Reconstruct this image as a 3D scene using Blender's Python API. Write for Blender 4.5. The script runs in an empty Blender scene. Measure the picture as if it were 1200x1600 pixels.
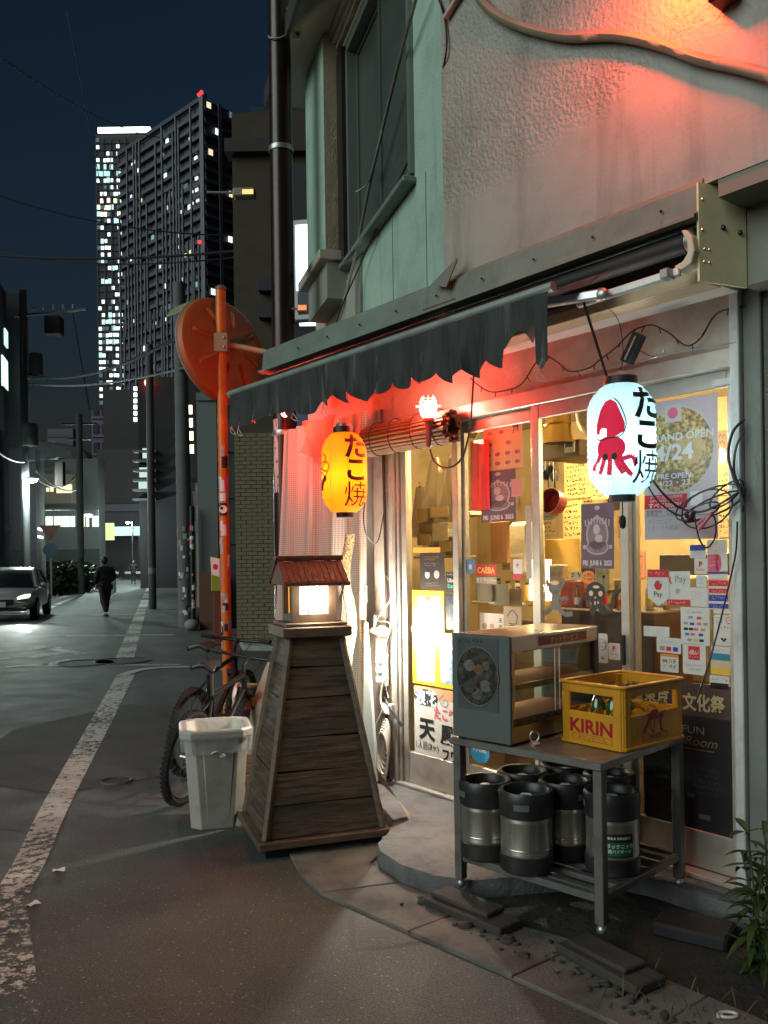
import bpy, bmesh, math, random
from mathutils import Vector, Matrix
random.seed(7)
SC = bpy.context.scene
COL = SC.collection
# ---------------------------------------------------------------- camera
F_PX, CX, CY, ROLL, CAM_H = 1330.0, 600.0, 873.0, 0.014, 1.6
cam_data = bpy.data.cameras.new('camera')
cam = bpy.data.objects.new('camera', cam_data); COL.objects.link(cam)
cam.matrix_world = (Matrix.Translation((0, 0, CAM_H)) @ Matrix.Rotation(math.radians(90), 4, 'X')
                    @ Matrix.Rotation(-ROLL, 4, 'Z'))
cam_data.sensor_fit = 'VERTICAL'; cam_data.sensor_height = 36.0
cam_data.lens = F_PX * 36.0 / 1600.0
cam_data.shift_y = (CY - 800.0) / 1600.0
cam_data.clip_start = 0.05; cam_data.clip_end = 3000
SC.camera = cam
# ---------------------------------------------------------------- night sky, weak diffuse key, exposure
SUN_DIR = Vector((-0.74, -0.52, 0.43)).normalized()      # towards the light
world = bpy.data.worlds.new('World'); SC.world = world; world.use_nodes = True
wn = world.node_tree.nodes; wl = world.node_tree.links
sky = wn.new('ShaderNodeTexSky'); sky.sky_type = 'NISHITA'; sky.sun_disc = False
sky.sun_elevation = math.radians(1.0); sky.sun_rotation = math.radians(200)
sky.air_density = 1.3; sky.dust_density = 0.5; sky.ozone_density = 3.2
wn['Background'].inputs['Strength'].default_value = 0.011
wl.new(sky.outputs[0], wn['Background'].inputs['Color'])
sd = bpy.data.lights.new('night_key', 'SUN'); sd.energy = 0.43; sd.angle = math.radians(45); sd.color = (0.86, 1.0, 0.93)
so = bpy.data.objects.new('night_key', sd); COL.objects.link(so)
so.rotation_euler = SUN_DIR.to_track_quat('Z', 'Y').to_euler(); so.location = (-8, -8, 14)
SC.view_settings.view_transform = 'Standard'; SC.view_settings.look = 'None'
SC.view_settings.gamma = 1.0; SC.view_settings.use_curve_mapping = False
SC.view_settings.exposure = 2.05
SC.cycles.use_denoising = True
SC.cycles.max_bounces = 7; SC.cycles.diffuse_bounces = 3; SC.cycles.glossy_bounces = 3
SC.cycles.transmission_bounces = 5; SC.cycles.transparent_max_bounces = 14
SC.cycles.sample_clamp_indirect = 3.0; SC.cycles.caustics_reflective = False; SC.cycles.caustics_refractive = False
# ---------------------------------------------------------------- survey helpers (photo pixel -> point in the place)
def ray(u, v):
    du, dv = u - CX, v - CY; c, s = math.cos(ROLL), math.sin(ROLL)
    return Vector(((du * c - dv * s) / F_PX, 1.0, -(du * s + dv * c) / F_PX))
EYE = Vector((0, 0, CAM_H))
def G(u, v, z=0.0):
    d = ray(u, v); return EYE + d * ((z - CAM_H) / d.z)
def D(u, v, y): return EYE + ray(u, v) * y
O = Vector((1.567, 3.839, 0)); S = Vector((-0.79, 1, 0)).normalized(); N = Vector((-S.y, S.x, 0))
SROT = math.atan2(-S.y, -S.x)                              # shop frame: x right, y into the shop, z up
def sh(s, n, z): return O + S * s + N * n + Vector((0, 0, z))
def on(u, v, n=0.0):
    d = ray(u, v); t = (n - (EYE - O).dot(N)) / d.dot(N); return EYE + d * t
def Fn(u, v, n=0.0):
    q = on(u, v, n) - O; return q.dot(S), q.z
ST = Vector((-0.265, 1, 0)).normalized(); SN = Vector((ST.y, -ST.x, 0))    # street direction and its right hand side
# ---------------------------------------------------------------- mesh builder
class B:
    def __init__(s): s.v = []; s.f = []
    def add(s, vs, fs):
        k = len(s.v); s.v += [tuple(p) for p in vs]; s.f += [tuple(i + k for i in f) for f in fs]; return s
    def box(s, x0, x1, y0, y1, z0, z1, M=None):
        vs = [Vector(p) for p in ((x0,y0,z0),(x1,y0,z0),(x1,y1,z0),(x0,y1,z0),(x0,y0,z1),(x1,y0,z1),(x1,y1,z1),(x0,y1,z1))]
        if M is not None: vs = [M @ p for p in vs]
        return s.add(vs, ((3,2,1,0),(4,5,6,7),(0,1,5,4),(1,2,6,5),(2,3,7,6),(3,0,4,7)))
    def bar(s, a, b, w, h=None, up=(0,0,1)):
        a, b = Vector(a), Vector(b); d = (b - a); L = d.length; d.normalize(); h = h or w
        x = d.cross(Vector(up))
        if x.length < 1e-4: x = d.cross(Vector((1,0,0)))
        x.normalize(); y = x.cross(d)
        M = Matrix((( x.x, d.x, y.x, a.x),( x.y, d.y, y.y, a.y),( x.z, d.z, y.z, a.z),(0,0,0,1)))
        return s.box(-w/2, w/2, 0, L, -h/2, h/2, M)
    def tube(s, pts, r, n=8, cap=True, closed=False):
        pts = [Vector(p) for p in pts]; m = len(pts)
        rs = r if isinstance(r, (list, tuple)) else [r] * m
        k0 = len(s.v); prev = None
        for i, p in enumerate(pts):
            if closed: t = pts[(i+1) % m] - pts[i-1]
            else: t = pts[min(i+1, m-1)] - pts[max(i-1, 0)]
            if t.length < 1e-9: t = Vector((0,0,1))
            t.normalize()
            if prev is None:
                a = t.cross(Vector((0,0,1)))
                if a.length < 1e-3: a = t.cross(Vector((1,0,0)))
            else: a = prev - t * prev.dot(t)
            a.normalize(); prev = a; b = t.cross(a)
            for j in range(n):
                q = 2 * math.pi * j / n; s.v.append(tuple(p + (a * math.cos(q) + b * math.sin(q)) * rs[i]))
        rng = range(m if closed else m - 1)
        for i in rng:
            i2 = (i + 1) % m
            for j in range(n):
                j2 = (j + 1) % n
                s.f.append((k0+i*n+j, k0+i*n+j2, k0+i2*n+j2, k0+i2*n+j))
        if cap and not closed:
            s.f.append(tuple(k0 + j for j in reversed(range(n)))); s.f.append(tuple(k0 + (m-1)*n + j for j in range(n)))
        return s
    def lathe(s, prof, n=24, c=(0,0,0), M=None, a0=0, a1=2*math.pi):
        full = abs(a1 - a0 - 2*math.pi) < 1e-6; cols = n if full else n + 1
        k0 = len(s.v); c = Vector(c)
        for r, z in prof:
            for j in range(cols):
                q = a0 + (a1 - a0) * j / n; p = Vector((r*math.cos(q), r*math.sin(q), z))
                if M is not None: p = M @ p
                s.v.append(tuple(p + c))
        for i in range(len(prof) - 1):
            for j in range(n):
                j2 = (j + 1) % cols
                s.f.append((k0+i*cols+j, k0+i*cols+j2, k0+(i+1)*cols+j2, k0+(i+1)*cols+j))
        return s
    def prism(s, poly, h0, h1, M=None):
        """poly in local XY, extruded along Z"""
        n = len(poly); vs = [Vector((x, y, h0)) for x, y in poly] + [Vector((x, y, h1)) for x, y in poly]
        if M is not None: vs = [M @ p for p in vs]
        fs = [tuple(reversed(range(n))), tuple(range(n, 2*n))] + [(i, (i+1) % n, n+(i+1) % n, n+i) for i in range(n)]
        return s.add(vs, fs)
    def plate(s, poly, y0, y1):
        """poly in local XZ (outline of a standing sheet), thickness along Y"""
        M = Matrix(((1,0,0,0),(0,0,1,0),(0,1,0,0),(0,0,0,1)))
        return s.prism(poly, y0, y1, M)
    def ball(s, c, r, nu=12, nv=8, sc=(1,1,1)):
        prof = [(max(1e-4, math.sin(math.pi*i/nv)), -math.cos(math.pi*i/nv)) for i in range(nv+1)]
        M = Matrix.Diagonal((r*sc[0], r*sc[1], r*sc[2], 1)); return s.lathe(prof, nu, c, M)
    def grid(s, fn, nu, nv):
        k0 = len(s.v)
        for i in range(nu+1):
            for j in range(nv+1): s.v.append(tuple(fn(i/nu, j/nv)))
        for i in range(nu):
            for j in range(nv):
                a = k0 + i*(nv+1) + j; s.f.append((a, a+nv+1, a+nv+2, a+1))
        return s
    def mesh(s, name, bev=0.0, smooth=None, seg=1):
        me = bpy.data.meshes.new(name); me.from_pydata(s.v, [], s.f); me.update()
        bm = bmesh.new(); bm.from_mesh(me)
        bmesh.ops.recalc_face_normals(bm, faces=bm.faces)
        if bev > 0:
            es = [e for e in bm.edges if len(e.link_faces) == 2 and e.calc_face_angle(0) > 0.6]
            bmesh.ops.bevel(bm, geom=es, offset=bev, segments=seg, affect='EDGES', profile=0.6, clamp_overlap=True)
        bm.to_mesh(me); bm.free()
        if smooth is not None:
            for p in me.polygons: p.use_smooth = True
            me.set_sharp_from_angle(angle=math.radians(smooth))
        return me
def spline(pts, n=8):
    P = [Vector(p) for p in pts]; out = []
    for i in range(len(P) - 1):
        p0 = P[max(i-1, 0)]; p1 = P[i]; p2 = P[i+1]; p3 = P[min(i+2, len(P)-1)]
        for k in range(n):
            t = k / n
            out.append(0.5*((2*p1) + (p2-p0)*t + (2*p0-5*p1+4*p2-p3)*t*t + (3*p1-p0-3*p2+p3)*t**3))
    out.append(P[-1]); return out
def sag(a, b, d, n=16):
    a, b = Vector(a), Vector(b)
    return [a.lerp(b, i/n) - Vector((0, 0, d*4*(i/n)*(1-i/n))) for i in range(n+1)]
# ---------------------------------------------------------------- object helpers
def link(name, me, parent=None, loc=(0,0,0), rot=(0,0,0)):
    o = bpy.data.objects.new(name, me); COL.objects.link(o); o.location = loc; o.rotation_euler = rot
    if parent is not None: o.parent = parent
    return o
def obj(name, b, m, parent=None, loc=(0,0,0), rot=(0,0,0), bev=0.0, smooth=None, seg=1):
    me = b.mesh(name, bev, smooth, seg) if isinstance(b, B) else b
    if m is not None and not me.materials: me.materials.append(m)
    return link(name, me, parent, loc, rot)
def tag(o, label, cat, group=None):
    o['label'] = label; o['category'] = cat
    if group: o['group'] = group
    return o
def struct(o): o['kind'] = 'structure'; return o
def stuff(o): o['kind'] = 'stuff'; return o
def thing(name, label, cat, loc=(0,0,0), rz=0.0, group=None):
    o = bpy.data.objects.new(name, None); COL.objects.link(o); o.empty_display_size = 0.1
    o.location = loc; o.rotation_euler = (0, 0, rz); return tag(o, label, cat, group)
def sthing(name, label, cat, s, n, z, rz=0.0, group=None): return thing(name, label, cat, sh(s, n, z), SROT + rz, group)
def dup(root, label=None, loc=None, rz=None):
    r = root.copy(); COL.objects.link(r)
    if label: r['label'] = label
    if loc is not None: r.location = loc
    if rz is not None: r.rotation_euler = (0, 0, rz)
    for ch in list(root.children):
        c = ch.copy(); COL.objects.link(c); c.parent = r
        for g in list(ch.children):
            d = g.copy(); COL.objects.link(d); d.parent = c
    return r
# ---------------------------------------------------------------- materials
MATS = {}
def M(name, col, rough=0.6, metal=0.0, col2=None, scale=6.0, mix=(0.35, 0.7), bump=0.0, bscale=80.0, detail=6.0,
      spec=0.5, emit=None, es=0.0, stretch=None, coat=0.0, trans=0.0, rvar=0.0, dirt=None, dscale=3.0, damt=0.5, alpha=1.0, streak=None, sscale=(7,7,.35), sramp=(.55,.7), samt=.6):
    if name in MATS: return MATS[name]
    m = bpy.data.materials.new(name); m.use_nodes = True; MATS[name] = m
    nt = m.node_tree; nd = nt.nodes; lk = nt.links; p = nd['Principled BSDF']
    p.inputs['Base Color'].default_value = (*col, 1); p.inputs['Roughness'].default_value = rough
    p.inputs['Metallic'].default_value = metal; p.inputs['Specular IOR Level'].default_value = spec
    p.inputs['Coat Weight'].default_value = coat; p.inputs['Transmission Weight'].default_value = trans
    p.inputs['Alpha'].default_value = alpha
    if emit: p.inputs['Emission Color'].default_value = (*emit, 1); p.inputs['Emission Strength'].default_value = es
    tc = nd.new('ShaderNodeTexCoord'); vec = tc.outputs['Object']
    if stretch:
        mp = nd.new('ShaderNodeMapping'); mp.inputs['Scale'].default_value = stretch; lk.new(vec, mp.inputs[0]); vec = mp.outputs[0]
    def noise(sc, det=detail):
        n = nd.new('ShaderNodeTexNoise'); n.inputs['Scale'].default_value = sc; n.inputs['Detail'].default_value = det
        n.inputs['Roughness'].default_value = 0.62; lk.new(vec, n.inputs['Vector']); return n
    src = None
    if col2 is not None:
        n = noise(scale); r = nd.new('ShaderNodeValToRGB')
        r.color_ramp.elements[0].position = mix[0]; r.color_ramp.elements[1].position = mix[1]
        r.color_ramp.elements[0].color = (*col, 1); r.color_ramp.elements[1].color = (*col2, 1)
        lk.new(n.outputs['Fac'], r.inputs[0]); src = r.outputs[0]
    if dirt is not None:
        n = noise(dscale, 10); r = nd.new('ShaderNodeValToRGB')
        r.color_ramp.elements[0].position = 0.48; r.color_ramp.elements[1].position = 0.68
        r.color_ramp.elements[0].color = (0,0,0,1); r.color_ramp.elements[1].color = (damt, damt, damt, 1)
        lk.new(n.outputs['Fac'], r.inputs[0])
        mx = nd.new('ShaderNodeMix'); mx.data_type = 'RGBA'
        lk.new(r.outputs[0], mx.inputs['Factor']); mx.inputs['B'].default_value = (*dirt, 1)
        if src: lk.new(src, mx.inputs['A'])
        else: mx.inputs['A'].default_value = (*col, 1)
        src = mx.outputs['Result']
    if streak is not None:
        mp2 = nd.new('ShaderNodeMapping'); mp2.inputs['Scale'].default_value = sscale; lk.new(tc.outputs['Object'], mp2.inputs[0])
        n = nd.new('ShaderNodeTexNoise'); n.inputs['Scale'].default_value = 1.0; n.inputs['Detail'].default_value = 7; n.inputs['Roughness'].default_value = .65; lk.new(mp2.outputs[0], n.inputs['Vector'])
        r = nd.new('ShaderNodeValToRGB'); r.color_ramp.elements[0].position, r.color_ramp.elements[1].position = sramp
        r.color_ramp.elements[0].color = (0,0,0,1); r.color_ramp.elements[1].color = (samt, samt, samt, 1); lk.new(n.outputs['Fac'], r.inputs[0])
        mx = nd.new('ShaderNodeMix'); mx.data_type = 'RGBA'; lk.new(r.outputs[0], mx.inputs['Factor']); mx.inputs['B'].default_value = (*streak, 1)
        if src: lk.new(src, mx.inputs['A'])
        else: mx.inputs['A'].default_value = (*col, 1)
        src = mx.outputs['Result']
    if src: lk.new(src, p.inputs['Base Color'])
    if rvar:
        n = noise(scale * 2.3); mr = nd.new('ShaderNodeMapRange'); mr.inputs['To Min'].default_value = max(0.02, rough - rvar)
        mr.inputs['To Max'].default_value = min(1, rough + rvar); lk.new(n.outputs['Fac'], mr.inputs['Value']); lk.new(mr.outputs[0], p.inputs['Roughness'])
    if bump:
        n = noise(bscale, 4); bp = nd.new('ShaderNodeBump'); bp.inputs['Strength'].default_value = bump; bp.inputs['Distance'].default_value = 0.02
        lk.new(n.outputs['Fac'], bp.inputs['Height']); lk.new(bp.outputs[0], p.inputs['Normal'])
    return m
def glow(name, col, st):
    if name in MATS: return MATS[name]
    m = bpy.data.materials.new(name); m.use_nodes = True; MATS[name] = m
    nd = m.node_tree.nodes; nd.remove(nd['Principled BSDF']); e = nd.new('ShaderNodeEmission')
    e.inputs[0].default_value = (*col, 1); e.inputs[1].default_value = st
    m.node_tree.links.new(e.outputs[0], nd['Material Output'].inputs[0]); return m
def glass(name, tint=(0.93, 0.95, 0.92), rough=0.03, refl=1.0):
    if name in MATS: return MATS[name]
    m = bpy.data.materials.new(name); m.use_nodes = True; MATS[name] = m
    nd = m.node_tree.nodes; lk = m.node_tree.links; nd.remove(nd['Principled BSDF'])
    t = nd.new('ShaderNodeBsdfTransparent'); t.inputs[0].default_value = (*tint, 1)
    g = nd.new('ShaderNodeBsdfGlossy'); g.inputs['Roughness'].default_value = rough
    fr = nd.new('ShaderNodeFresnel'); gm = nd.new('ShaderNodeNewGeometry'); mr = nd.new('ShaderNodeMapRange'); mr.inputs[3].default_value = 1.45; mr.inputs[4].default_value = 1/1.45; lk.new(gm.outputs['Backfacing'], mr.inputs[0]); lk.new(mr.outputs[0], fr.inputs[0])
    mx = nd.new('ShaderNodeMixShader'); lk.new(fr.outputs[0], mx.inputs[0]); lk.new(t.outputs[0], mx.inputs[1]); lk.new(g.outputs[0], mx.inputs[2])
    lk.new(mx.outputs[0], nd['Material Output'].inputs[0]); return m
# ---------------------------------------------------------------- lettering
_tc = {}
def text_mesh(body, size=0.1, bold=0.0, shear=0.0, sx=1.0, align='CENTER', space=1.0, line=1.0, cut=0.0):
    k = (body, size, bold, shear, sx, align, space, line, cut)
    if k in _tc: return _tc[k].copy()
    c = bpy.data.curves.new('lettering', 'FONT'); c.body = body; c.size = size; c.offset = bold * size; c.shear = shear
    c.align_x = align; c.align_y = 'CENTER'; c.space_character = space; c.space_line = line; c.resolution_u = 3; c.fill_mode = 'FRONT'
    o = bpy.data.objects.new('lettering_source', c); COL.objects.link(o)
    bpy.context.view_layer.update()
    me = bpy.data.meshes.new_from_object(o.evaluated_get(bpy.context.evaluated_depsgraph_get()))
    bpy.data.objects.remove(o); bpy.data.curves.remove(c); me.materials.clear(); me.name = 'lettering'
    xs = [v.co.x for v in me.vertices]; ys = [v.co.y for v in me.vertices]
    if xs:
        my = (min(ys) + max(ys)) / 2; mx = (min(xs) + max(xs)) / 2 if align == 'CENTER' else min(xs)
        for v in me.vertices: v.co.x = (v.co.x - mx) * sx; v.co.y -= my
    _tc[k] = me; return me.copy()
def letters(parent, body, x, z, size, m, y=-0.003, fit=None, name='lettering', **kw):
    """lettering standing on the local XZ plane of parent, facing -y"""
    me = text_mesh(body, size, **kw)
    if fit:
        xs = [v.co.x for v in me.vertices]; w = max(xs) - min(xs)
        if w > 1e-6:
            for v in me.vertices: v.co.x *= fit / w
    me.materials.append(m); return link(name, me, parent, (x, y, z), (math.radians(90), 0, 0))
def scribble(bld, x0, x1, z0, z1, y, rows, rnd, th=0.0016, ch=None):
    """illegible handwriting: small strokes in rows"""
    rh = (z1 - z0) / rows; ch = ch or rh * 0.72
    for r in range(rows):
        zc = z1 - (r + 0.5) * rh; x = x0; xe = x1 - rnd.random() * (x1 - x0) * 0.35
        while x < xe:
            for k in range(rnd.randint(2, 3)):
                ax, az = x + rnd.uniform(0, ch), zc + rnd.uniform(-.45, .45) * ch
                q = rnd.choice((0, 0, 1.5, .8, 2.3)) + rnd.uniform(-.3, .3); L = rnd.uniform(.35, .8) * ch
                dx, dz = math.cos(q) * L / 2, math.sin(q) * L / 2; px, pz = -math.sin(q) * th / 2, math.cos(q) * th / 2
                bld.add([(ax-dx-px, y, az-dz-pz), (ax+dx-px, y, az+dz-pz), (ax+dx+px, y, az+dz+pz), (ax-dx+px, y, az-dz+pz)], [(0,1,2,3)])
            x += ch * 1.25
    return bld
INK = M('black_ink', (0.012, 0.012, 0.013), 0.6); WHITE_INK = M('white_ink', (0.8, 0.8, 0.78), 0.6)
RED_INK = M('red_ink', (0.55, 0.02, 0.03), 0.55); BLUE_INK = M('blue_ink', (0.03, 0.05, 0.32), 0.55); GREY_INK = M('grey_ink', (0.25, 0.25, 0.27), 0.6)
DKRED_INK = M('dark_red_ink', (0.13, 0.004, 0.01), 0.6); YELLOW_INK = M('yellow_ink', (0.75, 0.45, 0.05), 0.6); GREEN_INK = M('green_ink', (0.05, 0.45, 0.2), 0.6)
ORANGE_INK = M('orange_ink', (0.7, 0.2, 0.03), 0.6); TEAL_INK = M('teal_ink', (0.02, 0.2, 0.3), 0.6); PINK_INK = M('pink_ink', (0.65, 0.1, 0.18), 0.6)
PAPER = M('white_paper', (0.74, 0.73, 0.7), 0.65, col2=(0.66, 0.65, 0.62), scale=12)
# ================================================================ THE GROUND
def asphalt():
    m = bpy.data.materials.new('asphalt'); m.use_nodes = True; nd = m.node_tree.nodes; lk = m.node_tree.links; p = nd['Principled BSDF']
    tc = nd.new('ShaderNodeTexCoord')
    def noise(sc, det=6, ro=.6):
        n = nd.new('ShaderNodeTexNoise'); n.inputs['Scale'].default_value = sc; n.inputs['Detail'].default_value = det
        n.inputs['Roughness'].default_value = ro; lk.new(tc.outputs['Object'], n.inputs['Vector']); return n.outputs['Fac']
    def ramp(src, a, b, ca, cb):
        r = nd.new('ShaderNodeValToRGB'); r.color_ramp.elements[0].position = a; r.color_ramp.elements[1].position = b
        r.color_ramp.elements[0].color = (*ca, 1); r.color_ramp.elements[1].color = (*cb, 1); lk.new(src, r.inputs[0]); return r.outputs[0]
    def mix(f, a, b, mode='MIX'):
        x = nd.new('ShaderNodeMix'); x.data_type = 'RGBA'; x.blend_type = mode
        (lk.new(f, x.inputs['Factor']) if not isinstance(f, float) else x.inputs['Factor'].__setattr__('default_value', f))
        for s_, k in ((a, 'A'), (b, 'B')):
            if isinstance(s_, tuple): x.inputs[k].default_value = (*s_, 1)
            else: lk.new(s_, x.inputs[k])
        return x.outputs['Result']
    base = ramp(noise(0.5, 5), .35, .68, (.054, .057, .055), (.090, .095, .091))
    fine = ramp(noise(110, 4, .8), .36, .66, (.32, .32, .32), (1.75, 1.75, 1.7))
    c = mix(1.0, base, fine, 'MULTIPLY')
    vo = nd.new('ShaderNodeTexVoronoi'); vo.inputs['Scale'].default_value = 75; lk.new(tc.outputs['Object'], vo.inputs['Vector'])
    wn_ = nd.new('ShaderNodeTexWhiteNoise'); lk.new(vo.outputs['Position'], wn_.inputs['Vector'])
    spk = ramp(wn_.outputs['Value'], .88, .99, (0, 0, 0), (1, 1, 1)); dots = ramp(vo.outputs['Distance'], .28, .34, (1, 1, 1), (0, 0, 0))
    c = mix(mix(1.0, spk, dots, 'MULTIPLY'), c, (.25, .24, .22))
    cr = nd.new('ShaderNodeTexVoronoi'); cr.feature = 'DISTANCE_TO_EDGE'; cr.inputs['Scale'].default_value = .55; 
    wv = nd.new('ShaderNodeMix'); wv.data_type = 'VECTOR'; wv.inputs['Factor'].default_value = .12; lk.new(tc.outputs['Object'], wv.inputs['A'])
    nz = nd.new('ShaderNodeTexNoise'); nz.inputs['Scale'].default_value = 3; nz.inputs['Detail'].default_value = 5; lk.new(tc.outputs['Object'], nz.inputs['Vector']); lk.new(nz.outputs['Color'], wv.inputs['B']); lk.new(wv.outputs['Result'], cr.inputs['Vector'])
    crk = ramp(cr.outputs['Distance'], .0, .012, (.8, .8, .8), (0, 0, 0)); gate = ramp(noise(.45, 2), .52, .6, (0, 0, 0), (1, 1, 1))
    c = mix(mix(1.0, crk, gate, 'MULTIPLY'), c, (.015, .015, .014))
    stain = ramp(noise(1.7, 9, .7), .54, .7, (0, 0, 0), (.7, .7, .7)); c = mix(stain, c, (.033, .032, .03))
    lk.new(c, p.inputs['Base Color'])
    rr = nd.new('ShaderNodeMapRange'); lk.new(noise(2.2, 6), rr.inputs[0]); rr.inputs[3].default_value = .5; rr.inputs[4].default_value = .92; lk.new(rr.outputs[0], p.inputs['Roughness'])
    bp = nd.new('ShaderNodeBump'); bp.inputs['Strength'].default_value = .55; bp.inputs['Distance'].default_value = .006
    lk.new(noise(120, 3, .7), bp.inputs['Height']); lk.new(bp.outputs[0], p.inputs['Normal']); MATS['asphalt'] = m; return m
ASPH = asphalt()
def paint():
    m = bpy.data.materials.new('worn_road_paint'); m.use_nodes = True; nd = m.node_tree.nodes; lk = m.node_tree.links; p = nd['Principled BSDF']
    p.inputs['Base Color'].default_value = (.5, .49, .44, 1); p.inputs['Roughness'].default_value = .7
    tc = nd.new('ShaderNodeTexCoord'); n = nd.new('ShaderNodeTexNoise'); n.inputs['Scale'].default_value = 16; n.inputs['Detail'].default_value = 12; n.inputs['Roughness'].default_value = .78
    lk.new(tc.outputs['Object'], n.inputs['Vector'])
    n2 = nd.new('ShaderNodeTexNoise'); n2.inputs['Scale'].default_value = 1.1; n2.inputs['Detail'].default_value = 2; lk.new(tc.outputs['Object'], n2.inputs['Vector'])
    ad = nd.new('ShaderNodeMath'); ad.operation = 'MULTIPLY_ADD'; ad.inputs[1].default_value = .35; lk.new(n2.outputs['Fac'], ad.inputs[0]); lk.new(n.outputs['Fac'], ad.inputs[2])
    sx = nd.new('ShaderNodeSeparateXYZ'); lk.new(tc.outputs['Object'], sx.inputs[0])      # the near end of the line is worn right down
    mr = nd.new('ShaderNodeMapRange'); mr.inputs[1].default_value = 2.6; mr.inputs[2].default_value = 4.6; mr.inputs[3].default_value = -.17; mr.inputs[4].default_value = .03; lk.new(sx.outputs['Y'], mr.inputs[0])
    ad2 = nd.new('ShaderNodeMath'); ad2.operation = 'ADD'; lk.new(ad.outputs[0], ad2.inputs[0]); lk.new(mr.outputs[0], ad2.inputs[1])
    r = nd.new('ShaderNodeValToRGB'); r.color_ramp.elements[0].position = .625; r.color_ramp.elements[1].position = .70; lk.new(ad2.outputs[0], r.inputs[0])
    lk.new(r.outputs[0], p.inputs['Alpha']); return m
PAINT = paint()
road = struct(obj('road', B().add([(-700,-60,0),(700,-60,0),(700,1500,0),(-700,1500,0)], [(0,1,2,3)]), ASPH))
CONC = M('old_concrete', (.115, .11, .1), .85, col2=(.19, .18, .16), scale=5, bump=.5, bscale=70, dirt=(.04, .04, .037), dscale=4, damt=.7)
STEPM = M('step_concrete', (.085, .086, .088), .75, col2=(.15, .152, .152), scale=3, bump=.45, bscale=45, dirt=(.035, .035, .034), dscale=5, damt=.75)
def flat(name, poly, z0, z1, m, parent=None, bev=0.0):
    return obj(name, B().prism(poly, z0, z1), m, parent, bev=bev)
def sxy(s, n): p = sh(s, n, 0); return (p.x, p.y)
# gutter slabs between the asphalt and the step
gut = struct(obj('gutter', B().prism([sxy(*q) for q in ((2.6,1.0),(1.9,1.16),(1.62,1.29),(1.34,1.35),(.75,1.3),(.2,1.25),(-.2,1.22),(-1.6,1.15),(-1.6,.5),(2.6,.2))], -.05, .004), CONC))
outer = [(1.99,1.14),(1.62,1.29),(1.34,1.35),(.75,1.3),(.2,1.25),(-.35,1.21),(-.9,1.19),(-1.5,1.155)]
inner = [(1.70,.62),(1.50,.93),(1.2,.985),(.75,.97),(.2,.82),(-.35,.82),(-.9,.82),(-1.5,.82)]
for i in range(len(outer)-1):
    a, b, c, d = outer[i], outer[i+1], inner[i+1], inner[i]
    cx_ = sum(q[0] for q in (a,b,c,d))/4; cn_ = sum(q[1] for q in (a,b,c,d))/4
    q4 = [sxy(cx_+(q[0]-cx_)*.988, cn_+(q[1]-cn_)*.988) for q in (a,b,c,d)]
    obj('slab', B().prism(q4, -.03, .014+.003*(i % 2)), CONC, gut, bev=.004)
stepo = struct(obj('step', B().prism([sxy(*q) for q in ((2.85,-.15),(2.85,.18),(2.3,.32),(1.78,.55),(1.62,.72),(1.53,.86),(1.42,.93),(1.2,.97),(.98,.94),(.82,.84),(.66,.55),(.5,.26),(.3,.2),(-1.7,.18),(-1.7,-.15))], -.02, .1), STEPM, bev=.018, seg=2))
stepo.data.set_sharp_from_angle(angle=.6)
soil = struct(obj('soil', B().prism([sxy(*q) for q in ((.86,.86),(.75,.975),(.2,.83),(-1.6,.83),(-1.6,.1),(.7,.1))], -.02, .012), M('packed_soil_and_shade', (.018,.016,.013), .95, col2=(.034,.03,.024), scale=14, bump=.9, bscale=30)))  # soil, its colour darkened further for the shade under the table
# painted markings
def ribbon(c, w, z=.004):
    P = [Vector((x, y, 0)) for x, y in c]; b = B(); ws = w if isinstance(w, list) else [w]*len(P); vs = []
    for i, p in enumerate(P):
        t = (P[min(i+1, len(P)-1)] - P[max(i-1, 0)]).normalized(); n = Vector((-t.y, t.x, 0)) * ws[i]/2
        vs += [p + n + Vector((0,0,z)), p - n + Vector((0,0,z))]
    return b.add(vs, [(2*i, 2*i+1, 2*i+3, 2*i+2) for i in range(len(P)-1)])
def mark(c, w, nm='road_marking'): return struct(obj(nm, ribbon(c, w), PAINT))
ln = [p.to_2d() for p in spline([(-3.68,12.05,0),(-2.9,8.7,0),(-2.22,5.75,0),(-1.93,4.6,0),(-1.80,4.05,0),(-1.55,3.5,0),(-1.28,2.95,0),(-.9,2.3,0)], 8)]
mark([tuple(p) for p in ln], [.25-.1*max(0,min(1,(12-p.y)/9)) for p in ln])
arc = struct(obj('road_marking', ribbon([tuple(p.to_2d()) for p in spline([(-3.72,12.0,0),(-3.66,12.55,0),(-3.45,12.82,0),(-3.02,12.9,0),(-2.58,12.7,0),(-2.2,12.3,0),(-1.9,11.8,0)], 6)], .17, .007), M('fresh_road_paint', (.5,.5,.46), .7, col2=(.36,.36,.33), scale=9)))
patch = struct(obj('asphalt_patch', B().prism([(-3.3,6.4),(-2.3,5.9),(-1.2,6.7),(-1.3,9.2),(-2.9,9.6),(-3.6,8.2)], -.01, .0025), M('patch_asphalt', (.05,.05,.048), .85, col2=(.1,.1,.094), scale=90, bump=.5, bscale=120, dirt=(.03,.03,.03), dscale=2)))
def along(a, y0, y1): return [(a[0] + (y-a[1])*-.265, y) for y in (y0, y1)]
e0 = (-4.72, 15.6)
for y0, y1 in ((13.6, 16.6), (16.75, 18.9), (19.1, 21.5), (21.7, 25), (25.4, 29), (30, 36), (38, 44), (46, 60)): mark(along(e0, y0, y1), .3)
l0 = G(95, 942)
for y0, y1 in ((24, 32), (33, 48), (49, 90)): mark(along((l0.x, l0.y), y0, y1), .25)
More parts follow.
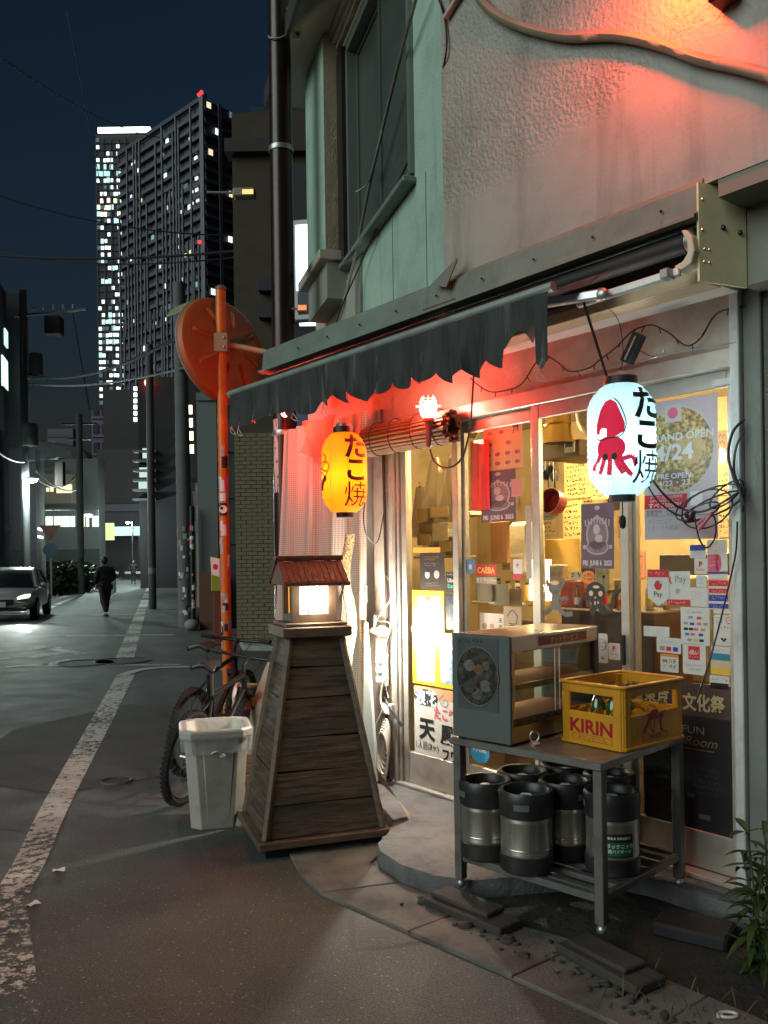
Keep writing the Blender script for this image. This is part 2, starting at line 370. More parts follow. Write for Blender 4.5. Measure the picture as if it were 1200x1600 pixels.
for y in (13.2, 18.6, 26): x = e0[0]+(y-e0[1])*-.265; mark([(x-1.5, y+.1), (x+.9, y)], .14 if y < 15 else .2)
for a, b_, w in (((0,1018),(95,1012),.2), ((10,1042),(75,1038),.2), ((40,1028),(100,1020),.3), ((55,1010),(130,1022),.25), ((0,1030),(38,1026),.2), ((70,1040),(110,1030),.2)):
    p, q = G(*a), G(*b_); mark([(p.x, p.y), (q.x, q.y)], w)
for u, v in ((135, 1036), (192, 1033), (182, 1221)):
    p = G(u, v); r = .42 if v < 1100 else .1
    mh = struct(obj('manhole_cover', B().prism([(p.x+r*math.cos(q*.26), p.y+r*math.sin(q*.26)) for q in range(24)], .0, .005), M('cast_iron', (.05,.051,.05), .75, .0, bump=.6, bscale=40)))
    obj('rim', B().tube([(p.x+r*1.04*math.cos(q*.26), p.y+r*1.04*math.sin(q*.26), .002) for q in range(24)], .012, 5, closed=True), M('iron_rim', (.09,.09,.085), .6, .3), mh)
# ================================================================ THE SHOP BUILDING
FRONTW = M('front_stucco', (.30, .285, .25), .8, col2=(.37, .35, .31), scale=1.6, dirt=(.16,.15,.13), dscale=2.2, damt=.45, streak=(.15,.135,.11), sscale=(5,5,.5), samt=.55)
def stucco_bump(m, lo, hi):
    nd = m.node_tree.nodes; lk = m.node_tree.links; p = nd['Principled BSDF']; tc = nd.new('ShaderNodeTexCoord')
    n = nd.new('ShaderNodeTexNoise'); n.inputs['Scale'].default_value = 48; n.inputs['Detail'].default_value = 3; lk.new(tc.outputs['Object'], n.inputs['Vector'])
    sx = nd.new('ShaderNodeSeparateXYZ'); lk.new(tc.outputs['Object'], sx.inputs[0])
    # sprayed texture above an uneven line that rises to the right, trowelled smooth below it
    w = nd.new('ShaderNodeTexNoise'); w.inputs['Scale'].default_value = 3; lk.new(tc.outputs['Object'], w.inputs['Vector'])
    a = nd.new('ShaderNodeMath'); a.operation = 'MULTIPLY_ADD'; a.inputs[1].default_value = -.12; lk.new(sx.outputs['X'], a.inputs[0]); lk.new(sx.outputs['Z'], a.inputs[2])
    b_ = nd.new('ShaderNodeMath'); b_.operation = 'MULTIPLY_ADD'; b_.inputs[1].default_value = .25; lk.new(w.outputs['Fac'], b_.inputs[0]); lk.new(a.outputs[0], b_.inputs[2])
    mr = nd.new('ShaderNodeMapRange'); mr.inputs[1].default_value = lo; mr.inputs[2].default_value = hi; mr.inputs[3].default_value = .05; mr.inputs[4].default_value = .6; lk.new(b_.outputs[0], mr.inputs[0])
    bp = nd.new('ShaderNodeBump'); bp.inputs['Distance'].default_value = .025; lk.new(n.outputs['Fac'], bp.inputs['Height']); lk.new(mr.outputs[0], bp.inputs['Strength'])
    lk.new(bp.outputs[0], p.inputs['Normal']); p.inputs['Roughness'].default_value = .5
stucco_bump(FRONTW, 3.78, 3.95)
GREENW = M('mint_stucco', (.33, .47, .395), .75, col2=(.39, .54, .455), scale=2.2, bump=.35, bscale=55, dirt=(.2,.27,.23), dscale=3, damt=.45, spec=.3, streak=(.17,.23,.19), sscale=(6,6,.4), samt=.6)
FLASH = M('painted_flashing', (.15, .19, .165), .5, col2=(.19, .235, .205), scale=4, dirt=(.09,.10,.085), dscale=7, damt=.4, spec=.4, streak=(.1,.085,.06), sscale=(9,9,1.2), samt=.5)
CREAM = M('cream_plaster', (.52, .47, .39), .8, col2=(.42, .37, .29), scale=5, bump=.3, bscale=35, dirt=(.28,.23,.17), dscale=4, damt=.5)
WBOARD = M('white_board', (.58, .56, .52), .6, col2=(.5, .47, .43), scale=4)
ALU = M('anodised_aluminium', (.55, .52, .47), .42, .55, col2=(.48, .45, .4), scale=9, dirt=(.25,.22,.18), dscale=8, damt=.35)
ALUW = M('white_aluminium', (.6, .62, .62), .45, .15, col2=(.52, .53, .52), scale=7, dirt=(.3,.28,.24), dscale=7, damt=.4)
DARKM = M('dark_metal', (.03, .03, .032), .45, .6)
PANE = glass('shop_glass')
TAN = M('tan_interior', (.46, .36, .21), .7, col2=(.38, .29, .16), scale=3, dirt=(.25,.18,.09), dscale=3, damt=.6)
bld = thing('shop_building', 'two storey shop with mint and grey stucco walls and glazed front', 'building', O, SROT)
def sl(w): q = Vector(w) - O; return Vector((-q.dot(S), -q.dot(N), q.z))      # world -> shop frame
def sbox(b, s0, s1, n0, n1, z0, z1): return b.box(-s1, -s0, -n1, -n0, z0, z1)
obj('upper_wall', sbox(B(), -.40, 1.5, .1, .35, 3.14, 8.0), FRONTW, bld)
obj('wall_return', sbox(B(), -1.2, -.402, -.2, .37, 3.07, 8.0), M('olive_stucco', (.2,.2,.165), .8, col2=(.26,.26,.21), scale=3, bump=.5, bscale=35), bld)
obj('wall_foot', sbox(B(), -.401, -.16, -.19, .345, 3.067, 3.139), M('cheek_paint', (.2,.2,.165), .7), bld)
C0 = sh(1.5, .35, 0); GD = Vector((-.3, 1, 0)).normalized(); GN = Vector((-GD.y, GD.x, 0))       # mint wall: its run and its outward normal
def gw(t, p, z): return sl(C0 + GD*t + GN*p + Vector((0,0,z)))
def gbox(b, t0, t1, p0, p1, z0, z1):
    vs = [gw(t, p, z) for z in (z0, z1) for t, p in ((t0,p0),(t1,p0),(t1,p1),(t0,p1))]
    return b.add(vs, ((3,2,1,0),(4,5,6,7),(0,1,5,4),(1,2,6,5),(2,3,7,6),(3,0,4,7)))
WT0, WT1, WZ0, WZ1 = .5, 2.02, 3.98, 5.62
wb = B(); gbox(wb, 0, WT0, -.2, 0, 2.9, 8); gbox(wb, WT1, 3.4, -.2, 0, 2.9, 8); gbox(wb, WT0, WT1, -.2, 0, 2.9, WZ0); gbox(wb, WT0, WT1, -.2, 0, WZ1, 8)
obj('side_wall', wb, GREENW, bld)
win = obj('window', gbox(gbox(gbox(gbox(B(), WT0, WT1, -.1, .035, WZ0-.03, WZ0+.02), WT0, WT1, -.1, .03, WZ1-.02, WZ1+.05), WT0-.02, WT0+.03, -.1, .03, WZ0, WZ1), WT1-.03, WT1+.02, -.1, .03, WZ0, WZ1), M('window_frame_metal', (.2,.235,.21), .45, .4), bld)
DGL = M('dark_window_glass', (.055, .07, .065), .25, col2=(.075,.095,.085), scale=1.5, spec=.5)
for t0, t1, p in ((WT0+.03, 1.28, -.03), (1.24, WT1-.03, -.06)):
    obj('pane', gbox(B(), t0+.03, t1-.03, p-.004, p, WZ0+.05, WZ1-.05), DGL, win)
    f = B(); gbox(f, t0, t0+.035, p-.015, p+.015, WZ0+.02, WZ1-.02); gbox(f, t1-.035, t1, p-.015, p+.015, WZ0+.02, WZ1-.02); gbox(f, t0+.036, t1-.036, p-.014, p+.014, WZ0+.02, WZ0+.06); gbox(f, t0+.036, t1-.036, p-.014, p+.014, WZ1-.06, WZ1-.02)
    obj('sash', f, M('sash_metal', (.13,.15,.14), .4, .5), win)
obj('sill', gbox(B(), WT0-.05, WT1+.1, 0, .09, WZ0-.07, WZ0-.032), FLASH, win, bev=.006)
for k in range(4): obj('head_moulding', gbox(B(), .2, WT1+.5, 0, .03+.03*k, WZ1+.06+.05*k, WZ1+.1+.05*k), M('beige_trim', (.36,.33,.25), .6, col2=(.3,.27,.2), scale=6), win)
obj('downpipe_recess', gbox(B(), WT1+.03, WT1+.2, 0, .06, WZ0-.05, WZ1+.05), M('black_shutter_edge', (.02,.012,.014), .35), bld)
sbx = obj('shutter_box', gbox(B(), WT1+.22, 2.98, .001, .16, WZ0+.12, 5.86), GREENW, bld, bev=.008)
obj('edge_trim', gbox(B(), WT1+.206, WT1+.219, .0, .165, WZ0+.1, 5.86), M('tan_render', (.36,.30,.2), .85, col2=(.28,.23,.15), scale=14, bump=.5, bscale=60), sbx)
obj('bottom_ledge', gbox(B(), WT1+.12, 3.03, .001, .24, WZ0+.02, WZ0+.10), M('ledge_paint', (.40,.36,.29), .6), sbx, bev=.008)
obj('ledge_underside', gbox(B(), WT1+.15, 2.9, .001, .17, WZ0-.28, WZ0+.018), M('ledge_under_board', (.24,.26,.215), .7), sbx)  # darker grey-green board below the ledge
eave = obj('eave', gbox(B(), -.2, 3.45, -.2, .42, 5.88, 5.95), M('soffit_board', (.40,.35,.25), .7, col2=(.33,.29,.2), scale=3), bld)
obj('fascia', gbox(B(), -.2, 3.48, .421, .45, 5.84, 6.02), M('dark_fascia', (.05,.045,.04), .5), eave)
obj('patch_panel', gbox(B(), 1.9, 3.2, .001, .012, 3.16, 3.85), M('beige_panel', (.36,.36,.29), .7, col2=(.31,.32,.26), scale=3), bld)
obj('panel_batten', gbox(B(), 1.72, 1.88, .001, .02, 3.12, 3.95), M('grey_batten', (.2,.22,.19), .7), bld)
for t in (.28, .95): obj('wall_crack_filler', gbox(B(), t, t+.006, .0005, .004, 3.2, 3.9), M('filler', (.16,.24,.2), .8), bld)
# flashing and lean-to housing over the shopfront
fl = B()
pr = [(.355,3.165),(.37,3.137),(.385,3.132),(.395,3.03),(.40,3.012),(.428,3.0),(.432,2.985),(.40,2.978),(.33,2.98),(.30,3.0),(.30,3.165)]
fl.prism([(-n, z) for n, z in pr], -3.45, .10, Matrix(((0,0,1,0),(1,0,0,0),(0,1,0,0),(0,0,0,1))))
flo = obj('flashing', fl, FLASH, bld)
for i in range(9): obj('screw', B().ball((-.1-.36*i*1.0+.03, -.405, 3.07), .007, 6, 4), DARKM, flo)
obj('rust_streak', B().box(-1.62, -1.36, -.408, -.402, 3.0, 3.02), M('rusted_seam', (.12,.06,.03), .8), flo)
snail = B().plate([(0,-.01),(.20,.085),(.20,.07),(.13,-.06)], -.008, .0); obj('loose_sheet', snail, M('bent_sheet', (.16,.17,.145), .6), bld, (-1.52,-.425,3.14), (-.12,0,0))
capo = obj('end_panel', B().prism([(.104,-.40),(.172,-.15),(.160,-.146),(.092,-.396)], 2.728, 3.135), M('yellow_end_panel', (.85,.77,.50), .45, .0, col2=(.8,.71,.43), scale=4, dirt=(.5,.42,.22), dscale=6, damt=.4), bld)
for x, z, r in ((.5,.58,.012),(.86,.56,.012),(.07,.83,.006),(.06,.52,.006),(.1,.33,.005),(.2,.33,.005),(.2,.2,.005),(.09,.2,.005)):
    px, py = .104+.068*x, -.40+.25*x
    obj('bolt_hole' if r > .01 else 'rivet', B().ball((px+.001, py-.001, 2.728+.407*z), r, 8, 5), DARKM if r > .01 else M('rivet_metal', (.75,.68,.4), .3, .8), capo)
obj('end_cheek', sbox(B(), -.285, -.153, .005, .142, 2.74, 3.12), M('cheek_paint', (.2,.2,.165), .7), bld)
obj('housing_back', sbox(B(), .06, 3.4, .08, .295, 2.835, 3.13), M('housing_dark', (.03,.03,.028), .8), bld); obj('housing_fill', sbox(B(), -.150, .055, .0, .13, 2.835, 3.125), M('cheek_paint', (.2,.2,.165), .7), bld)
# under the overhang: cream plaster band, soffit, boards
obj('header_band', sbox(B(), -.09, 2.62, -.12, -.005, 2.53, 2.80), CREAM, bld)
obj('soffit', sbox(B(), -.09, 2.62, -.004, .30, 2.802, 2.83), WBOARD, bld)
obj('soffit_board', sbox(B(), -.085, 2.6, .20, .325, 2.742, 2.80), M('tan_timber', (.46,.36,.23), .6, col2=(.38,.28,.17), scale=7, stretch=(1,10,10)), bld, bev=.004)
obj('soffit_board', sbox(B(), -.085, 2.6, .06, .198, 2.75, 2.80), WBOARD, bld, bev=.003)
obj('header_rail', sbox(B(), -.03, 2.40, -.08, .03, 2.44, 2.525), ALU, bld, bev=.004)
obj('jamb', sbox(B(), -.075, -.031, -.1, .05, .1, 2.78), ALUW, bld, bev=.004)
obj('jamb', sbox(B(), -.16, -.078, -.1, .02, .0, 2.78), M('grey_jamb', (.19,.2,.18), .6, col2=(.15,.15,.13), scale=5), bld, bev=.004)
obj('right_pier', sbox(B(), -1.2, -.163, -.2, .0, 0, 3.065), M('pier_render', (.12,.125,.1), .85, col2=(.16,.16,.125), scale=4, bump=.4, bscale=40), bld)
for s0, s1, n1 in ((2.322, 2.345, .035), (2.348, 2.375, .05), (2.378, 2.402, .03)): obj('jamb', sbox(B(), s0, s1, -.08, n1, .1, 2.53), ALU, bld, bev=.003)
POSTM = M('salmon_plaster', (.46,.38,.32), .7, col2=(.38,.30,.24), scale=5, dirt=(.2,.15,.12), dscale=7, damt=.5, bump=.2, bscale=40)
obj('corner_pier', sbox(B(), 2.405, 2.64, -.15, -.002, .1, 2.80), POSTM, bld)
obj('end_wall', sbox(B(), 2.645, 3.66, -.3, -.14, 0, 2.94), M('end_wall_plaster', (.48,.43,.36), .8, col2=(.4,.35,.28), scale=3), bld)
obj('base_wall', sbox(B(), -.03, 2.40, -.12, -.03, .0, .118), STEPM, bld)
obj('threshold', sbox(B(), -.03, 2.40, -.029, .055, .101, .122), ALU, bld, bev=.003)
def door(s0, s1, n, kick, st=.05, m=ALU):
    d = B(); z0, z1 = .125, 2.438
    sbox(d, s0, s0+st, n-.018, n+.018, z0, z1); sbox(d, s1-st, s1, n-.018, n+.018, z0, z1)
    sbox(d, s0+st+.001, s1-st-.001, n-.016, n+.016, z1-.075, z1); sbox(d, s0+st+.001, s1-st-.001, n-.016, n+.016, z0, kick)
    o = obj('door', d, m, bld, bev=.003); obj('pane', sbox(B(), s0+st, s1-st, n-.003, n+.003, kick-.004, z1-.07), PANE, o); return o
door(1.77, 2.318, .0, .33, m=ALU); door(1.16, 1.80, -.042, .33); door(.535, 1.165, .0, .33); d4 = door(-.029, .575, -.042, .30, .055)
obj('handle', sbox(B(), .56, .575, .019, .03, 1.05, 1.2), DARKM, d4)
obj('latch', sbox(B(), .0, .09, -.022, -.012, 2.37, 2.40), ALUW, d4)
# interior of the shop
obj('interior_wall', sbox(B(), -.12, 3.75, -2.15, -2.05, .1, 2.9), TAN, bld)
obj('interior_wall', sbox(B(), -.16, -.11, -2.05, -.125, .1, 2.9), TAN, bld); obj('interior_wall', sbox(B(), 3.70, 3.74, -2.05, -.32, .1, 2.9), TAN, bld)
obj('interior_ceiling', sbox(B(), -.12, 3.7, -2.05, -.31, 2.72, 2.8), M('dark_ceiling', (.24,.2,.14), .8), bld)
obj('interior_floor', sbox(B(), -.12, 3.7, -2.05, -.121, .06, .1), M('shop_floor', (.14,.11,.08), .6), bld)
# ================================================================ AWNING AND LANTERNS
def LF(s0, n0, z0): return lambda s, n, z: Vector((-(s-s0), -(n-n0), z-z0))
aw = sthing('awning', 'dark grey retractable shop awning with torn scalloped valance', 'awning', 1.7, .42, 2.9); L = LF(1.7, .42, 2.9)
CLOTH = M('charcoal_awning_cloth', (.015,.0155,.0155), .75, col2=(.030,.031,.031), scale=5, stretch=(2.5,2.5,.35), dirt=(.07,.07,.065), dscale=7, damt=.4, bump=.25, bscale=18, streak=(.16,.16,.15), sscale=(16,16,1.0), sramp=(.6,.68), samt=.55)
obj('roller', B().tube([L(-.04,.385,2.905), L(3.3,.385,2.905)], .042, 14), M('black_roll_cloth', (.014,.014,.015), .55), aw, smooth=40)
rnd = random.Random(3)
BARN, BARZ, BS0, BS1 = .82, 2.735, .335, 3.14
obj('canopy', B().grid(lambda a, b: L(BS0+(BS1-BS0)*a, .42+(BARN-.42)*b, 2.885+(BARZ-.006-2.885)*b - .035*math.sin(math.pi*b)), 24, 6), CLOTH, aw, smooth=60)
obj('front_bar', B().tube([L(BS0-.02,BARN,BARZ), L(BS1+.03,BARN,BARZ+.004)], .021, 12), M('bar_aluminium', (.38,.45,.42), .4, .5, dirt=(.2,.22,.2), dscale=8), aw, smooth=40)
knots = [BS0]; 
while knots[-1] < BS1: knots.append(knots[-1] + rnd.uniform(.13, .24))
def vbot(s):
    for i in range(len(knots)-1):
        if knots[i] <= s <= knots[i+1]:
            t = (s-knots[i])/(knots[i+1]-knots[i]); h = .052*math.sin(math.pi*t)**.8; break
    else: h = 0
    d = .205 + .045*max(0, 1-(s-BS0)/1.1) + h*(1 if s < 2.5 else .35) + .012*math.sin(s*9)
    if .40 < s < .60: d = .165 + .035*math.sin((s-.40)*40)
    if .33 <= s <= .395: d = .31 + .02*math.sin(s*90)
    return d
def val(a, b):
    s = BS0 + (BS1-BS0)*a; d = vbot(s)*b
    rip = .026*math.sin(s*23+1.3*math.sin(s*7))*b + .013*math.sin(s*47+2*math.sin(s*5))*b*b
    return L(s, BARN+.012+rip, BARZ-.012-d)
obj('valance', B().grid(val, 260, 7), CLOTH, aw, smooth=70)
for s in (3.07, 2.98, 2.30, 1.98, .36):                                   # frayed threads
    z = BARZ-.02-vbot(min(s, BS1)); obj('frayed_thread', B().tube(spline([L(s,BARN+.02,z+.05), L(s+.015,BARN+.03,z), L(s-.02,BARN+.02,z-.05), L(s+.03,BARN+.03,z-.03), L(s+.01,BARN+.025,z+.03)], 5), .0022, 4), M('pale_thread', (.5,.42,.38), .8), aw)
WM = M('white_powder_coat', (.62,.62,.6), .4, .1, dirt=(.3,.28,.25), dscale=9, damt=.5)
STEEL = M('dull_steel', (.42,.42,.41), .38, .8, dirt=(.2,.19,.17), dscale=10, damt=.4)
brk = B(); brk.plate([(-.02,.0),(.04,.02),(.055,.07),(.045,.13),(.02,.165),(-.005,.17),(.02,.12),(.025,.07),(.0,.04),(-.04,.03)], -.03, .03)
obj('end_bracket', brk, M('cream_bracket', (.62,.57,.42), .4), aw, L(-.05,.41,2.775), bev=.004)
obj('end_cap', B().lathe([(.0,0),(.036,0),(.05,.012),(.05,.03),(.03,.04),(0,.04)], 16, M=Matrix.Rotation(math.radians(90),4,'Y')), STEEL, aw, L(-.04,.385,2.905), smooth=40)
arm = obj('folding_arm', B().bar(L(-.04,.44,2.775), L(.40,.56,2.725), .03, .035), WM, aw, bev=.005)
obj('elbow', B().ball(L(.27,.56,2.735), .03, 12, 8, (1.3,.8,1)), STEEL, aw, smooth=60); obj('folding_arm', B().bar(L(.27,.56,2.738), L(.62,.72,2.735), .034, .04), M('bare_aluminium', (.6,.62,.64), .35, .7), aw, bev=.006)
obj('folding_arm', B().bar(L(2.9,.46,2.78), L(2.75,.78,2.74), .03, .035), WM, aw, bev=.005)
obj('arm_socket', B().tube([L(.60,.715,2.725), L(.70,.765,2.71)], .028, 12), M('yellowed_nylon', (.45,.4,.16), .5), aw, smooth=40)
obj('arm_clip', B().box(-.02,.02,-.03,.03,-.02,.02), STEEL, aw, L(.0,.47,2.768), bev=.004)
def lantern_profile(r, h, k=9, rc=.5):
    pr = []
    for i in range(k*4+1):
        t = i/(k*4); z = (t-.5)*h; e = abs(t-.5)*2
        rr = r*(1-max(0,(e-.42)/.58)**2.6*(1-rc)); pr.append((rr + (.0025 if i % 2 else -.0015), z))
    return pr
def paper(name, col, est, tcol):
    m = M(name, col, .7, emit=tcol, es=est); nd = m.node_tree.nodes; lk = m.node_tree.links
    p = nd['Principled BSDF']; t = nd.new('ShaderNodeBsdfTranslucent'); t.inputs[0].default_value = (*tcol, 1)
    mx = nd.new('ShaderNodeMixShader'); mx.inputs[0].default_value = .35
    lk.new(p.outputs[0], mx.inputs[1]); lk.new(t.outputs[0], mx.inputs[2]); tr = nd.new('ShaderNodeBsdfTransparent'); m2 = nd.new('ShaderNodeMixShader'); m2.inputs[0].default_value = .3
    tr.inputs[0].default_value = (*[min(1, .35+.65*c_) for c_ in tcol], 1); lk.new(mx.outputs[0], m2.inputs[1]); lk.new(tr.outputs[0], m2.inputs[2]); lk.new(m2.outputs[0], nd['Material Output'].inputs[0]); return m
def wrap(parent, me, a0, z0, prof, m, name, off=.005, cut=.02):
    """print on a lantern: bend flat XY artwork round the paper at angle a0 and height z0"""
    bm = bmesh.new(); bm.from_mesh(me); bmesh.ops.triangulate(bm, faces=bm.faces)
    for _ in range(4):
        es = [e for e in bm.edges if e.calc_length() > cut]
        if not es: break
        bmesh.ops.subdivide_edges(bm, edges=es, cuts=1); bmesh.ops.triangulate(bm, faces=bm.faces)
    zs = [q[1] for q in prof]
    def rad(z):
        z = min(max(z, zs[0]), zs[-1]); i = min(int((z-zs[0])/(zs[-1]-zs[0])*(len(zs)-1)), len(zs)-2); t = (z-zs[i])/(zs[i+1]-zs[i])
        return max(prof[i][0], prof[i+1][0])
    R = max(q[0] for q in prof)
    for v in bm.verts:
        z = z0 + v.co.y; r = rad(z) + off; a = a0 + v.co.x/R; v.co = Vector((r*math.cos(a), r*math.sin(a), z))
    out = bpy.data.meshes.new(name); bm.to_mesh(out); bm.free(); out.materials.clear(); out.materials.append(m); return link(name, out, parent)
def poly_mesh(polys):
    b = B()
    for P in polys: b.add([(x, y, 0) for x, y in P], [tuple(range(len(P)))])
    me = bpy.data.meshes.new('print'); me.from_pydata(b.v, [], b.f); return me
def blob(cx, cy, rx, ry, n=18, f=lambda q: 1): return [(cx+rx*f(2*math.pi*i/n)*math.cos(2*math.pi*i/n), cy+ry*f(2*math.pi*i/n)*math.sin(2*math.pi*i/n)) for i in range(n)]
def stroke(pts, w):
    P = [Vector((x, y, 0)) for x, y in pts]; P = spline(P, 5); out = []
    for i in range(len(P)-1):
        a, b = P[i], P[i+1]; t = (b-a); 
        if t.length < 1e-6: continue
        n = Vector((-t.y, t.x, 0)).normalized()*w/2; out.append([(q.x, q.y) for q in (a-n, b-n, b+n, a+n)])
    return out
def lantern(name, label, loc, r, h, pap, ink, inner_w, inner_col, face_a):
    t = thing(name, label, 'paper lantern', loc, 0, None); pr = lantern_profile(r, h)
    obj('paper_shade', B().lathe(pr, 40), pap, t, smooth=75)
    cap = M('lantern_cap_'+name, (.02,.02,.022) if 'white' in name else (.03,.004,.006), .45)
    obj('top_ring', B().lathe([(r*.46,h/2-.004),(r*.5,h/2-.004),(r*.5,h/2+.035),(r*.46,h/2+.035),(r*.46,h/2-.004)], 28), cap, t, smooth=40)
    obj('bottom_ring', B().lathe([(.001,-h/2-.025),(r*.38,-h/2-.028),(r*.4,-h/2+.004),(r*.36,-h/2+.004)], 28), cap, t, smooth=40)
    for k in range(8):
        q = k*math.pi/4+.2; obj('seam', B().tube([Vector(((x+.002)*math.cos(q), (x+.002)*math.sin(q), z)) for x, z in pr[::2]], .0012, 4), M('seam_'+name, (.35,.42,.42) if 'white' in name else (.45,.2,.01), .7), t)
    ld = bpy.data.lights.new('bulb_light', 'POINT'); ld.energy = inner_w; ld.color = inner_col; ld.shadow_soft_size = .05
    lo = bpy.data.objects.new('bulb_light', ld); COL.objects.link(lo); lo.parent = t; lo.location = (0,0,-.02)
    for ch, z in (('た', .148), ('こ', .005), ('焼', -.135)):
        wrap(t, text_mesh(ch, .158, bold=.03 if ch != '焼' else .0), face_a, z, pr, ink, 'lettering', .0085)
    return t, pr
wl_loc = D(971, 688, 3.87); a_cam = math.atan2(-wl_loc.y, -wl_loc.x)
WLANT, wpr = lantern('white_lantern', 'white paper lantern lettered in black with red octopus, above the yellow crate', wl_loc, .150, .50,
    paper('white_lantern_paper', (.5,.68,.72), .03, (.50,.86,.95)), INK, 2.0, (.86,.97,1.0), a_cam+.80)
octo = [[(-.062,.018),(-.06,.06),(-.04,.12),(-.02,.155),(.005,.165),(.03,.15),(.05,.10),(.066,.055),(.062,.02),(.03,.0),(-.03,.0)], blob(.004,-.05,.062,.046, f=lambda q: 1+.15*abs(math.sin(q)))]
for k, (x0, x1, dy) in enumerate(((-.06,-.075,.0),(-.03,-.045,-.03),(.0,-.005,-.04),(.03,.05,-.03),(.05,.095,.03),(.055,.085,-.045))):
    octo += stroke([(x0*.7,-.075),(x0,-.11+dy*.3),(x1,-.12+dy),(x1*1.15,-.145+dy*.6)], .021)
wrap(WLANT, poly_mesh(octo), a_cam-.33, .0, wpr, M('lantern_red_print', (.6,.01,.05), .7, emit=(.7,.01,.06), es=.12), 'octopus_print')
wrap(WLANT, poly_mesh(stroke([(-.06,.0),(-.045,-.01),(-.01,-.005),(.05,.005),(.07,.06),(.045,.14),(.02,.17)], .006)), a_cam-.33, -.002, wpr, INK, 'octopus_outline', .007)
for ex in (-.018,.02): wrap(WLANT, poly_mesh([blob(ex,-.086,.012,.015)]), a_cam-.33, -.002, wpr, INK, 'octopus_eye', .0075)
wrap(WLANT, poly_mesh([[(-.045,.0),(-.012,.0),(-.012,.035),(-.03,.04),(-.042,.03)]]), a_cam-.33, -.0, wpr, M('lantern_bare_patch', (.8,.85,.85), .7, emit=(.8,.95,1), es=.5), 'bare_patch', .0065)
tz = -.278
obj('tassel', B().tube([(0,0,tz),(0,0,tz-.06)], .003, 5).lathe([(.001,tz-.06),(.014,tz-.07),(.017,tz-.095),(.012,tz-.12),(.001,tz-.125)], 8), M('black_tassel', (.015,.014,.015), .8), WLANT)
obj('hook_ring', B().tube([(.018*math.cos(q*.5),0,.30+.018*math.sin(q*.5)) for q in range(13)], .002, 5), STEEL, WLANT)
yl_loc = D(538, 739, 5.13); ya = math.atan2(-yl_loc.y, -yl_loc.x)
YLANT, ypr = lantern('yellow_lantern', 'glowing yellow paper lantern lettered in dark red by the mesh sheet', yl_loc, .136, .48,
    paper('yellow_lantern_paper', (.8,.3,.01), .045, (1.0,.33,.002)), DKRED_INK, 1.5, (1.0,.86,.35), ya+.52)
wrap(YLANT, poly_mesh(stroke([(-.01,.09),(.02,.06),(.0,.03),(-.02,.0),(.03,-.02)], .009)+stroke([(-.03,.04),(.03,.035),(.04,.0),(.01,-.05),(-.02,-.02)], .008)+stroke([(.02,-.05),(-.02,-.09),(-.025,-.13)], .03)), ya-1.0, .02, ypr, DKRED_INK, 'crest_print')
obj('bulb_holder', B().lathe([(.001,.30),(.05,.295),(.058,.262),(.001,.258)], 16), M('holder_chrome', (.5,.4,.3), .3, .7), YLANT, smooth=40)
# suspension of the white lantern
tag(obj('hanging_flex', B().tube([L2 for L2 in (D(908,460,3.75), D(930,530,3.8), D(948,588,3.82))], .0065, 6), M('black_rubber', (.012,.012,.013), .5)), 'thick black cord running from awning arm to the white lantern', 'cord')
tag(obj('lantern_wire', B().tube(spline([sh(.27,.56,2.70), D(966,500,3.86), D(974,555,3.87), D(968,580,3.87)], 5), .0018, 5), DARKM), 'thin wire with clip hanging from awning elbow to white lantern', 'wire')
# caged work lamp
wk = thing('work_lamp', 'caged work lamp burning red white in front of the rolled blind', 'work lamp', D(669, 636, 5.12), 0)
RAD = [(.03,-.07),(.046,-.04),(.052,0),(.048,.035),(.036,.065)]
cg = B()
for k in range(8):
    q = k*math.pi/4; cg.tube([(r*math.cos(q), r*math.sin(q), z) for r, z in RAD] + ([(.0,0,.078)] if 0 else []), .0028, 5)
for r, z in ((.052,0),(.044,.045),(.05,-.03)): cg.tube([(r*math.cos(q*.4), r*math.sin(q*.4), z) for q in range(16)], .0028, 5, closed=True)
obj('cage', cg, M('cage_plastic', (.75,.3,.25), .4, emit=(1,.35,.28), es=.9), wk)
obj('bulb', B().ball((0,0,-.01), .03, 12, 8, (1,1,1.5)), glow('work_bulb', (1,.42,.33), 40), wk, smooth=60)
obj('collar', B().lathe([(.0,-.085),(.034,-.085),(.036,-.07),(.03,-.068),(0,-.068)], 14), M('red_collar', (.5,.03,.03), .4), wk)
obj('handle', B().lathe([(.0,-.24),(.014,-.24),(.017,-.2),(.02,-.12),(.026,-.086),(0,-.086)], 14), M('grey_rubber', (.09,.085,.085), .6), wk, smooth=40)
obj('guard_pin', B().tube([(-.075,0,.005),(.075,0,.005)], .005, 6), M('pin', (.8,.6,.55), .4, emit=(1,.5,.4), es=1.2), wk)
wd = bpy.data.lights.new('red_work_light', 'POINT'); wd.energy = 5.5; wd.color = (1, .022, .009); wd.shadow_soft_size = .03
wo = bpy.data.objects.new('red_work_light', wd); COL.objects.link(wo); wo.parent = wk; wo.location = (-.05, -.06, .02)
tag(obj('work_lamp_cable', B().tube(spline([D(672,702,5.12), D(680,722,5.1), D(700,731,5.0), D(722,715,4.95), D(734,670,4.93), D(738,620,4.93), D(740,585,4.93)], 8), .006, 6), M('black_rubber', (.012,.012,.013), .5)), 'black cable looping down from the caged work lamp to awning', 'cable')
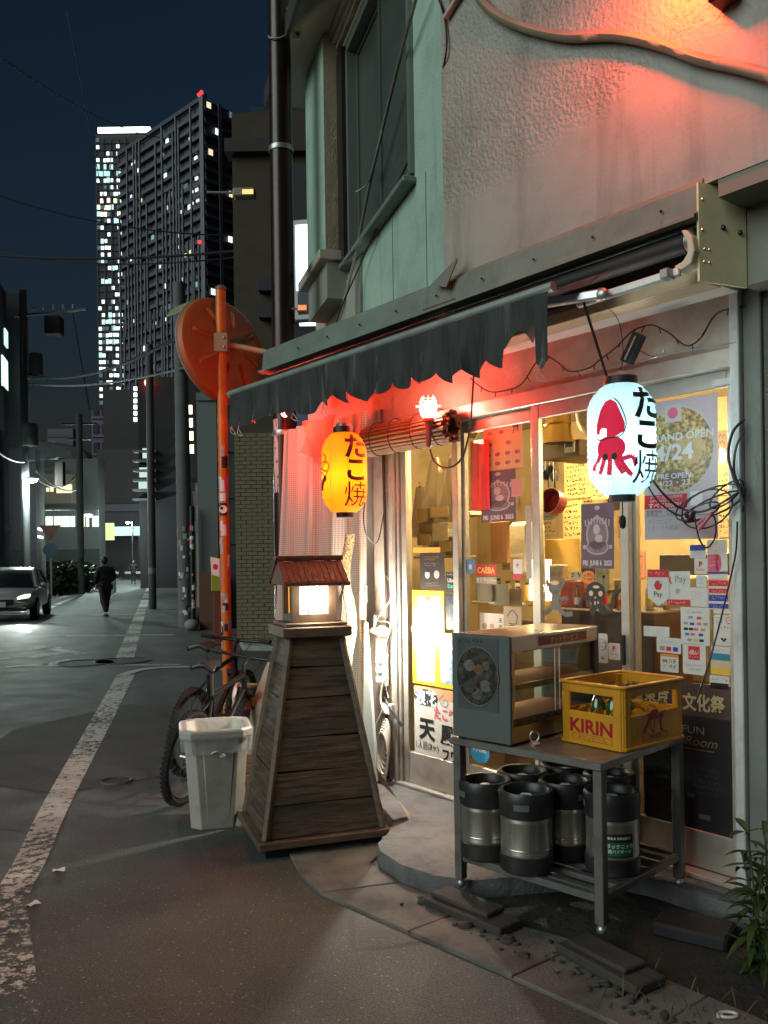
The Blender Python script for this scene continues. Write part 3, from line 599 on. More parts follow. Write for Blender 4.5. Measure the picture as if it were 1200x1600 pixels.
# second red lamp, hung behind the valance near its left end
wk2 = sthing('red_lamp', 'small red lamp hidden behind the left end of the valance', 'lamp', 3.20, .36, 2.665)
obj('bulb', B().ball((0,0,0), .028, 12, 8, (1,1,1.3)), glow('red_bulb', (1,.12,.06), 12), wk2, smooth=60); obj('holder', B().lathe([(.001,.08),(.016,.08),(.018,.03),(.001,.03)], 12), DARKM, wk2); obj('flex', B().tube([(0,0,.08),(.01,-.02,.16)], .004, 5), DARKM, wk2)
w2d = bpy.data.lights.new('red_lamp_light', 'POINT'); w2d.energy = 9; w2d.color = (1,.022,.006); w2d.shadow_soft_size = .03
w2o = bpy.data.objects.new('red_lamp_light', w2d); COL.objects.link(w2o); w2o.parent = wk2; w2o.location = (0,.02,-.05)
# rolled reed blind
rb = sthing('reed_blind', 'rolled up reed blind tied over the left door', 'blind', 2.14, .10, 2.40, .0)
REED = M('reed', (.32,.2,.12), .65, col2=(.22,.13,.07), scale=9, stretch=(1.2,8,8), dirt=(.08,.04,.02), dscale=14, damt=.8)
rme = B().tube([(-.42,0,0),(-.14,.001,.002),(.14,-.001,-.001),(.42,0,0)], .0115, 6).mesh('slat', smooth=60); rme.materials.append(REED)
for k in range(46):
    q = k*.262; r = .045 + .0013*k
    link('slat', rme, rb, (rnd.uniform(-.02,.02), r*math.cos(q)*.8, r*math.sin(q)), (0, 0, rnd.uniform(-.008,.008)))
for x in (-.3,-.1,.12,.32): obj('tie_cord', B().tube([(x+.004*math.sin(q), .088*math.cos(q*.4), .112*math.sin(q*.4)) for q in range(16)], .0035, 5, closed=True), M('dark_cord', (.05,.02,.015), .8), rb)
# ================================================================ WOODEN LANTERN TOWER
TW = thing('wooden_lantern_tower', 'dark timber lantern tower with lit window and red roof on the road corner', 'lantern tower', (-.44,4.94,0), math.radians(19.5))
WOOD = M('burnt_timber', (.028,.018,.013), .6, col2=(.17,.11,.07), scale=3.6, mix=(.38,.68), stretch=(1.1,1.1,13), bump=.5, bscale=12, rvar=.12, dirt=(.022,.016,.012), dscale=1.8, damt=.7)
WOODE = M('burnt_timber_edge', (.07,.045,.03), .55, col2=(.14,.09,.06), scale=5, stretch=(2,2,6), bump=.3, bscale=20)
obj('base_plate', B().box(-.375,.375,-.335,.335,.055,.095), WOODE, TW, bev=.004)
for x in (-.27,.27):
    for y in (-.24,.24): obj('foot', B().box(x-.06,x+.06,y-.05,y+.05,.0,.054), DARKM, TW)
zs = [.096,.285,.445,.615,.80,.945,1.165]; zs = [.096,.27,.44,.62,.83,1.0,1.165]
def hw(z): t = (z-.096)/(1.165-.096); return (.335+(.150-.335)*t, .295+(.150-.295)*t)
core = B(); a, b_ = hw(.096), hw(1.165)
core.add([(-a[0]+.02,-a[1]+.02,.096),(a[0]-.02,-a[1]+.02,.096),(a[0]-.02,a[1]-.02,.096),(-a[0]+.02,a[1]-.02,.096),(-b_[0]+.02,-b_[1]+.02,1.165),(b_[0]-.02,-b_[1]+.02,1.165),(b_[0]-.02,b_[1]-.02,1.165),(-b_[0]+.02,b_[1]-.02,1.165)], ((3,2,1,0),(4,5,6,7),(0,1,5,4),(1,2,6,5),(2,3,7,6),(3,0,4,7)))
obj('core', core, M('core_black', (.008,.006,.005), .9), TW)
for face in range(4):
    for i in range(6):
        z0, z1 = zs[i]+.003, zs[i+1]-.003; dv = rnd.uniform(-.003,.004); tilt = rnd.uniform(-.006,.006)
        h0, h1 = hw(z0), hw(z1); vs = []
        for z, h, sgn in ((z0,h0,1),(z1,h1,1)):
            A_, P_ = (h[0], h[1]) if face % 2 == 0 else (h[1], h[0])
            for off in (0, -.018):
                for x in (-A_+.012, A_-.012): vs.append((x, -(P_+off+dv), z + tilt*(1 if x > 0 else -1)))
        R4 = Matrix.Rotation(face*math.pi/2, 4, 'Z')
        pb = B().add([R4 @ Vector(v) for v in vs], ((0,1,5,4),(3,2,6,7),(0,4,6,2),(1,3,7,5),(4,5,7,6),(0,2,3,1)))
        obj('plank', pb, WOOD, TW, bev=.002)
for sx in (-1,1):
    for sy in (-1,1):
        p0, p1 = hw(.096), hw(1.165); obj('corner_batten', B().bar((sx*p0[0],sy*p0[1],.097),(sx*p1[0],sy*p1[1],1.164),.03,.03,(sx,sy,.0)), WOODE, TW, bev=.003)
obj('cap', B().box(-.20,.20,-.20,.20,1.166,1.225), WOODE, TW, bev=.006); obj('cap_moulding', B().box(-.175,.175,-.175,.175,1.226,1.245), WOODE, TW, bev=.004)
hs = .128; HB = M('house_timber', (.055,.032,.022), .6, col2=(.085,.05,.034), scale=6, stretch=(3,3,1))
house = obj('lamp_house', B().box(-hs,hs,-hs,hs,1.246,1.29).box(-hs,hs,-hs,hs,1.462,1.478), HB, TW)
for sx in (-1,1):
    for sy in (-1,1): obj('post', B().box(sx*hs-(.042 if sx>0 else 0),sx*hs+(.042 if sx<0 else 0),sy*hs-(.042 if sy>0 else 0),sy*hs+(.042 if sy<0 else 0),1.2905,1.4615), HB, house)
obj('pane', B().box(-.086,.086,-.1,-.096,1.2905,1.4615), glow('tower_window_glow', (1,.93,.74), .62), house)
obj('pane', B().box(-.1,-.096,-.085,.085,1.2905,1.4615), glow('tower_window_amber', (1,.42,.06), .35), house)
mu = B()
for x in (-.03,.03): mu.box(x-.0025,x+.0025,-.107,-.1005,1.2905,1.4615)
mu.box(-.086,.086,-.1065,-.101,1.337,1.342); obj('muntin', mu, HB, house)
for y in (-.03,.03): obj('muntin', B().box(-.107,-.1005,y-.0025,y+.0025,1.2905,1.4615), HB, house)
td = bpy.data.lights.new('tower_light', 'POINT'); td.energy = 2.5; td.color = (1,.86,.6); td.shadow_soft_size = .04
to = bpy.data.objects.new('tower_light', td); COL.objects.link(to); to.parent = TW; to.location = (.02,-.16,1.38)
RTIM = M('red_brown_shingle', (.09,.024,.015), .65, col2=(.15,.04,.024), scale=9, bump=.7, bscale=26, stretch=(1,1,.5))
rf = obj('roof', B().prism([(-.175,1.475),(-.03,1.575),(.03,1.575),(.175,1.475),(.175,1.462),(-.175,1.462)], -.185, .185, Matrix(((0,0,1,0),(1,0,0,0),(0,1,0,0),(0,0,0,1)))), RTIM, TW)
for sy in (-1,1):
    for k in range(11):
        x = -.19+k*.0345; w = .0325
        dz = rnd.uniform(0,.006)
        q = B().add([(x,sy*.195,1.476+dz),(x+w,sy*.195,1.476+dz),(x+w,sy*.035,1.592+dz),(x,sy*.035,1.592+dz),(x,sy*.195,1.464),(x+w,sy*.195,1.464),(x+w,sy*.035,1.578),(x,sy*.035,1.578)], ((0,1,2,3),(7,6,5,4),(0,4,5,1),(1,5,6,2),(2,6,7,3),(3,7,4,0)))
        obj('shingle', q, RTIM, rf, bev=.002)
obj('ridge', B().box(-.2,.2,-.042,.042,1.594,1.625), RTIM, rf, bev=.01, seg=2)
obj('eave_board', B().box(-.192,.192,-.203,-.192,1.452,1.474), RTIM, rf, bev=.003); obj('eave_board', B().box(-.192,.192,.192,.203,1.452,1.474), RTIM, rf, bev=.003)
for sx in (-1,1): obj('gable_bracket', B().prism([(-.15,1.455),(.15,1.455),(.0,1.56)], sx*.15-.006, sx*.15+.006, Matrix(((0,0,1,0),(1,0,0,0),(0,1,0,0),(0,0,0,1)))), HB, rf)
sp = B().prism([(0,0),(.045,.16),(.06,.17),(.03,.05),(.012,-.03)], -.002, .002, Matrix(((1,0,0,0),(0,0,1,0),(0,1,0,0),(0,0,0,1)))); sp.tube([(.02,.0,.0),(.012,0,-.11)], .006, 6)
tag(obj('scraper', sp, M('pale_steel', (.55,.56,.5), .4, .5), None, (TW.matrix_world @ Vector((0,0,0))) + Vector((-.44+.17,4.94-.04+.05,1.355))), 'flat metal scraper leaning on the lantern tower ledge', 'scraper')
# ================================================================ TRASH CAN, DRUM, SACK
tcn = thing('trash_can', 'grey plastic trash can lined with clear bag beside the tower', 'trash can', (-1.125,5.06,0), math.radians(14))
def octa(w, d, c, x0, y0): return [(x0+c,y0),(x0+w-c,y0),(x0+w,y0+c),(x0+w,y0+d-c),(x0+w-c,y0+d),(x0+c,y0+d),(x0,y0+d-c),(x0,y0+c)]
def ringstack(levels, close_bottom=True, close_top=False):
    b = B(); n = len(levels[0][0])
    for P, z in levels: b.v += [(x, y, z) for x, y in P]
    for i in range(len(levels)-1):
        for j in range(n): b.f.append((i*n+j, i*n+(j+1) % n, (i+1)*n+(j+1) % n, (i+1)*n+j))
    if close_bottom: b.f.append(tuple(reversed(range(n))))
    if close_top: b.f.append(tuple((len(levels)-1)*n+j for j in range(n)))
    return b
def tc(z, i=0): t = z/.56; w = .255+.065*t-2*i; d = .285+.065*t-2*i; return octa(w, d, .05-i*.3, -.0325*t+i, -.0325*t+i)
CAN = M('grey_plastic', (.40,.38,.335), .5, col2=(.34,.32,.28), scale=4, dirt=(.17,.15,.12), dscale=5, damt=.55)
body = ringstack([(tc(.0),.0),(tc(.02),.02),(tc(.5),.5),(tc(.5,.008),.5),(tc(.03,.012),.03)]); body.f.append(tuple(4*8+j for j in range(8)))
obj('bin_body', body, CAN, tcn, bev=.006, seg=2)
obj('rib_panel', ringstack([([(.075,-.004),(.19,-.004),(.19,.01),(.075,.01)],.06),([(.06,-.032),(.215,-.032),(.215,.0),(.06,.0)],.44)], True, True), CAN, tcn, bev=.005)
rimb = ringstack([(octa(.335,.365,.05,-.04,-.04),.50),(octa(.36,.39,.055,-.052,-.052),.515),(octa(.36,.39,.055,-.052,-.052),.55),(octa(.34,.37,.05,-.042,-.042),.563),(octa(.29,.32,.045,-.017,-.017),.555),(octa(.285,.315,.045,-.015,-.015),.50)], False)
obj('rim', rimb, M('rim_plastic', (.42,.42,.39), .4), tcn, bev=.004)
BAGM = M('clear_film', (.6,.62,.6), .25, alpha=.34, spec=.8, bump=.5, bscale=22)
def film(a, b):
    P = octa(.366,.396,.055,-.055,-.055); n = len(P); k = a*n; i = int(k) % n; t = k-int(k); x = P[i][0]*(1-t)+P[(i+1) % n][0]*t; y = P[i][1]*(1-t)+P[(i+1) % n][1]*t
    cx, cy = .128, .143; f = 1 - b*.07 + .012*math.sin(a*70+b*5)*b + .006*math.sin(a*33)
    return Vector((cx+(x-cx)*f, cy+(y-cy)*f, .555-.125*b-.008*math.sin(a*26)*b))
obj('bag_liner', B().grid(film, 96, 6), BAGM, tcn, smooth=70)
def inner_bag(a, b):
    P = octa(.288,.318,.045,-.016,-.016); n = len(P); k = a*n; i = int(k) % n; t = k-int(k); x = P[i][0]*(1-t)+P[(i+1) % n][0]*t; y = P[i][1]*(1-t)+P[(i+1) % n][1]*t
    f = 1-b*.35+.02*math.sin(a*60)*b; return Vector((.128+(x-.128)*f, .143+(y-.143)*f, .555-.22*b))
obj('bag_inside', B().grid(inner_bag, 64, 4), M('milky_film', (.68,.66,.6), .35, alpha=.75, bump=.4, bscale=25), tcn, smooth=70)
obj('bag_knot', B().tube(spline([(.1,-.048,.43),(.125,-.058,.445),(.15,-.052,.43),(.165,-.06,.42),(.14,-.055,.415)],4), .005, 5), M('milky_film', (.68,.66,.6), .35), tcn)
dr = thing('steel_drum', 'small rusty steel drum behind the bicycles at the mirror post', 'drum', (-1.235,7.36,0))
RUST = M('rusty_tan_paint', (.36,.26,.14), .6, col2=(.28,.19,.1), scale=3, dirt=(.16,.055,.015), dscale=5, damt=.9, bump=.2)
obj('drum_body', B().lathe([(.001,.004),(.15,.004),(.155,.01),(.155,.15),(.161,.16),(.155,.17),(.155,.33),(.161,.34),(.155,.35),(.155,.49),(.001,.49)], 32), RUST, dr, smooth=50)
obj('band', B().lathe([(.1575,.18),(.1575,.325)], 32), M('grey_band', (.1,.1,.1), .5), dr, smooth=50)
obj('drum_lid', B().lathe([(.17,.475),(.172,.51),(.165,.518),(.158,.508),(.001,.508)], 32), M('rusty_lid', (.45,.30,.13), .5, col2=(.3,.16,.06), scale=5), dr, smooth=50)
sk = B()
def sack(a, b):
    q = a*2*math.pi; r = (.24*(1-b**2.2)+.02)*(1+.10*math.sin(q*3+b*4)+.05*math.sin(q*7-b*9)); return Vector((r*math.cos(q)*1.0, r*math.sin(q)*.8, .92*b+.03*math.sin(q*4)*b*(1-b)))
tag(obj('cream_cover', sk.grid(sack, 48, 20), M('cream_tarp', (.55,.5,.36), .7, col2=(.48,.43,.3), scale=6, bump=.6, bscale=14), None, (-.82,6.5,0), smooth=70), 'cream cloth cover heaped behind the lantern tower', 'cloth cover')
tcn.scale = (1.2,1.12,1.07); tcn.location = (-1.165,5.05,0)
bgp = thing('paper_bag', 'small cream paper bag tucked between trash can and tower', 'paper bag', G(381,1272)+Vector((.0,.06,0)), .3); obj('bag_body', ringstack([(octa(.10,.07,.01,-.05,-.035),.0),(octa(.105,.075,.012,-.0525,-.0375),.07),(octa(.09,.05,.01,-.045,-.025),.15)], True), M('cream_paper_bag', (.5,.4,.24), .7, bump=.4, bscale=20), bgp); obj('bag_fold', B().box(-.044,.044,-.03,-.024,.12,.15), M('cream_paper_bag', (.5,.4,.24), .7), bgp)
wbx = thing('wooden_box', 'low slatted wooden box behind the paper bag', 'wooden box', (-.98,5.75,0), .3)
for k in range(4): obj('slat', B().box(-.2,.2,-.012,.0,.02+.07*k,.08+.07*k), M('reddish_crate_wood', (.16,.08,.045), .7, col2=(.11,.05,.03), scale=5, stretch=(1,6,6)), wbx, bev=.003)
for x in (-.19,.19): obj('corner_post', B().box(x-.015,x+.015,.001,.03,0,.31), M('reddish_crate_wood', (.16,.08,.045), .7), wbx)
# ================================================================ BICYCLES
BLK = M('bike_black', (.013,.013,.014), .4); RUB = M('tyre_rubber', (.018,.018,.018), .8, bump=.8, bscale=60); CHR = M('bike_chrome', (.34,.33,.31), .3, .9); GOLD = M('gold_anodise', (.35,.22,.08), .3, .8)
def wheel(parent, x, z=.33):
    w = obj('wheel', B().tube([(x,-.05,z),(x,.05,z)], .02, 10), CHR, parent)
    def ring(r, rr, n=40, k=8): return B().tube([(x+r*math.cos(2*math.pi*i/n),0,z+r*math.sin(2*math.pi*i/n)) for i in range(n)], rr, k, closed=True)
    ty = ring(.302,.027,48,8)
    for i in range(60):
        q = 2*math.pi*i/60
        for s_ in (-.014,.014): c = Vector((x+.326*math.cos(q),s_,z+.326*math.sin(q))); ty.box(-.007,.007,-.009,.009,-.004,.005, Matrix.Translation(c) @ Matrix.Rotation(-q+math.pi/2,4,'Y'))
    obj('tyre', ty, RUB, w); obj('rim', ring(.272,.013,40,6), M('rim_grey', (.2,.2,.2), .3, .7), w, smooth=60)
    sp_ = B()
    for i in range(28):
        q = 2*math.pi*i/28+(.12 if i % 2 else -.12); q2 = 2*math.pi*i/28
        sp_.tube([(x+.018*math.cos(q),.03*(1 if i % 2 else -1),z+.018*math.sin(q)),(x+.265*math.cos(q2),0,z+.265*math.sin(q2))], .0012, 3)
    obj('spokes', sp_, M('spoke_steel', (.12,.12,.12), .5, .5), w); return w
def bicycle(label, loc, rz, lean, steer=.0):
    t = thing('bicycle', label, 'bicycle', loc, rz, None); t.rotation_euler = (lean, 0, rz)
    wheel(t, 0); fr = B(); bb = (.42,0,.29); st_ = (.28,0,.72); hd = (.80,0,.80); hb = (.84,0,.68)
    fr.tube([bb, st_], .017, 8); fr.tube([st_, hd], .019, 8); fr.tube([bb, hb], .024, 8); fr.tube([hd, hb], .024, 8)
    for y in (-.055,.055): fr.tube([(0,y,.33),(.36,y*.6,.29),(.42,0,.29)], .011, 6); fr.tube([(0,y,.33),(.2,y*.7,.6),(.28,0,.68)], .010, 6)
    obj('frame', fr, BLK, t, smooth=50); fx = 1.04; wheel(t, fx)
    fk = B(); 
    for y in (-.065,.065): fk.tube([(.855,y,.66),(.93,y,.5),(fx,y,.33)], [.017,.016,.012], 8)
    fk.bar((.855,-.075,.665),(.855,.075,.665),.04,.035); fo = obj('fork', fk, BLK, t, smooth=50)
    for y in (-.065,.065): obj('stanchion', B().tube([(.868,y,.63),(.905,y,.555)], .0185, 8), GOLD, fo, smooth=50)
    obj('seat_post', B().tube([(.28,0,.72),(.215,0,.93)], .013, 8), CHR, t, smooth=50)
    obj('saddle', B().grid(lambda a, b: Vector((.06+.28*a, (b-.5)*(.16*(1-a)**1.1+.035)*1.0, .965+.02*math.sin(a*3.1)-.05*abs(b-.5)**1.5*2+.014*(1-a))), 12, 8), M('saddle_vinyl', (.03,.03,.032), .35), t, smooth=80).modifiers.new('thick','SOLIDIFY').thickness = .03
    hbz = .93; hbb = B(); hbb.tube([hd,(.785,0,.88),(.85,0,.93)], .016, 8); hbb.tube(spline([(.80,-.31,.95),(.85,-.15,.935),(.86,0,.93),(.85,.15,.935),(.80,.31,.95)],4), .013, 8); obj('handlebar', hbb, BLK, t, smooth=50)
    for y in (-1,1):
        obj('grip', B().tube([(.80,y*.31,.95),(.825,y*.21,.945)], .018, 8), M('grip_rubber', (.015,.015,.015), .8), t); obj('brake_lever', B().tube(spline([(.845,y*.19,.945),(.89,y*.22,.925),(.875,y*.30,.915)],4), .006, 5), CHR, t)
    obj('brake_cable', B().tube(spline([(.86,.18,.94),(.98,.12,.93),(1.0,.03,.84),(.88,.01,.74)],6), .003, 5).tube(spline([(.86,-.18,.94),(1.0,-.1,.95),(.96,-.03,.82),(.80,.0,.72)],6), .003, 5), BLK, t)
    cr = obj('crank', B().lathe([(.02,-.045),(.095,-.045),(.095,-.04),(.02,-.04),(.02,-.045)], 24, (.42,0,.29), Matrix.Rotation(math.radians(90),4,'X')).bar((.42,-.06,.29),(.30,-.065,.40),.014,.022).bar((.42,.06,.29),(.54,.065,.18),.014,.022), CHR, t)
    for x, y, z in ((.30,-.12,.40),(.54,.12,.18)): obj('pedal', B().box(x-.045,x+.045,y-.045,y+.045,z-.012,z+.012).box(x-.05,x+.05,y-.05,y-.046,z-.016,z+.016), M('pedal_metal', (.07,.05,.035), .6, .2), t, bev=.003)
    obj('chain', B().tube([(.42+.095*math.cos(1.6),-.043,.29+.095),(0,-.043,.365),(-.035,-.043,.33),(0,-.043,.295),(.42,-.043,.195)], .004, 5), M('chain', (.06,.05,.04), .5, .7), t)
    obj('derailleur', B().box(-.02,.02,-.065,-.04,.19,.30).box(-.05,-.03,-.07,-.05,.24,.36), BLK, t, bev=.004)
    return t
bhead = math.atan2(.97, .26)
b1 = bicycle('black mountain bike with white lock parked nearest the trash can', (-1.35,5.60,0.002), bhead, math.radians(8))
lk_ = B().tube(spline([(.80,.03,.52),(.80,.06,.62),(.86,.07,.70),(.94,.06,.66),(.97,.05,.55)],6), .017, 8); obj('u_lock', lk_, M('white_lock', (.62,.58,.52), .45), b1, smooth=60)
b1.scale = (.95,.95,.95)
b2 = bicycle('second dark bicycle parked behind the nearest mountain bike', (-1.50,6.36,0.002), bhead+.05, math.radians(5))
# ================================================================ MIRROR POST
mp = thing('traffic_mirror', 'orange round traffic mirror seen from behind on sticker covered post', 'traffic mirror', (-1.425,7.62,0))
ORG = M('orange_enamel', (.72,.18,.015), .38, col2=(.62,.14,.01), scale=4, dirt=(.28,.07,.015), dscale=5, damt=.5); ORGD = M('faded_orange_shell', (.42,.11,.025), .5, col2=(.33,.12,.04), scale=3, dirt=(.2,.1,.04), dscale=3, damt=.7)
obj('post', B().tube([(.015,0,0),(0,0,2),(-.005,0,4.05)], .046, 16), ORG, mp, smooth=50)
obj('post_cap', B().lathe([(.049,4.02),(.05,4.05),(.03,4.065),(.001,4.068)], 16), M('grey_cap', (.16,.12,.1), .6), mp, smooth=50)
nf = Vector((-.77,.62,-.17)).normalized(); qd = nf.to_track_quat('Z','Y').to_matrix().to_4x4(); mc = Vector((-.0,.16,3.53)); MD = Matrix.Translation(mc) @ qd
shell = obj('mirror_shell', B().lathe([(.001,-.10),(.10,-.10),(.16,-.085),(.40,-.025),(.46,-.02),(.485,-.005),(.495,.02),(.50,.05),(.485,.055)], 56, M=MD), ORGD, mp, smooth=35)
obj('mirror_face', B().lathe([(.485,.05),(.3,.09),(.001,.12)], 40, M=MD), M('mirror_steel', (.8,.8,.8), .05, 1.0), mp, smooth=50)
obj('rim_gasket', B().lathe([(.49,.045),(.505,.05),(.505,.07),(.485,.07)], 56, M=MD), M('rim_grey_rubber', (.25,.24,.2), .6), mp, smooth=50)
for k in range(8):
    q = k*math.pi/4+.3; c, s_ = math.cos(q), math.sin(q)
    rb_ = B().add([MD @ Vector(v) for v in ((.17*c-.012*s_,.17*s_+.012*c,-.088),(.17*c+.012*s_,.17*s_-.012*c,-.088),(.40*c+.028*s_,.40*s_-.028*c,-.03),(.40*c-.028*s_,.40*s_+.028*c,-.03),(.21*c,.21*s_,-.105),(.37*c,.37*s_,-.062))], ((0,1,4),(1,2,5,4),(2,3,5),(3,0,4,5))); obj('rib', rb_, ORGD, shell)
obj('visor', B().lathe([(.505,.05),(.53,.26)], 28, M=MD @ Matrix.Rotation(math.radians(-80),4,'Z'), a0=math.radians(115), a1=math.radians(245)), M('weathered_visor', (.28,.27,.16), .6, dirt=(.1,.1,.06), dscale=8), mp, smooth=50)
obj('clamp', B().box(-.062,.062,-.06,.1,3.46,3.63), M('tan_clamp', (.35,.25,.15), .55, .3), mp, bev=.006)
obj('stay_plate', B().plate([(.0,.0),(.09,-.03),(.06,-.16),(.0,-.12)], .06, .068), M('tan_clamp', (.35,.25,.15), .55), mp, (.03,0,3.55))
for z in (3.5,3.585): obj('bolt', B().ball((.03,-.062,z), .013, 8, 5), STEEL, mp)
obj('stay_arm', B().tube([(.05,.02,3.54),(.16,.03,3.52),(.43,.02,3.46)], .026, 12), M('tan_pipe', (.5,.36,.2), .5), mp, smooth=50)
rnd2 = random.Random(11); SCOL = [PAPER, GREY_INK, INK, WHITE_INK, M('faded_sticker', (.55,.42,.35), .6, col2=(.35,.3,.28), scale=30), PINK_INK, M('silver_sticker', (.45,.45,.47), .4, col2=(.2,.2,.22), scale=40)]
def post_sticker(z, a, h, w, m, mp_=mp, r=.0475):
    o_ = obj('sticker', B().lathe([(r,z-h/2),(r,z+h/2)], 8, (.012*(1-z/2.4),0,0), a0=a-w/2, a1=a+w/2), m, mp_, smooth=60)
    return o_
for k in range(34):
    z = rnd2.choice((2.55,2.45,2.3,2.2,2.12,2.02,1.9,1.75,1.62,1.5,1.4,1.32,1.2,1.1,1.02,.95,.9)) + rnd2.uniform(-.04,.04)
    post_sticker(z, math.radians(-90+rnd2.uniform(-75,60)), rnd2.uniform(.05,.13), rnd2.uniform(.5,1.3), rnd2.choice(SCOL), r=.0472+k*.00006)
post_sticker(2.7, math.radians(-165), .42, .5, M('white_text_sticker', (.6,.58,.55), .6, col2=(.03,.03,.03), scale=35, mix=(.48,.55)))
post_sticker(2.06, math.radians(-95), .11, 1.5, INK, r=.0502)
obj('sticker', B().lathe([(.001,0),(.036,0)], 16, M=Matrix.Translation((0,-.0515,2.06)) @ Matrix.Rotation(math.radians(90),4,'X')), WHITE_INK, mp); obj('sticker', B().lathe([(.001,0),(.014,0)], 12, M=Matrix.Translation((-.012,-.0535,2.07)) @ Matrix.Rotation(math.radians(90),4,'X')), INK, mp)
fl_ = obj('flag_sticker', B().plate([(-.12,-.07),(-.05,-.09),(-.046,.07),(-.13,.09)], -.005, .0), PAPER, mp, (0,0,1.55)); obj('red_mark', B().ball((-.085,-.008,1.55), .022, 10, 6, (1,.15,1.2)), RED_INK, mp)
# ================================================================ STEEL UTILITY POLE BY THE SHOP
upl = thing('steel_pole', 'dark maroon steel utility pole behind the awning end', 'utility pole', (-.80,7.0,0))
MAR = M('maroon_steel', (.02,.008,.008), .3, .2, col2=(.03,.011,.01), scale=2, rvar=.1)
obj('shaft', B().tube([(0,0,0),(.0,0,3.5),(.0,0,9)], [.108,.096,.085], 20), MAR, upl, smooth=50)
for z in (2.62,4.95): obj('band', B().lathe([(.101,z),(.103,z+.01),(.103,z+.03),(.101,z+.04)], 20), STEEL, upl, smooth=50)
obj('number_plate', B().lathe([(.1,2.15),(.1,2.75)], 6, a0=math.radians(-150), a1=math.radians(-118)), M('plate_pale', (.5,.47,.42), .6, col2=(.05,.05,.05), scale=30, mix=(.55,.6)), upl)
obj('cable_loop', B().tube(spline([(-.085,-.02,5.9),(-.06,-.09,5.84),(.03,-.1,5.84),(.1,-.04,5.95),(.07,-.06,6.1)],6), .007, 6), M('grey_cable', (.3,.3,.32), .5), upl)
# ================================================================ STEEL TABLE AND WHAT IS ON IT
TROT = math.radians(7); TW_, TD_, TZ = .78, .74, .775
tb = sthing('steel_table', 'stainless work table with slatted lower shelf standing at the shop step', 'table', .085, .845, .0, TROT)
TSTEEL = M('worn_stainless', (.30,.29,.27), .38, .75, col2=(.22,.21,.195), scale=5, dirt=(.1,.09,.075), dscale=6, damt=.55, rvar=.12)
TDARK = M('dull_leg_steel', (.17,.165,.155), .45, .6, dirt=(.07,.06,.05), dscale=8)
obj('table_top', B().box(-TW_,0,0,TD_,TZ-.035,TZ), TSTEEL, tb, bev=.004)
for x in (-TW_+.025, -.025):
    for y in (.03, TD_-.03):
        zb = .12
        lg = obj('leg', B().box(x-.021,x+.021,y-.021,y+.021,zb,TZ-.036), TDARK, tb, bev=.003)
        obj('caster', B().ball((x,y,zb-.022), .022, 10, 8).tube([(x,y,zb-.02),(x,y,zb+.002)], .009, 8), STEEL, lg, smooth=60)
SZ = .235
for y in (.03, TD_-.03): obj('shelf_rail', B().box(-TW_+.047,-.047,y-.014,y+.014,SZ-.03,SZ), TDARK, tb, bev=.002)
for x in (-TW_+.025, -.025): obj('shelf_rail', B().box(x-.014,x+.014,.052,TD_-.052,SZ-.03,SZ), TDARK, tb, bev=.002)
for k in range(6): y = .09+k*.11; obj('shelf_slat', B().box(-TW_+.04,-.04,y-.02,y+.02,SZ-.028,SZ-.004), TDARK, tb, bev=.002)
# heated display cabinet
cb = sthing('display_cabinet', 'glass fronted heated display cabinet with grey side, on the steel table', 'display cabinet', 0, 0, 0, TROT)
tmat = Matrix.Translation(sh(.085,.845,0)) @ Matrix.Rotation(SROT+TROT, 4, 'Z'); cb.location = tmat @ Vector((-.425,-.02,TZ+.012))
W_, Dp, H_ = .325, .735, .47; CST = M('cabinet_stainless', (.42,.38,.33), .3, .8, col2=(.35,.31,.26), scale=4, rvar=.1); CGR = M('cabinet_grey_paint', (.085,.1,.095), .5, col2=(.1,.115,.11), scale=3)
obj('side_panel', B().box(-W_,0,0,.012,0,H_), CGR, cb, bev=.003); obj('side_panel', B().box(-W_,0,Dp-.012,Dp,0,H_), CGR, cb, bev=.003)
obj('base_tray', B().box(-W_,-.004,.0125,Dp-.0125,.0,.075), CST, cb, bev=.003); obj('vent_strip', B().box(-.003,.002,.02,Dp-.03,.078,.108), M('vent_dark', (.05,.045,.04), .5), cb)
for k in range(9): obj('vent_slot', B().box(.0022,.004,.05+k*.07,.085+k*.07,.087,.098), INK, cb)
obj('top_panel', B().box(-W_,0,.0125,Dp-.0125,H_-.075,H_-.001), CST, cb, bev=.004)
obj('rear_glass', B().box(-W_,-W_+.004,.013,Dp-.013,.076,H_-.076), glass('cabinet_glass'), cb)
for z in (.078,.235):
    sfo = obj('shelf', B().box(-W_+.01,-.02,.015,Dp-.015,z,z+.008), CST, cb)
    for k in range(9): obj('wire', B().tube([(-W_+.02,.06+k*.075,z+.012),(-.025,.06+k*.075,z+.012)], .003, 5), CHR, sfo)
    obj('shelf_edge', B().box(-.022,-.008,.015,Dp-.015,z-.008,z+.02), CST, sfo); obj('tray_mat', B().box(-W_+.03,-.04,.1,Dp-.06,z+.0155,z+.019), M('red_brown_mat', (.28,.09,.06), .5), sfo)
gl = obj('front_glass', B().box(-.008,-.004,.02,Dp*.52,.078,H_-.078).box(-.015,-.011,Dp*.47,Dp-.02,.078,H_-.078), glass('cabinet_glass'), cb)
for y in (.03, Dp*.47, Dp*.52): obj('glass_edge', B().box(-.0035,-.0005,y,y+.006,.08,H_-.08), M('glass_edge_white', (.75,.8,.82), .2), gl)
obj('corner_strip', B().box(-.02,.002,Dp-.045,Dp-.0125,.08,H_-.078), DARKM, cb); obj('corner_strip', B().box(-.02,.001,.0125,.03,.08,H_-.078), CST, cb)
bn = obj('banner', B().box(.001,.004,.22,Dp*.84,H_-.058,H_-.016), M('maroon_banner', (.14,.015,.012), .4, col2=(.1,.01,.01), scale=9), cb)
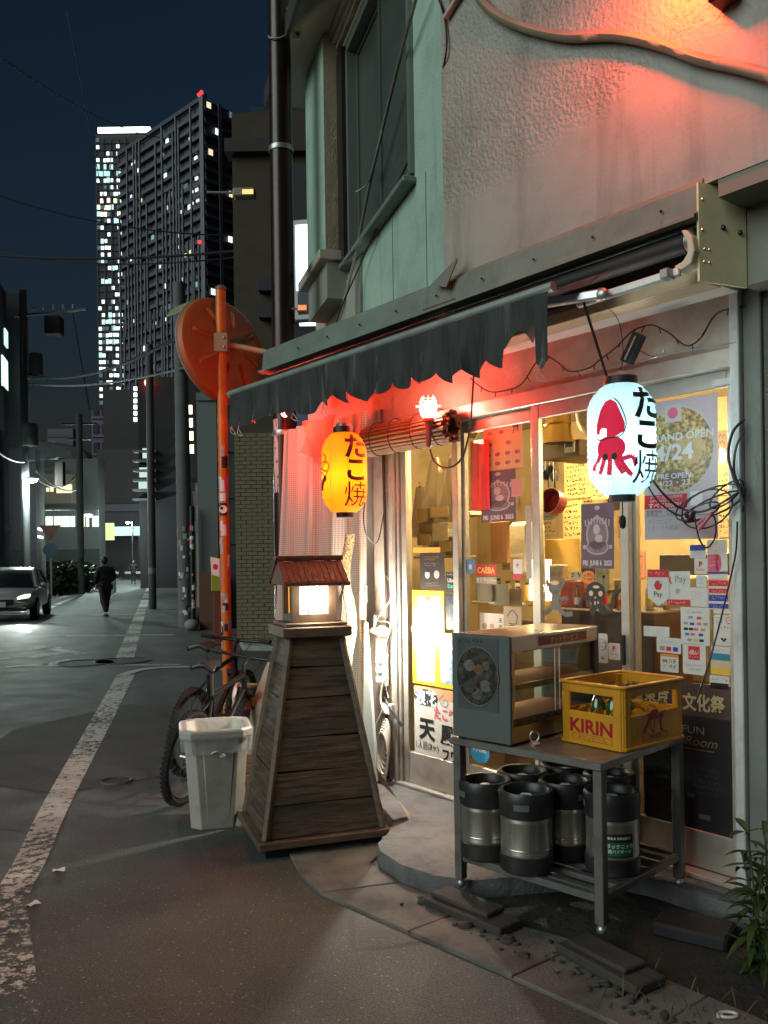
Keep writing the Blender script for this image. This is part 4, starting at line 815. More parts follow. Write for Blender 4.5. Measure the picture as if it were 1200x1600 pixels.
o_ = letters(bn, 'ホットサービス', 0, 0, .034, M('banner_gold', (.45,.25,.05), .5), bold=.012); o_.rotation_euler = (math.radians(90),0,math.radians(90)); o_.location = (.0065,.42,H_-.037)
pst = obj('food_poster', B().box(-W_+.035,-.06,-.003,-.0005,.135,.455), M('faded_poster_grey', (.075,.09,.09), .4, col2=(.05,.06,.06), scale=6), cb)
def bowl_mat():
    m = M('noodle_bowl_photo', (.012,.012,.012), .4, col2=(.075,.06,.045), scale=28, mix=(.45,.62)); return m
obj('bowl_picture', B().plate([(.0+.118*math.cos(q*.262), .13*math.sin(q*.262)) for q in range(24)], -.0055, -.0032), bowl_mat(), pst, (-W_/2-.012,0,.285)); obj('bowl_rim', B().tube([(.118*math.cos(q*.262),-.005,.13*math.sin(q*.262)) for q in range(24)], .002, 5, closed=True), M('poster_rim_grey', (.16,.18,.18), .5), pst, (-W_/2-.012,0,.285))
for dx, dz, r, c in ((-.045,.045,.03,(.16,.14,.12)),(.01,.03,.028,(.16,.075,.03)),(.045,-.04,.03,(.13,.12,.11)),(-.04,-.05,.034,(.06,.05,.04)),(.0,-.08,.03,(.1,.09,.08)),(.05,.05,.022,(.09,.1,.06))):
    obj('topping', B().plate([(r*(1+.2*math.sin(q*2.1+dx*90))*math.cos(q*.52), r*.9*math.sin(q*.52)) for q in range(12)], -.0062, -.0056), M('topping_%d' % int(dx*1000), c, .5, col2=tuple(v*.5 for v in c), scale=60), pst, (-W_/2-.012+dx,0,.285+dz))
obj('poster_writing', scribble(B(), -W_+.05,-.08,.425,.45,-.0036,1,random.Random(2),.003), INK, pst)
for x in (-W_+.03,-.03):
    for y in (.03,Dp-.03): obj('foot', B().lathe([(.001,-.012),(.016,-.012),(.013,.0),(.001,.0)], 10, (x,y,0)), DARKM, cb)
# yellow beer crate
cr = sthing('beer_crate', 'yellow plastic beer crate lettered KIRIN on the steel table', 'crate', .13, .635, TZ+.001)
YEL = M('crate_yellow', (.60,.27,.012), .42, col2=(.52,.22,.008), scale=4, dirt=(.3,.13,.01), dscale=6, damt=.5); RW, RD, RH = .336, .445, .275
cbd = B(); th = .012
def side(b, a0, a1, put):
    put(b, a0, a1, .0, .145); put(b, a0, a1, .225, RH-.012)
    for c0, c1 in ((a0, a0+.04), (a1-.04, a1)): put(b, c0, c1, .1455, .2245)
fr_ = lambda y: (lambda b, a0, a1, z0, z1: b.box(a0, a1, y, y+th, z0, z1)); sd_ = lambda x: (lambda b, a0, a1, z0, z1: b.box(x, x+th, a0, a1, z0, z1))
side(cbd, -RW+.013, -.013, fr_(0)); side(cbd, -RW+.013, -.013, fr_(RD-th)); side(cbd, .013, RD-.013, sd_(-RW)); side(cbd, .013, RD-.013, sd_(-th))
obj('crate_wall', cbd, YEL, cr, bev=.003)
for x, y in ((-RW,0),(0,0),(-RW,RD),(0,RD)):
    sx, sy = (1 if x < 0 else -1), (1 if y == 0 else -1)
    P = [(x+sx*.002,y+sy*.022),(x+sx*.006,y+sy*.008),(x+sx*.022,y+sy*.002),(x+sx*.05,y-sy*.002),(x+sx*.05,y+sy*.016),(x+sx*.02,y+sy*.02),(x+sx*.016,y+sy*.05),(x-sx*.002,y+sy*.05)]
    obj('corner_column', B().prism(P, .004, RH-.0125), YEL, cr, bev=.002)
def rr(w, d, x0, y0, c=.02): return [(x0+c,y0),(x0+w-c,y0),(x0+w,y0+c),(x0+w,y0+d-c),(x0+w-c,y0+d),(x0+c,y0+d),(x0,y0+d-c),(x0,y0+c)]
def ringflat(po, pi, z0, z1):
    b = B(); n = len(po); b.v += [(x,y,z0) for x,y in po]+[(x,y,z1) for x,y in po]+[(x,y,z1) for x,y in pi]+[(x,y,z0) for x,y in pi]
    for k in range(4):
        for j in range(n): b.f.append((k*n+j, k*n+(j+1) % n, ((k+1) % 4)*n+(j+1) % n, ((k+1) % 4)*n+j))
    return b
obj('top_rim', ringflat(rr(RW+.02,RD+.02,-RW-.01,-.01), rr(RW-.024,RD-.024,-RW+.012,.012,.015), RH-.012, RH), YEL, cr, bev=.003)
obj('foot_rim', ringflat(rr(RW+.016,RD+.016,-RW-.008,-.008), rr(RW-.02,RD-.02,-RW+.01,.01,.015), .001, .016), YEL, cr, bev=.003)
obj('crate_floor', B().box(-RW+.013,-.013,.013,RD-.013,.008,.016), YEL, cr)
dv_ = B()
for k in range(1,4):
    x = -RW+k*RW/4; dv_.grid(lambda a, b, x=x: Vector((x, .014+(RD-.028)*a, .017+(.125+.016*abs(math.sin(a*5*math.pi)))*b)), 40, 1)
for k in range(1,5):
    y = k*RD/5; dv_.grid(lambda a, b, y=y: Vector((-RW+.014+(RW-.028)*a, y, .017+(.125+.016*abs(math.sin(a*4*math.pi)))*b)), 32, 1)
dvo = obj('bottle_divider', dv_, YEL, cr); dvo.modifiers.new('t','SOLIDIFY').thickness = .003
CRED = M('crate_red_print', (.34,.006,.012), .45)
letters(cr, 'KIRIN', -RW/2, .083, .082, CRED, y=-.0012, bold=.03, fit=.225, name='KIRIN_lettering')
bx = B(); 
for q in ((-.105,.105,.022,.0235),(-.105,.105,.0455,.047)): bx.box(q[0],q[1],-.0014,-.0006,q[2],q[3])
for x in (-.105,.1035): bx.box(x,x+.0015,-.0014,-.0006,.0235,.0455)
obj('print_frame', bx, CRED, cr, (-RW/2+.005,0,0)); letters(cr, 'キリンビール', -RW/2+.005, .034, .017, CRED, y=-.0012, fit=.15)
em = []
em += stroke([(-.06,-.01),(-.045,.02),(-.02,.03),(.01,.025),(.035,.03),(.05,.02)], .016) + [blob(.045,.028,.018,.016), blob(-.005,.05,.03,.012), blob(-.035,.04,.022,.010)]
for x, d in ((-.055,-.02),(-.035,.012),(.0,-.012),(.03,.02),(.045,-.006)): em += stroke([(x,.012),(x+d*.5,-.012),(x+d,-.03),(x+d+.012,-.034)], .007)
em += stroke([(-.06,.0),(-.08,-.015),(-.085,-.03)], .006) + stroke([(.055,.04),(.07,.05),(.075,.035)], .006)
eme = poly_mesh(em); eme.materials.append(CRED); link('emblem', eme, cr, (.0012, RD/2, .095), (math.radians(90),0,math.radians(90)))
bx2 = B(); 
for y0, y1, z0, z1 in ((-.09,.09,.03,.0315),(-.09,.09,.0515,.053),(-.09,-.0885,.0315,.0515),(.0885,.09,.0315,.0515)): bx2.box(.0006,.0014,y0,y1,z0,z1)
obj('print_frame', bx2, CRED, cr, (0,RD/2,0)); o_ = letters(cr, '麒麟麦酒', 0, 0, .016, CRED, fit=.09); o_.rotation_euler = (math.radians(90),0,math.radians(90)); o_.location = (.0012,RD/2,.0415)
GB = M('green_bottle_glass', (.01,.06,.012), .12, spec=.8, coat=.5)
for i, (x, y, lb) in enumerate(((-.205,.10,'green glass bottle nearest the crate front'),(-.125,.105,'green glass bottle beside the nearest one in the crate'),(-.125,.19,'green glass bottle standing further back in the crate'))):
    bt = thing('bottle', lb, 'bottle', sh(.13,.635,TZ+.018) - S*x - N*y, 0, 'bottles in the crate')
    obj('glass_body', B().lathe([(.001,0),(.033,0),(.035,.006),(.035,.13),(.033,.15),(.018,.185),(.0135,.205),(.0135,.235),(.001,.236)], 20), GB, bt, smooth=50); obj('crown_cap', B().lathe([(.015,.228),(.016,.234),(.014,.241),(.001,.242)], 14), M('crown_green', (.05,.12,.05), .4, .5), bt, smooth=50)
op = thing('cup_lid_ring', 'small clear ring shaped jar on the table before the cabinet', 'jar', tmat @ Vector((-.40,.16,TZ)), 0)
op.location = tmat @ Vector((-.385,.10,TZ)); obj('jar_base', B().lathe([(.001,0),(.024,0),(.026,.008),(.018,.018),(.001,.02)], 18), STEEL, op, smooth=50); obj('ring', B().tube([(.02*math.cos(q*.4),0,.04+.022*math.sin(q*.4)) for q in range(16)], .0035, 6, closed=True), CHR, op)
# kegs on the lower shelf
KST = M('keg_stainless', (.52,.50,.44), .3, .85, col2=(.38,.36,.31), scale=3, stretch=(6,6,.4), rvar=.1, dirt=(.16,.14,.11), dscale=2.5, damt=.5); KBL = M('keg_rubber', (.012,.012,.013), .4, col2=(.022,.022,.022), scale=5, dirt=(.06,.055,.05), dscale=9, damt=.4, rvar=.12)
keg_labels = ['keg at the far left of the table, beside its front leg','front keg second from left, its handle slot facing the road','keg in the middle, right behind the front keg with the handle slot','keg with green label behind the near table leg','keg in the second row behind the leftmost front keg','back keg at the left of the lower shelf','back keg at the right of the lower shelf']
proto = None
for i, ((s_, n_), lb) in enumerate(zip(((.752,.83),(.515,.815),(.508,.56),(.262,.545),(.755,.575),(.70,.325),(.455,.305)), keg_labels)):
    loc = sh(s_, n_, SZ+.001)
    if proto is None:
        proto = k = thing('beer_keg', 'small steel '+lb, 'keg', loc, SROT, 'kegs under the table'); K0 = .0
        obj('steel_body', B().lathe([(.001,.03),(.112,.03),(.112,.075),(.1135,.08),(.112,.085),(.112,.215),(.1135,.22),(.112,.225),(.112,.255),(.001,.255)], 36), KST, k, smooth=40)
        obj('base_ring', B().lathe([(.001,.004),(.112,.0),(.118,.006),(.118,.07),(.1125,.074)], 36), KBL, k, smooth=40)
        tr = B().lathe([(.1125,.236),(.119,.242),(.120,.30),(.1215,.335),(.115,.348),(.100,.346),(.094,.335),(.09,.31),(.05,.305),(.001,.308)], 36); to_ = obj('top_ring', tr, KBL, k, smooth=40)
        for q in (-1.9, 1.2): obj('handle_slot', B().lathe([(.1212,.278),(.1214,.305)], 6, a0=q-.28, a1=q+.28), M('slot_shine', (.2,.2,.19), .25, .5), to_)
        obj('spear_cap', B().lathe([(.001,.322),(.024,.322),(.028,.316),(.028,.306)], 18), M('cap_grey', (.45,.45,.42), .5), k, smooth=40)
        obj('bead', B().lathe([(.1128,.1),(.114,.103),(.1128,.106)], 36), KST, k, smooth=40)
    else:
        k = dup(proto, ('small steel '+lb), loc, SROT + i*.9)
    if i == 3:
        q0 = math.atan2(-1, 0) - SROT - i*.9 - .05
        la = obj('label', B().lathe([(.1138,.085),(.1138,.185)], 16, a0=q0-.62, a1=q0+.62), M('label_black', (.012,.012,.012), .5), k, smooth=60); obj('label_green', B().lathe([(.1146,.092),(.1146,.150)], 16, a0=q0-.62, a1=q0+.62), M('label_green_print', (.01,.1,.055), .5), la, smooth=60)
        prk = [(.1138,0),(.1138,.36)]
        for tx, sz_, z in (('NIKKA WHISKY',.016,.168),('ブラックニッカ',.020,.135),('樽詰ハイボール',.017,.113)): wrap(la, text_mesh(tx, sz_, bold=.01), q0, z, prk, WHITE_INK, 'lettering', .0018, .02)
# boards and rubble under the legs
PLK = M('weathered_plank', (.03,.027,.023), .85, col2=(.06,.054,.046), scale=4, stretch=(1,8,8), bump=.4, bscale=25)
def board(label, s, n, z, w, d, h, rz): return tag(obj('plank_block', B().box(-w/2,w/2,-d/2,d/2,0,h), PLK, None, sh(s,n,z), (0,0,SROT+rz), bev=.006), label, 'plank')
board('long weathered plank under the left table leg, lower of two', .68, 1.0, .018, .46, .14, .038, .05); board('thin weathered plank lying on the lower one under the left table leg', .72, .985, .057, .34, .12, .022, .07)
board('weathered plank under the near table leg, lower of two', .0, .93, .018, .42, .16, .038, -.12); board('thin plank on top under the near table leg wheel', .02, .92, .057, .3, .12, .022, -.1)
rk = random.Random(5)
RBL = M('rubble', (.035,.033,.029), .9, col2=(.075,.07,.06), scale=20, bump=.6, bscale=60); rb_ = B()
for k in range(120):
    s_ = rk.uniform(-.5,1.0); n_ = 1.06+rk.gauss(0,.05)-.05*s_; r = rk.uniform(.004,.016); p = sh(s_, n_, .016+r*.4); rb_.ball(p, r, 6, 4, (rk.uniform(.7,1.4), rk.uniform(.7,1.3), .6))
stuff(tag(obj('gravel', rb_, RBL), 'loose grit and rubble along the gutter by the planks', 'gravel'))
for i, (s_, n_, r) in enumerate(((.93,1.06,.022),(.62,1.09,.028),(.40,1.06,.025),(.28,1.1,.02))): tag(obj('stone', B().ball((0,0,r*.4), r, 8, 6, (1.3,.9,.6)), RBL, None, sh(s_,n_,.012), smooth=60), ['broken stone left of the stacked planks','broken stone in front of the stacked planks','broken stone right of the stacked planks','small stone between the two plank stacks'][i], 'stone')
tag(obj('dark_slab', B().box(-.15,.15,-.10,.10,0,.06), M('black_block', (.014,.014,.014), .8), None, sh(-.05,.42,.013), (0,0,SROT+.3), bev=.012), 'dark block lying under the table by the right pier', 'block')
# ================================================================ MESH SHEET AND THE CORNER CLUTTER
def net_mat():
    m = bpy.data.materials.new('mesh_sheet'); m.use_nodes = True; nd = m.node_tree.nodes; lk = m.node_tree.links; p = nd['Principled BSDF']
    p.inputs['Base Color'].default_value = (.5,.42,.34,1); p.inputs['Roughness'].default_value = .5
    tc = nd.new('ShaderNodeTexCoord'); sx = nd.new('ShaderNodeSeparateXYZ'); lk.new(tc.outputs['Object'], sx.inputs[0]); outs = []
    for ax, k in (('X', 400), ('Z', 400)):
        a = nd.new('ShaderNodeMath'); a.operation = 'MULTIPLY'; a.inputs[1].default_value = k; lk.new(sx.outputs[ax], a.inputs[0]); s_ = nd.new('ShaderNodeMath'); s_.operation = 'SINE'; lk.new(a.outputs[0], s_.inputs[0]); outs.append(s_.outputs[0])
    mx = nd.new('ShaderNodeMath'); mx.operation = 'MAXIMUM'; lk.new(outs[0], mx.inputs[0]); lk.new(outs[1], mx.inputs[1])
    r = nd.new('ShaderNodeValToRGB'); r.color_ramp.elements[0].position = .35; r.color_ramp.elements[0].color = (.62,.62,.62,1); r.color_ramp.elements[1].position = .8; r.color_ramp.elements[1].color = (1,1,1,1); lk.new(mx.outputs[0], r.inputs[0]); lk.new(r.outputs[0], p.inputs['Alpha'])
    t = nd.new('ShaderNodeBsdfTranslucent'); t.inputs[0].default_value = (.6,.52,.45,1); ms = nd.new('ShaderNodeAddShader'); return m
nt_ = sthing('mesh_sheet', 'milky mesh sheet hung between steel pole and shop corner', 'mesh sheet', 3.15, .08, 0); L = LF(3.15,.08,0)
obj('sheet', B().grid(lambda a, b: L(2.62+1.1*a, .06+.035*math.sin(a*19+b*2)*(.4+b)+.02*math.sin(a*43)+.12*b*a, 2.62-2.5*b), 90, 30), net_mat(), nt_, smooth=80)
obj('red_glow_piece', B().grid(lambda a, b: L(2.86+.42*a+.04*b, .15+.03*math.sin(a*9+b*4), 2.62-.40*b*(1-.45*a)), 20, 12), M('coral_glow_net', (.55,.14,.09), .6, alpha=.6), nt_, smooth=80)  # coral colour paints the red glow that falls on the net
FUR = M('speckled_wrap', (.55,.43,.22), .6, col2=(.22,.14,.06), scale=75, mix=(.42,.56), bump=.6, bscale=70)
tag(obj('speckled_wrap', B().grid(lambda a, b: sh(2.60+.02*math.sin(b*9)+.10*a+.12*(1-b)**2, .20+.06*math.sin(a*5)+.02*math.sin(b*17), .12+1.65*b), 8, 30), FUR, smooth=80), 'tall speckled gold wrapping strip beside the mesh sheet', 'wrapping')
tag(obj('leaning_board', B().plate([(0,0),(.16,0),(.06,1.06),(.045,1.06)], -.012, .012), M('pale_board', (.5,.52,.5), .5, col2=(.42,.43,.41), scale=5), None, sh(2.62,.13,.11), (0,.0,SROT), bev=.003), 'pale tapered board leaning under the clamp lamp', 'board')
tag(obj('white_flap', B().grid(lambda a, b: Vector((.0+.19*b, .08*a, .30*(1-b)**.9*(1-.35*a)+.0)), 8, 8), M('pale_sheet', (.6,.5,.42), .5, bump=.3), None, G(588,1287,.1)+Vector((.0,.1,0)), (0,0,-.2), smooth=70), 'pale folded plastic sheet corner behind the tower base', 'plastic sheet')
cl = sthing('clamp_lamp', 'glaring clamp lamp with copper shade on the shop corner', 'clamp lamp', 2.40, .12, 1.11); 
obj('shade', B().lathe([(.02,0),(.026,.03),(.034,.09),(.036,.1),(.032,.1)], 18, M=Matrix.Rotation(math.radians(90),4,'Y')), M('copper_shade', (.4,.17,.08), .35, .5), cl, (-.09,-.02,.01), smooth=50)
obj('bulb', B().ball((.035,-.02,.01), .03, 12, 8), glow('clamp_bulb', (1,.97,.86), 60), cl, smooth=60)
obj('clamp', B().box(-.07,-.05,-.03,.0,.03,.12), DARKM, cl, bev=.004)
cdn = bpy.data.lights.new('clamp_light', 'POINT'); cdn.energy = 17; cdn.color = (1,.95,.82); cdn.shadow_soft_size = .03
co = bpy.data.objects.new('clamp_light', cdn); COL.objects.link(co); co.parent = cl; co.location = (.035,-.075,.01)
BLKC = M('black_rubber', (.012,.012,.013), .5); WHC = M('cream_cable', (.5,.46,.38), .5); GRC = M('grey_cable', (.3,.3,.32), .5)
def cable(label, pts, r, m, n=8, cat='cable', nm='cable'): return tag(obj(nm, B().tube(spline(pts, n), r, 6), m, smooth=60), label, cat)
cable('dark conduit running down the shop corner beside the clamp lamp', [on(596,640,.03), on(600,760,.03), on(603,900,.03), on(606,1000,.03), on(604,1100,.04), on(606,1215,.03)], .011, M('dark_conduit', (.035,.02,.018), .5))
cable('thin black lantern lead drooping to the corner conduit', [D(569,690,5.12), D(572,760,5.15), D(568,810,5.2), D(575,840,5.3), D(590,846,5.5), on(600,800,.05)], .004, BLKC)
cable('thin pale wire wandering down by the clamp lamp', [on(604,900,.05), on(615,925,.05), on(598,955,.06), on(590,970,.07), on(610,975,.06), on(602,1010,.06), on(598,1050,.06), on(607,1090,.06)], .004, WHC)
co_ = B()
for k in range(6):
    cx_, cy_ = on(603,1150+k*6,.10), k; rr_ = .075+.006*k
    co_.tube([cx_ + S*(rr_*.55*math.cos(q*.314)) + N*(.012*k*.5) + Vector((0,0,rr_*1.5*math.sin(q*.314))) for q in range(20)], .0065, 6, closed=True)
co_.tube(spline([on(603,1115,.1), on(595,1095,.1), on(598,1070,.09), on(606,1060,.08)],6), .0065, 6)
tag(obj('cable_coil', co_, WHC, smooth=60), 'hank of cream cable hung low on the shop corner', 'cable coil')
cable('cream cable loop left of the hanging cable hank', [on(598,1110,.1), on(585,1140,.1), on(582,1165,.1), on(592,1172,.1), on(600,1150,.1)], .005, WHC)
cable('dark lead arching between corner conduit and door jamb', [on(600,1090,.08), on(612,1110,.08), on(622,1125,.07), on(628,1135,.06)], .01, BLKC)
pst_ = sthing('power_strip', 'white power strip hanging below the clamp lamp', 'power strip', 2.47, .06, .74); obj('strip_body', B().box(-.028,.028,-.025,.02,0,.22), M('white_plastic', (.6,.6,.56), .45), pst_, bev=.006)
for k in range(3): obj('plug', B().box(-.018,.02,-.06,-.026,.03+.065*k,.07+.065*k), M('white_plastic', (.6,.6,.56), .45), pst_, bev=.005)
obj('switch', B().box(-.01,.01,-.03,-.0255,.195,.212), M('red_switch', (.5,.05,.03), .4), pst_)
pst2 = sthing('junction_box', 'small lit junction box on the corner above the cable hank', 'junction box', 2.43, .06, .56); obj('box_body', B().box(-.045,.045,-.03,.02,0,.07), M('white_plastic', (.6,.6,.56), .45), pst2, bev=.005); obj('indicator', B().ball((.0,-.032,.05), .008, 8, 6), glow('neon_indicator', (1,.3,.05), 4), pst2)
sw_ = sthing('wall_thermometer', 'small white gauge with red strip fixed beside the wrapping strip', 'gauge', 2.63, .09, 1.36); obj('gauge_plate', B().box(-.018,.018,-.006,.004,-.06,.06), M('white_plastic', (.6,.6,.56), .45), sw_); obj('red_strip', B().box(-.005,.005,-.009,-.0065,.0,.05), RED_INK, sw_)
# ================================================================ OVERHEAD: FAIRY LIGHTS, ADAPTER, CABLES AT THE RIGHT JAMB
fp = [on(u,v,.03) for u, v in ((1165,478),(1120,490),(1095,528),(1072,540),(1045,520),(1020,508),(1000,512),(985,520),(960,545),(940,560),(920,575),(890,580),(870,565),(850,555),(835,570),(815,600),(790,610),(765,612),(745,600),(735,590))]
fs_ = spline(fp, 5); fb = B().tube(fs_, .004, 6)
for k in range(3, len(fs_)-2, 5): fb.tube([fs_[k], fs_[k] + Vector((rk.uniform(-.02,.02),0,-.028))], .0032, 5)
tag(obj('fairy_light_string', fb, M('dark_green_wire', (.025,.022,.015), .6)), 'unlit fairy light string looped over the header above white lantern', 'light string')
ad_ = thing('power_adapter', 'black power adapter hanging above the white lantern', 'adapter', on(990,545,.1), SROT); obj('adapter_body', B().box(-.03,.03,-.03,.02,-.075,.075), M('adapter_black', (.03,.03,.032), .4), ad_, rot=(0,math.radians(32),0), bev=.006); obj('label_strip', B().box(-.002,.006,-.034,-.0305,-.06,.06), M('strip_silver', (.5,.5,.5), .3), ad_, rot=(0,math.radians(32),0))
cable('thin washing wire stretched along the header above the doors', [on(870,590,.05), on(985,568,.05), on(1050,552,.05), on(1150,535,.05)], .0025, GRC)
tag(obj('coat_hook', B().tube(spline([on(1000,548,.06), on(1020,558,.07), on(1035,553,.08), on(1036,545,.08)],4), .005, 6), CHR), 'steel hook beside the hanging power adapter', 'hook')
dn = .09
cable('thick black lead hanging at the right jamb', [on(1163,655,.06), on(1145,675,dn), on(1138,710,dn), on(1146,745,dn), on(1158,775,dn), on(1160,800,dn)], .007, BLKC)
cable('second black lead beside the right jamb', [on(1163,672,.06), on(1150,700,dn), on(1147,735,dn), on(1155,760,dn), on(1163,790,dn)], .005, BLKC)
hank = B()
for (c0, c1, a_, b__) in (((1110,785),0,55,22),((1118,790),.3,48,16),((1105,795),-.2,40,28),((1135,772),.5,28,20),((1095,800),.1,30,12)):
    hank.tube([on(c0[0]+a_*math.cos(q*.35)*math.cos(c1)-b__*math.sin(q*.35)*math.sin(c1), c0[1]-a_*.35*math.cos(q*.35)+b__*math.sin(q*.35), .07+.01*math.sin(q)) for q in range(18)], .0042, 5, closed=True)
hank.tube(spline([on(1085,798,.09), on(1078,812,.09), on(1070,805,.09)],4), .012, 6)
tag(obj('cable_hank', hank, BLKC, smooth=60), 'tangled hank of black cable pegged in front of the opening poster', 'cable coil')
cable('black lead swagged from white lantern to the cable hank', [D(1014,742,3.84), D(1035,770,3.83), on(1060,792,.1), on(1090,800,.09), on(1120,790,.09), on(1160,765,.08)], .0055, BLKC)
cable('second thinner lead swagged from white lantern to the cable hank', [D(1010,755,3.84), D(1030,785,3.83), on(1060,805,.1), on(1085,805,.09)], .004, BLKC)
cable('black lead loop hanging under the cable hank', [on(1085,805,.09), on(1092,840,.09), on(1104,856,.09), on(1117,840,.09), on(1118,815,.09), on(1112,800,.09)], .004, BLKC)
cable('long black lead trailing down from the hank to the crate', [on(1152,815,.08), on(1150,860,.08), on(1142,900,.08), on(1128,960,.09), on(1115,1010,.1), on(1100,1060,.12), on(1086,1100,.14)], .004, BLKC)
pg = thing('clothes_peg', 'pink plastic peg clipping the black cable hank', 'peg', on(1102,812,.1), SROT); 
for k in (-1,1): obj('peg_leg', B().box(-.05,.04,-.008,.008,-.006,.006), M('pink_plastic', (.5,.16,.2), .4), pg, (0,0,k*.008), (0,math.radians(-40+k*7),0), bev=.003)
# ================================================================ POSTERS AND STICKERS ON THE GLASS
NA, NB, NC, ND = .006, -.036, .006, -.036
RT = random.Random(77)
def sheet(name, label, cat, u0, v0, u1, v1, n, m, part='paper', th=.0012, group=None, round_=0):
    uc, vc = (u0+u1)/2, (v0+v1)/2; s0 = Fn(u0, vc, n)[0]; s1 = Fn(u1, vc, n)[0]; z1 = Fn(uc, v0, n)[1]; z0 = Fn(uc, v1, n)[1]
    w, h = s0-s1, z1-z0; t = sthing(name, label, cat, s0, n, z0, 0, group); t.rotation_euler = (0, RT.uniform(-.018,.018), SROT)
    if round_:
        k = round_*min(w, h); P = []
        for cx, cz, a in ((w-k,h-k,0),(k,h-k,90),(k,k,180),(w-k,k,270)): P += [(cx+k*math.cos(math.radians(a+q*22.5)), cz+k*math.sin(math.radians(a+q*22.5))) for q in range(5)]
        obj(part, B().plate(P, -th, 0), m, t)
    else:
        nx, nz = 6, 6; 
        obj(part, B().box(0,w,-th,0,0,h), m, t)
    return t, w, h
def panel(t, w, h, x0, z0, x1, z1, m, k=1, name='print_block'): return obj(name, B().box(w*x0,w*x1,-.0012-.0006*k,-.0012-.0006*(k-1)-.0001,h*z0,h*z1), m, t)
def disc(t, w, h, cx, cz, rx, rz, m, k=1, name='print_disc', n=28): return obj(name, B().plate([(w*cx+rx*math.cos(2*math.pi*q/n), h*cz+rz*math.sin(2*math.pi*q/n)) for q in range(n)], -.0012-.0006*k, -.0012-.0006*(k-1)-.0001), m, t)
def txt(t, w, h, body, cx, cz, size, m, k=2, **kw): return letters(t, body, w*cx, h*cz, size, m, y=-.0013-.0006*k, **kw)
def scrib(t, w, h, x0, z0, x1, z1, rows, m, k=1, th=.0016, seed=1, ch=None): return obj('small_print', scribble(B(), w*x0, w*x1, h*z0, h*z1, -.0013-.0006*k, rows, random.Random(seed), th, ch), m, t)
# opening poster
OPP = M('poster_mauve', (.50,.40,.42), .5, col2=(.46,.36,.39), scale=4)
t, w, h = sheet('opening_poster', 'large grand opening poster with curry photo, behind the white lantern', 'poster', 1006, 622, 1121, 842, ND, OPP)
FOOD = M('curry_photo', (.22,.10,.03), .5, col2=(.72,.5,.2), scale=42, mix=(.42,.6), dirt=(.10,.045,.02), dscale=16, damt=.85)
disc(t,w,h,.46,.64,w*.50,h*.315,M('plate_rim_print', (.48,.42,.38), .5),1); disc(t,w,h,.46,.64,w*.48,h*.30,FOOD,2,'food_photo'); disc(t,w,h,.66,.64,w*.16,h*.115,M('egg_print', (.55,.36,.15), .5, col2=(.35,.18,.06), scale=25),3); disc(t,w,h,.42,.44,w*.2,h*.06,M('dark_curry_print', (.14,.07,.04), .5, col2=(.25,.14,.08), scale=40),3)
panel(t,w,h,.30,.84,.52,.965,M('logo_card', (.55,.45,.45), .5),3); disc(t,w,h,.41,.905,w*.07,h*.04,PINK_INK,4)
WL = M('poster_white_print', (.68,.6,.6), .5)
txt(t,w,h,'GRAND OPEN',.50,.735,.050,WL,5,fit=w*.9,bold=.015); txt(t,w,h,'4/24',.42,.625,.105,WL,5,fit=w*.54,bold=.03); txt(t,w,h,'PRE OPEN',.42,.455,.036,WL,5,fit=w*.47,bold=.02); txt(t,w,h,'4/22・23',.42,.405,.034,WL,5,fit=w*.44,bold=.02)
panel(t,w,h,.0,.225,.60,.325,RED_INK,1); txt(t,w,h,'オープン記念3日間限定',.31,.308,.017,WL,3,fit=w*.45); txt(t,w,h,'24〜26日カレー',.29,.282,.018,WL,3,fit=w*.42); txt(t,w,h,'すべて500円！',.29,.247,.027,WL,3,fit=w*.45,bold=.02)
panel(t,w,h,.64,.235,.80,.335,PAPER,1); panel(t,w,h,.0,.168,1,.172,GREY_INK,1); txt(t,w,h,'営業時間　11:30〜14:30',.32,.205,.014,INK,2,fit=w*.58); txt(t,w,h,'定休日　　17:00〜22:00',.32,.185,.014,INK,2,fit=w*.58)
txt(t,w,h,'オープニング',.22,.13,.026,GREY_INK,2,fit=w*.34); txt(t,w,h,'スタッフ大募集！',.27,.085,.026,GREY_INK,2,fit=w*.46); scrib(t,w,h,.56,.05,.84,.15,4,PINK_INK,2,.0012,3); panel(t,w,h,.86,.05,.97,.15,M('pale_box_print', (.5,.36,.4), .5),1)
# payment stickers on the fixed light
CARD = M('card_white', (.62,.60,.57), .45, col2=(.57,.55,.52), scale=20)
def card(label, u0, v0, u1, v1, m=CARD, n=ND, r=.08, nm='sticker'): return sheet(nm, label, 'sticker', u0, v0, u1, v1, n, m, 'film', .0009, None, r)
t,w,h = card('white sticker with blue top band under the hanging lead loop',1078,851,1103,872); panel(t,w,h,.02,.55,.98,.97,BLUE_INK); scrib(t,w,h,.1,.1,.9,.5,2,GREY_INK,1,.001,4)
t,w,h = card('pale card sticker right of the hanging lead loop',1105,844,1136,865); scrib(t,w,h,.1,.15,.9,.6,2,PINK_INK,1,.0009,5)
t,w,h = card('small square PayPay sticker below the blue banded one',1085,872,1105,897); txt(t,w,h,'P',.5,.62,.035,RED_INK,2,bold=.05); txt(t,w,h,'PayPay',.5,.27,.012,RED_INK,2,fit=w*.7)
t,w,h = card('sticker with crimson half disc at the right of the window',1106,865,1137,905); panel(t,w,h,.03,.30,.55,.97,PINK_INK); disc(t,w,h,.55,.635,w*.16,h*.335,PINK_INK,1); panel(t,w,h,.0,.20,1,.29,M('violet_ink', (.09,.04,.2), .5)); scrib(t,w,h,.06,.5,.6,.9,3,WL,3,.001,6)
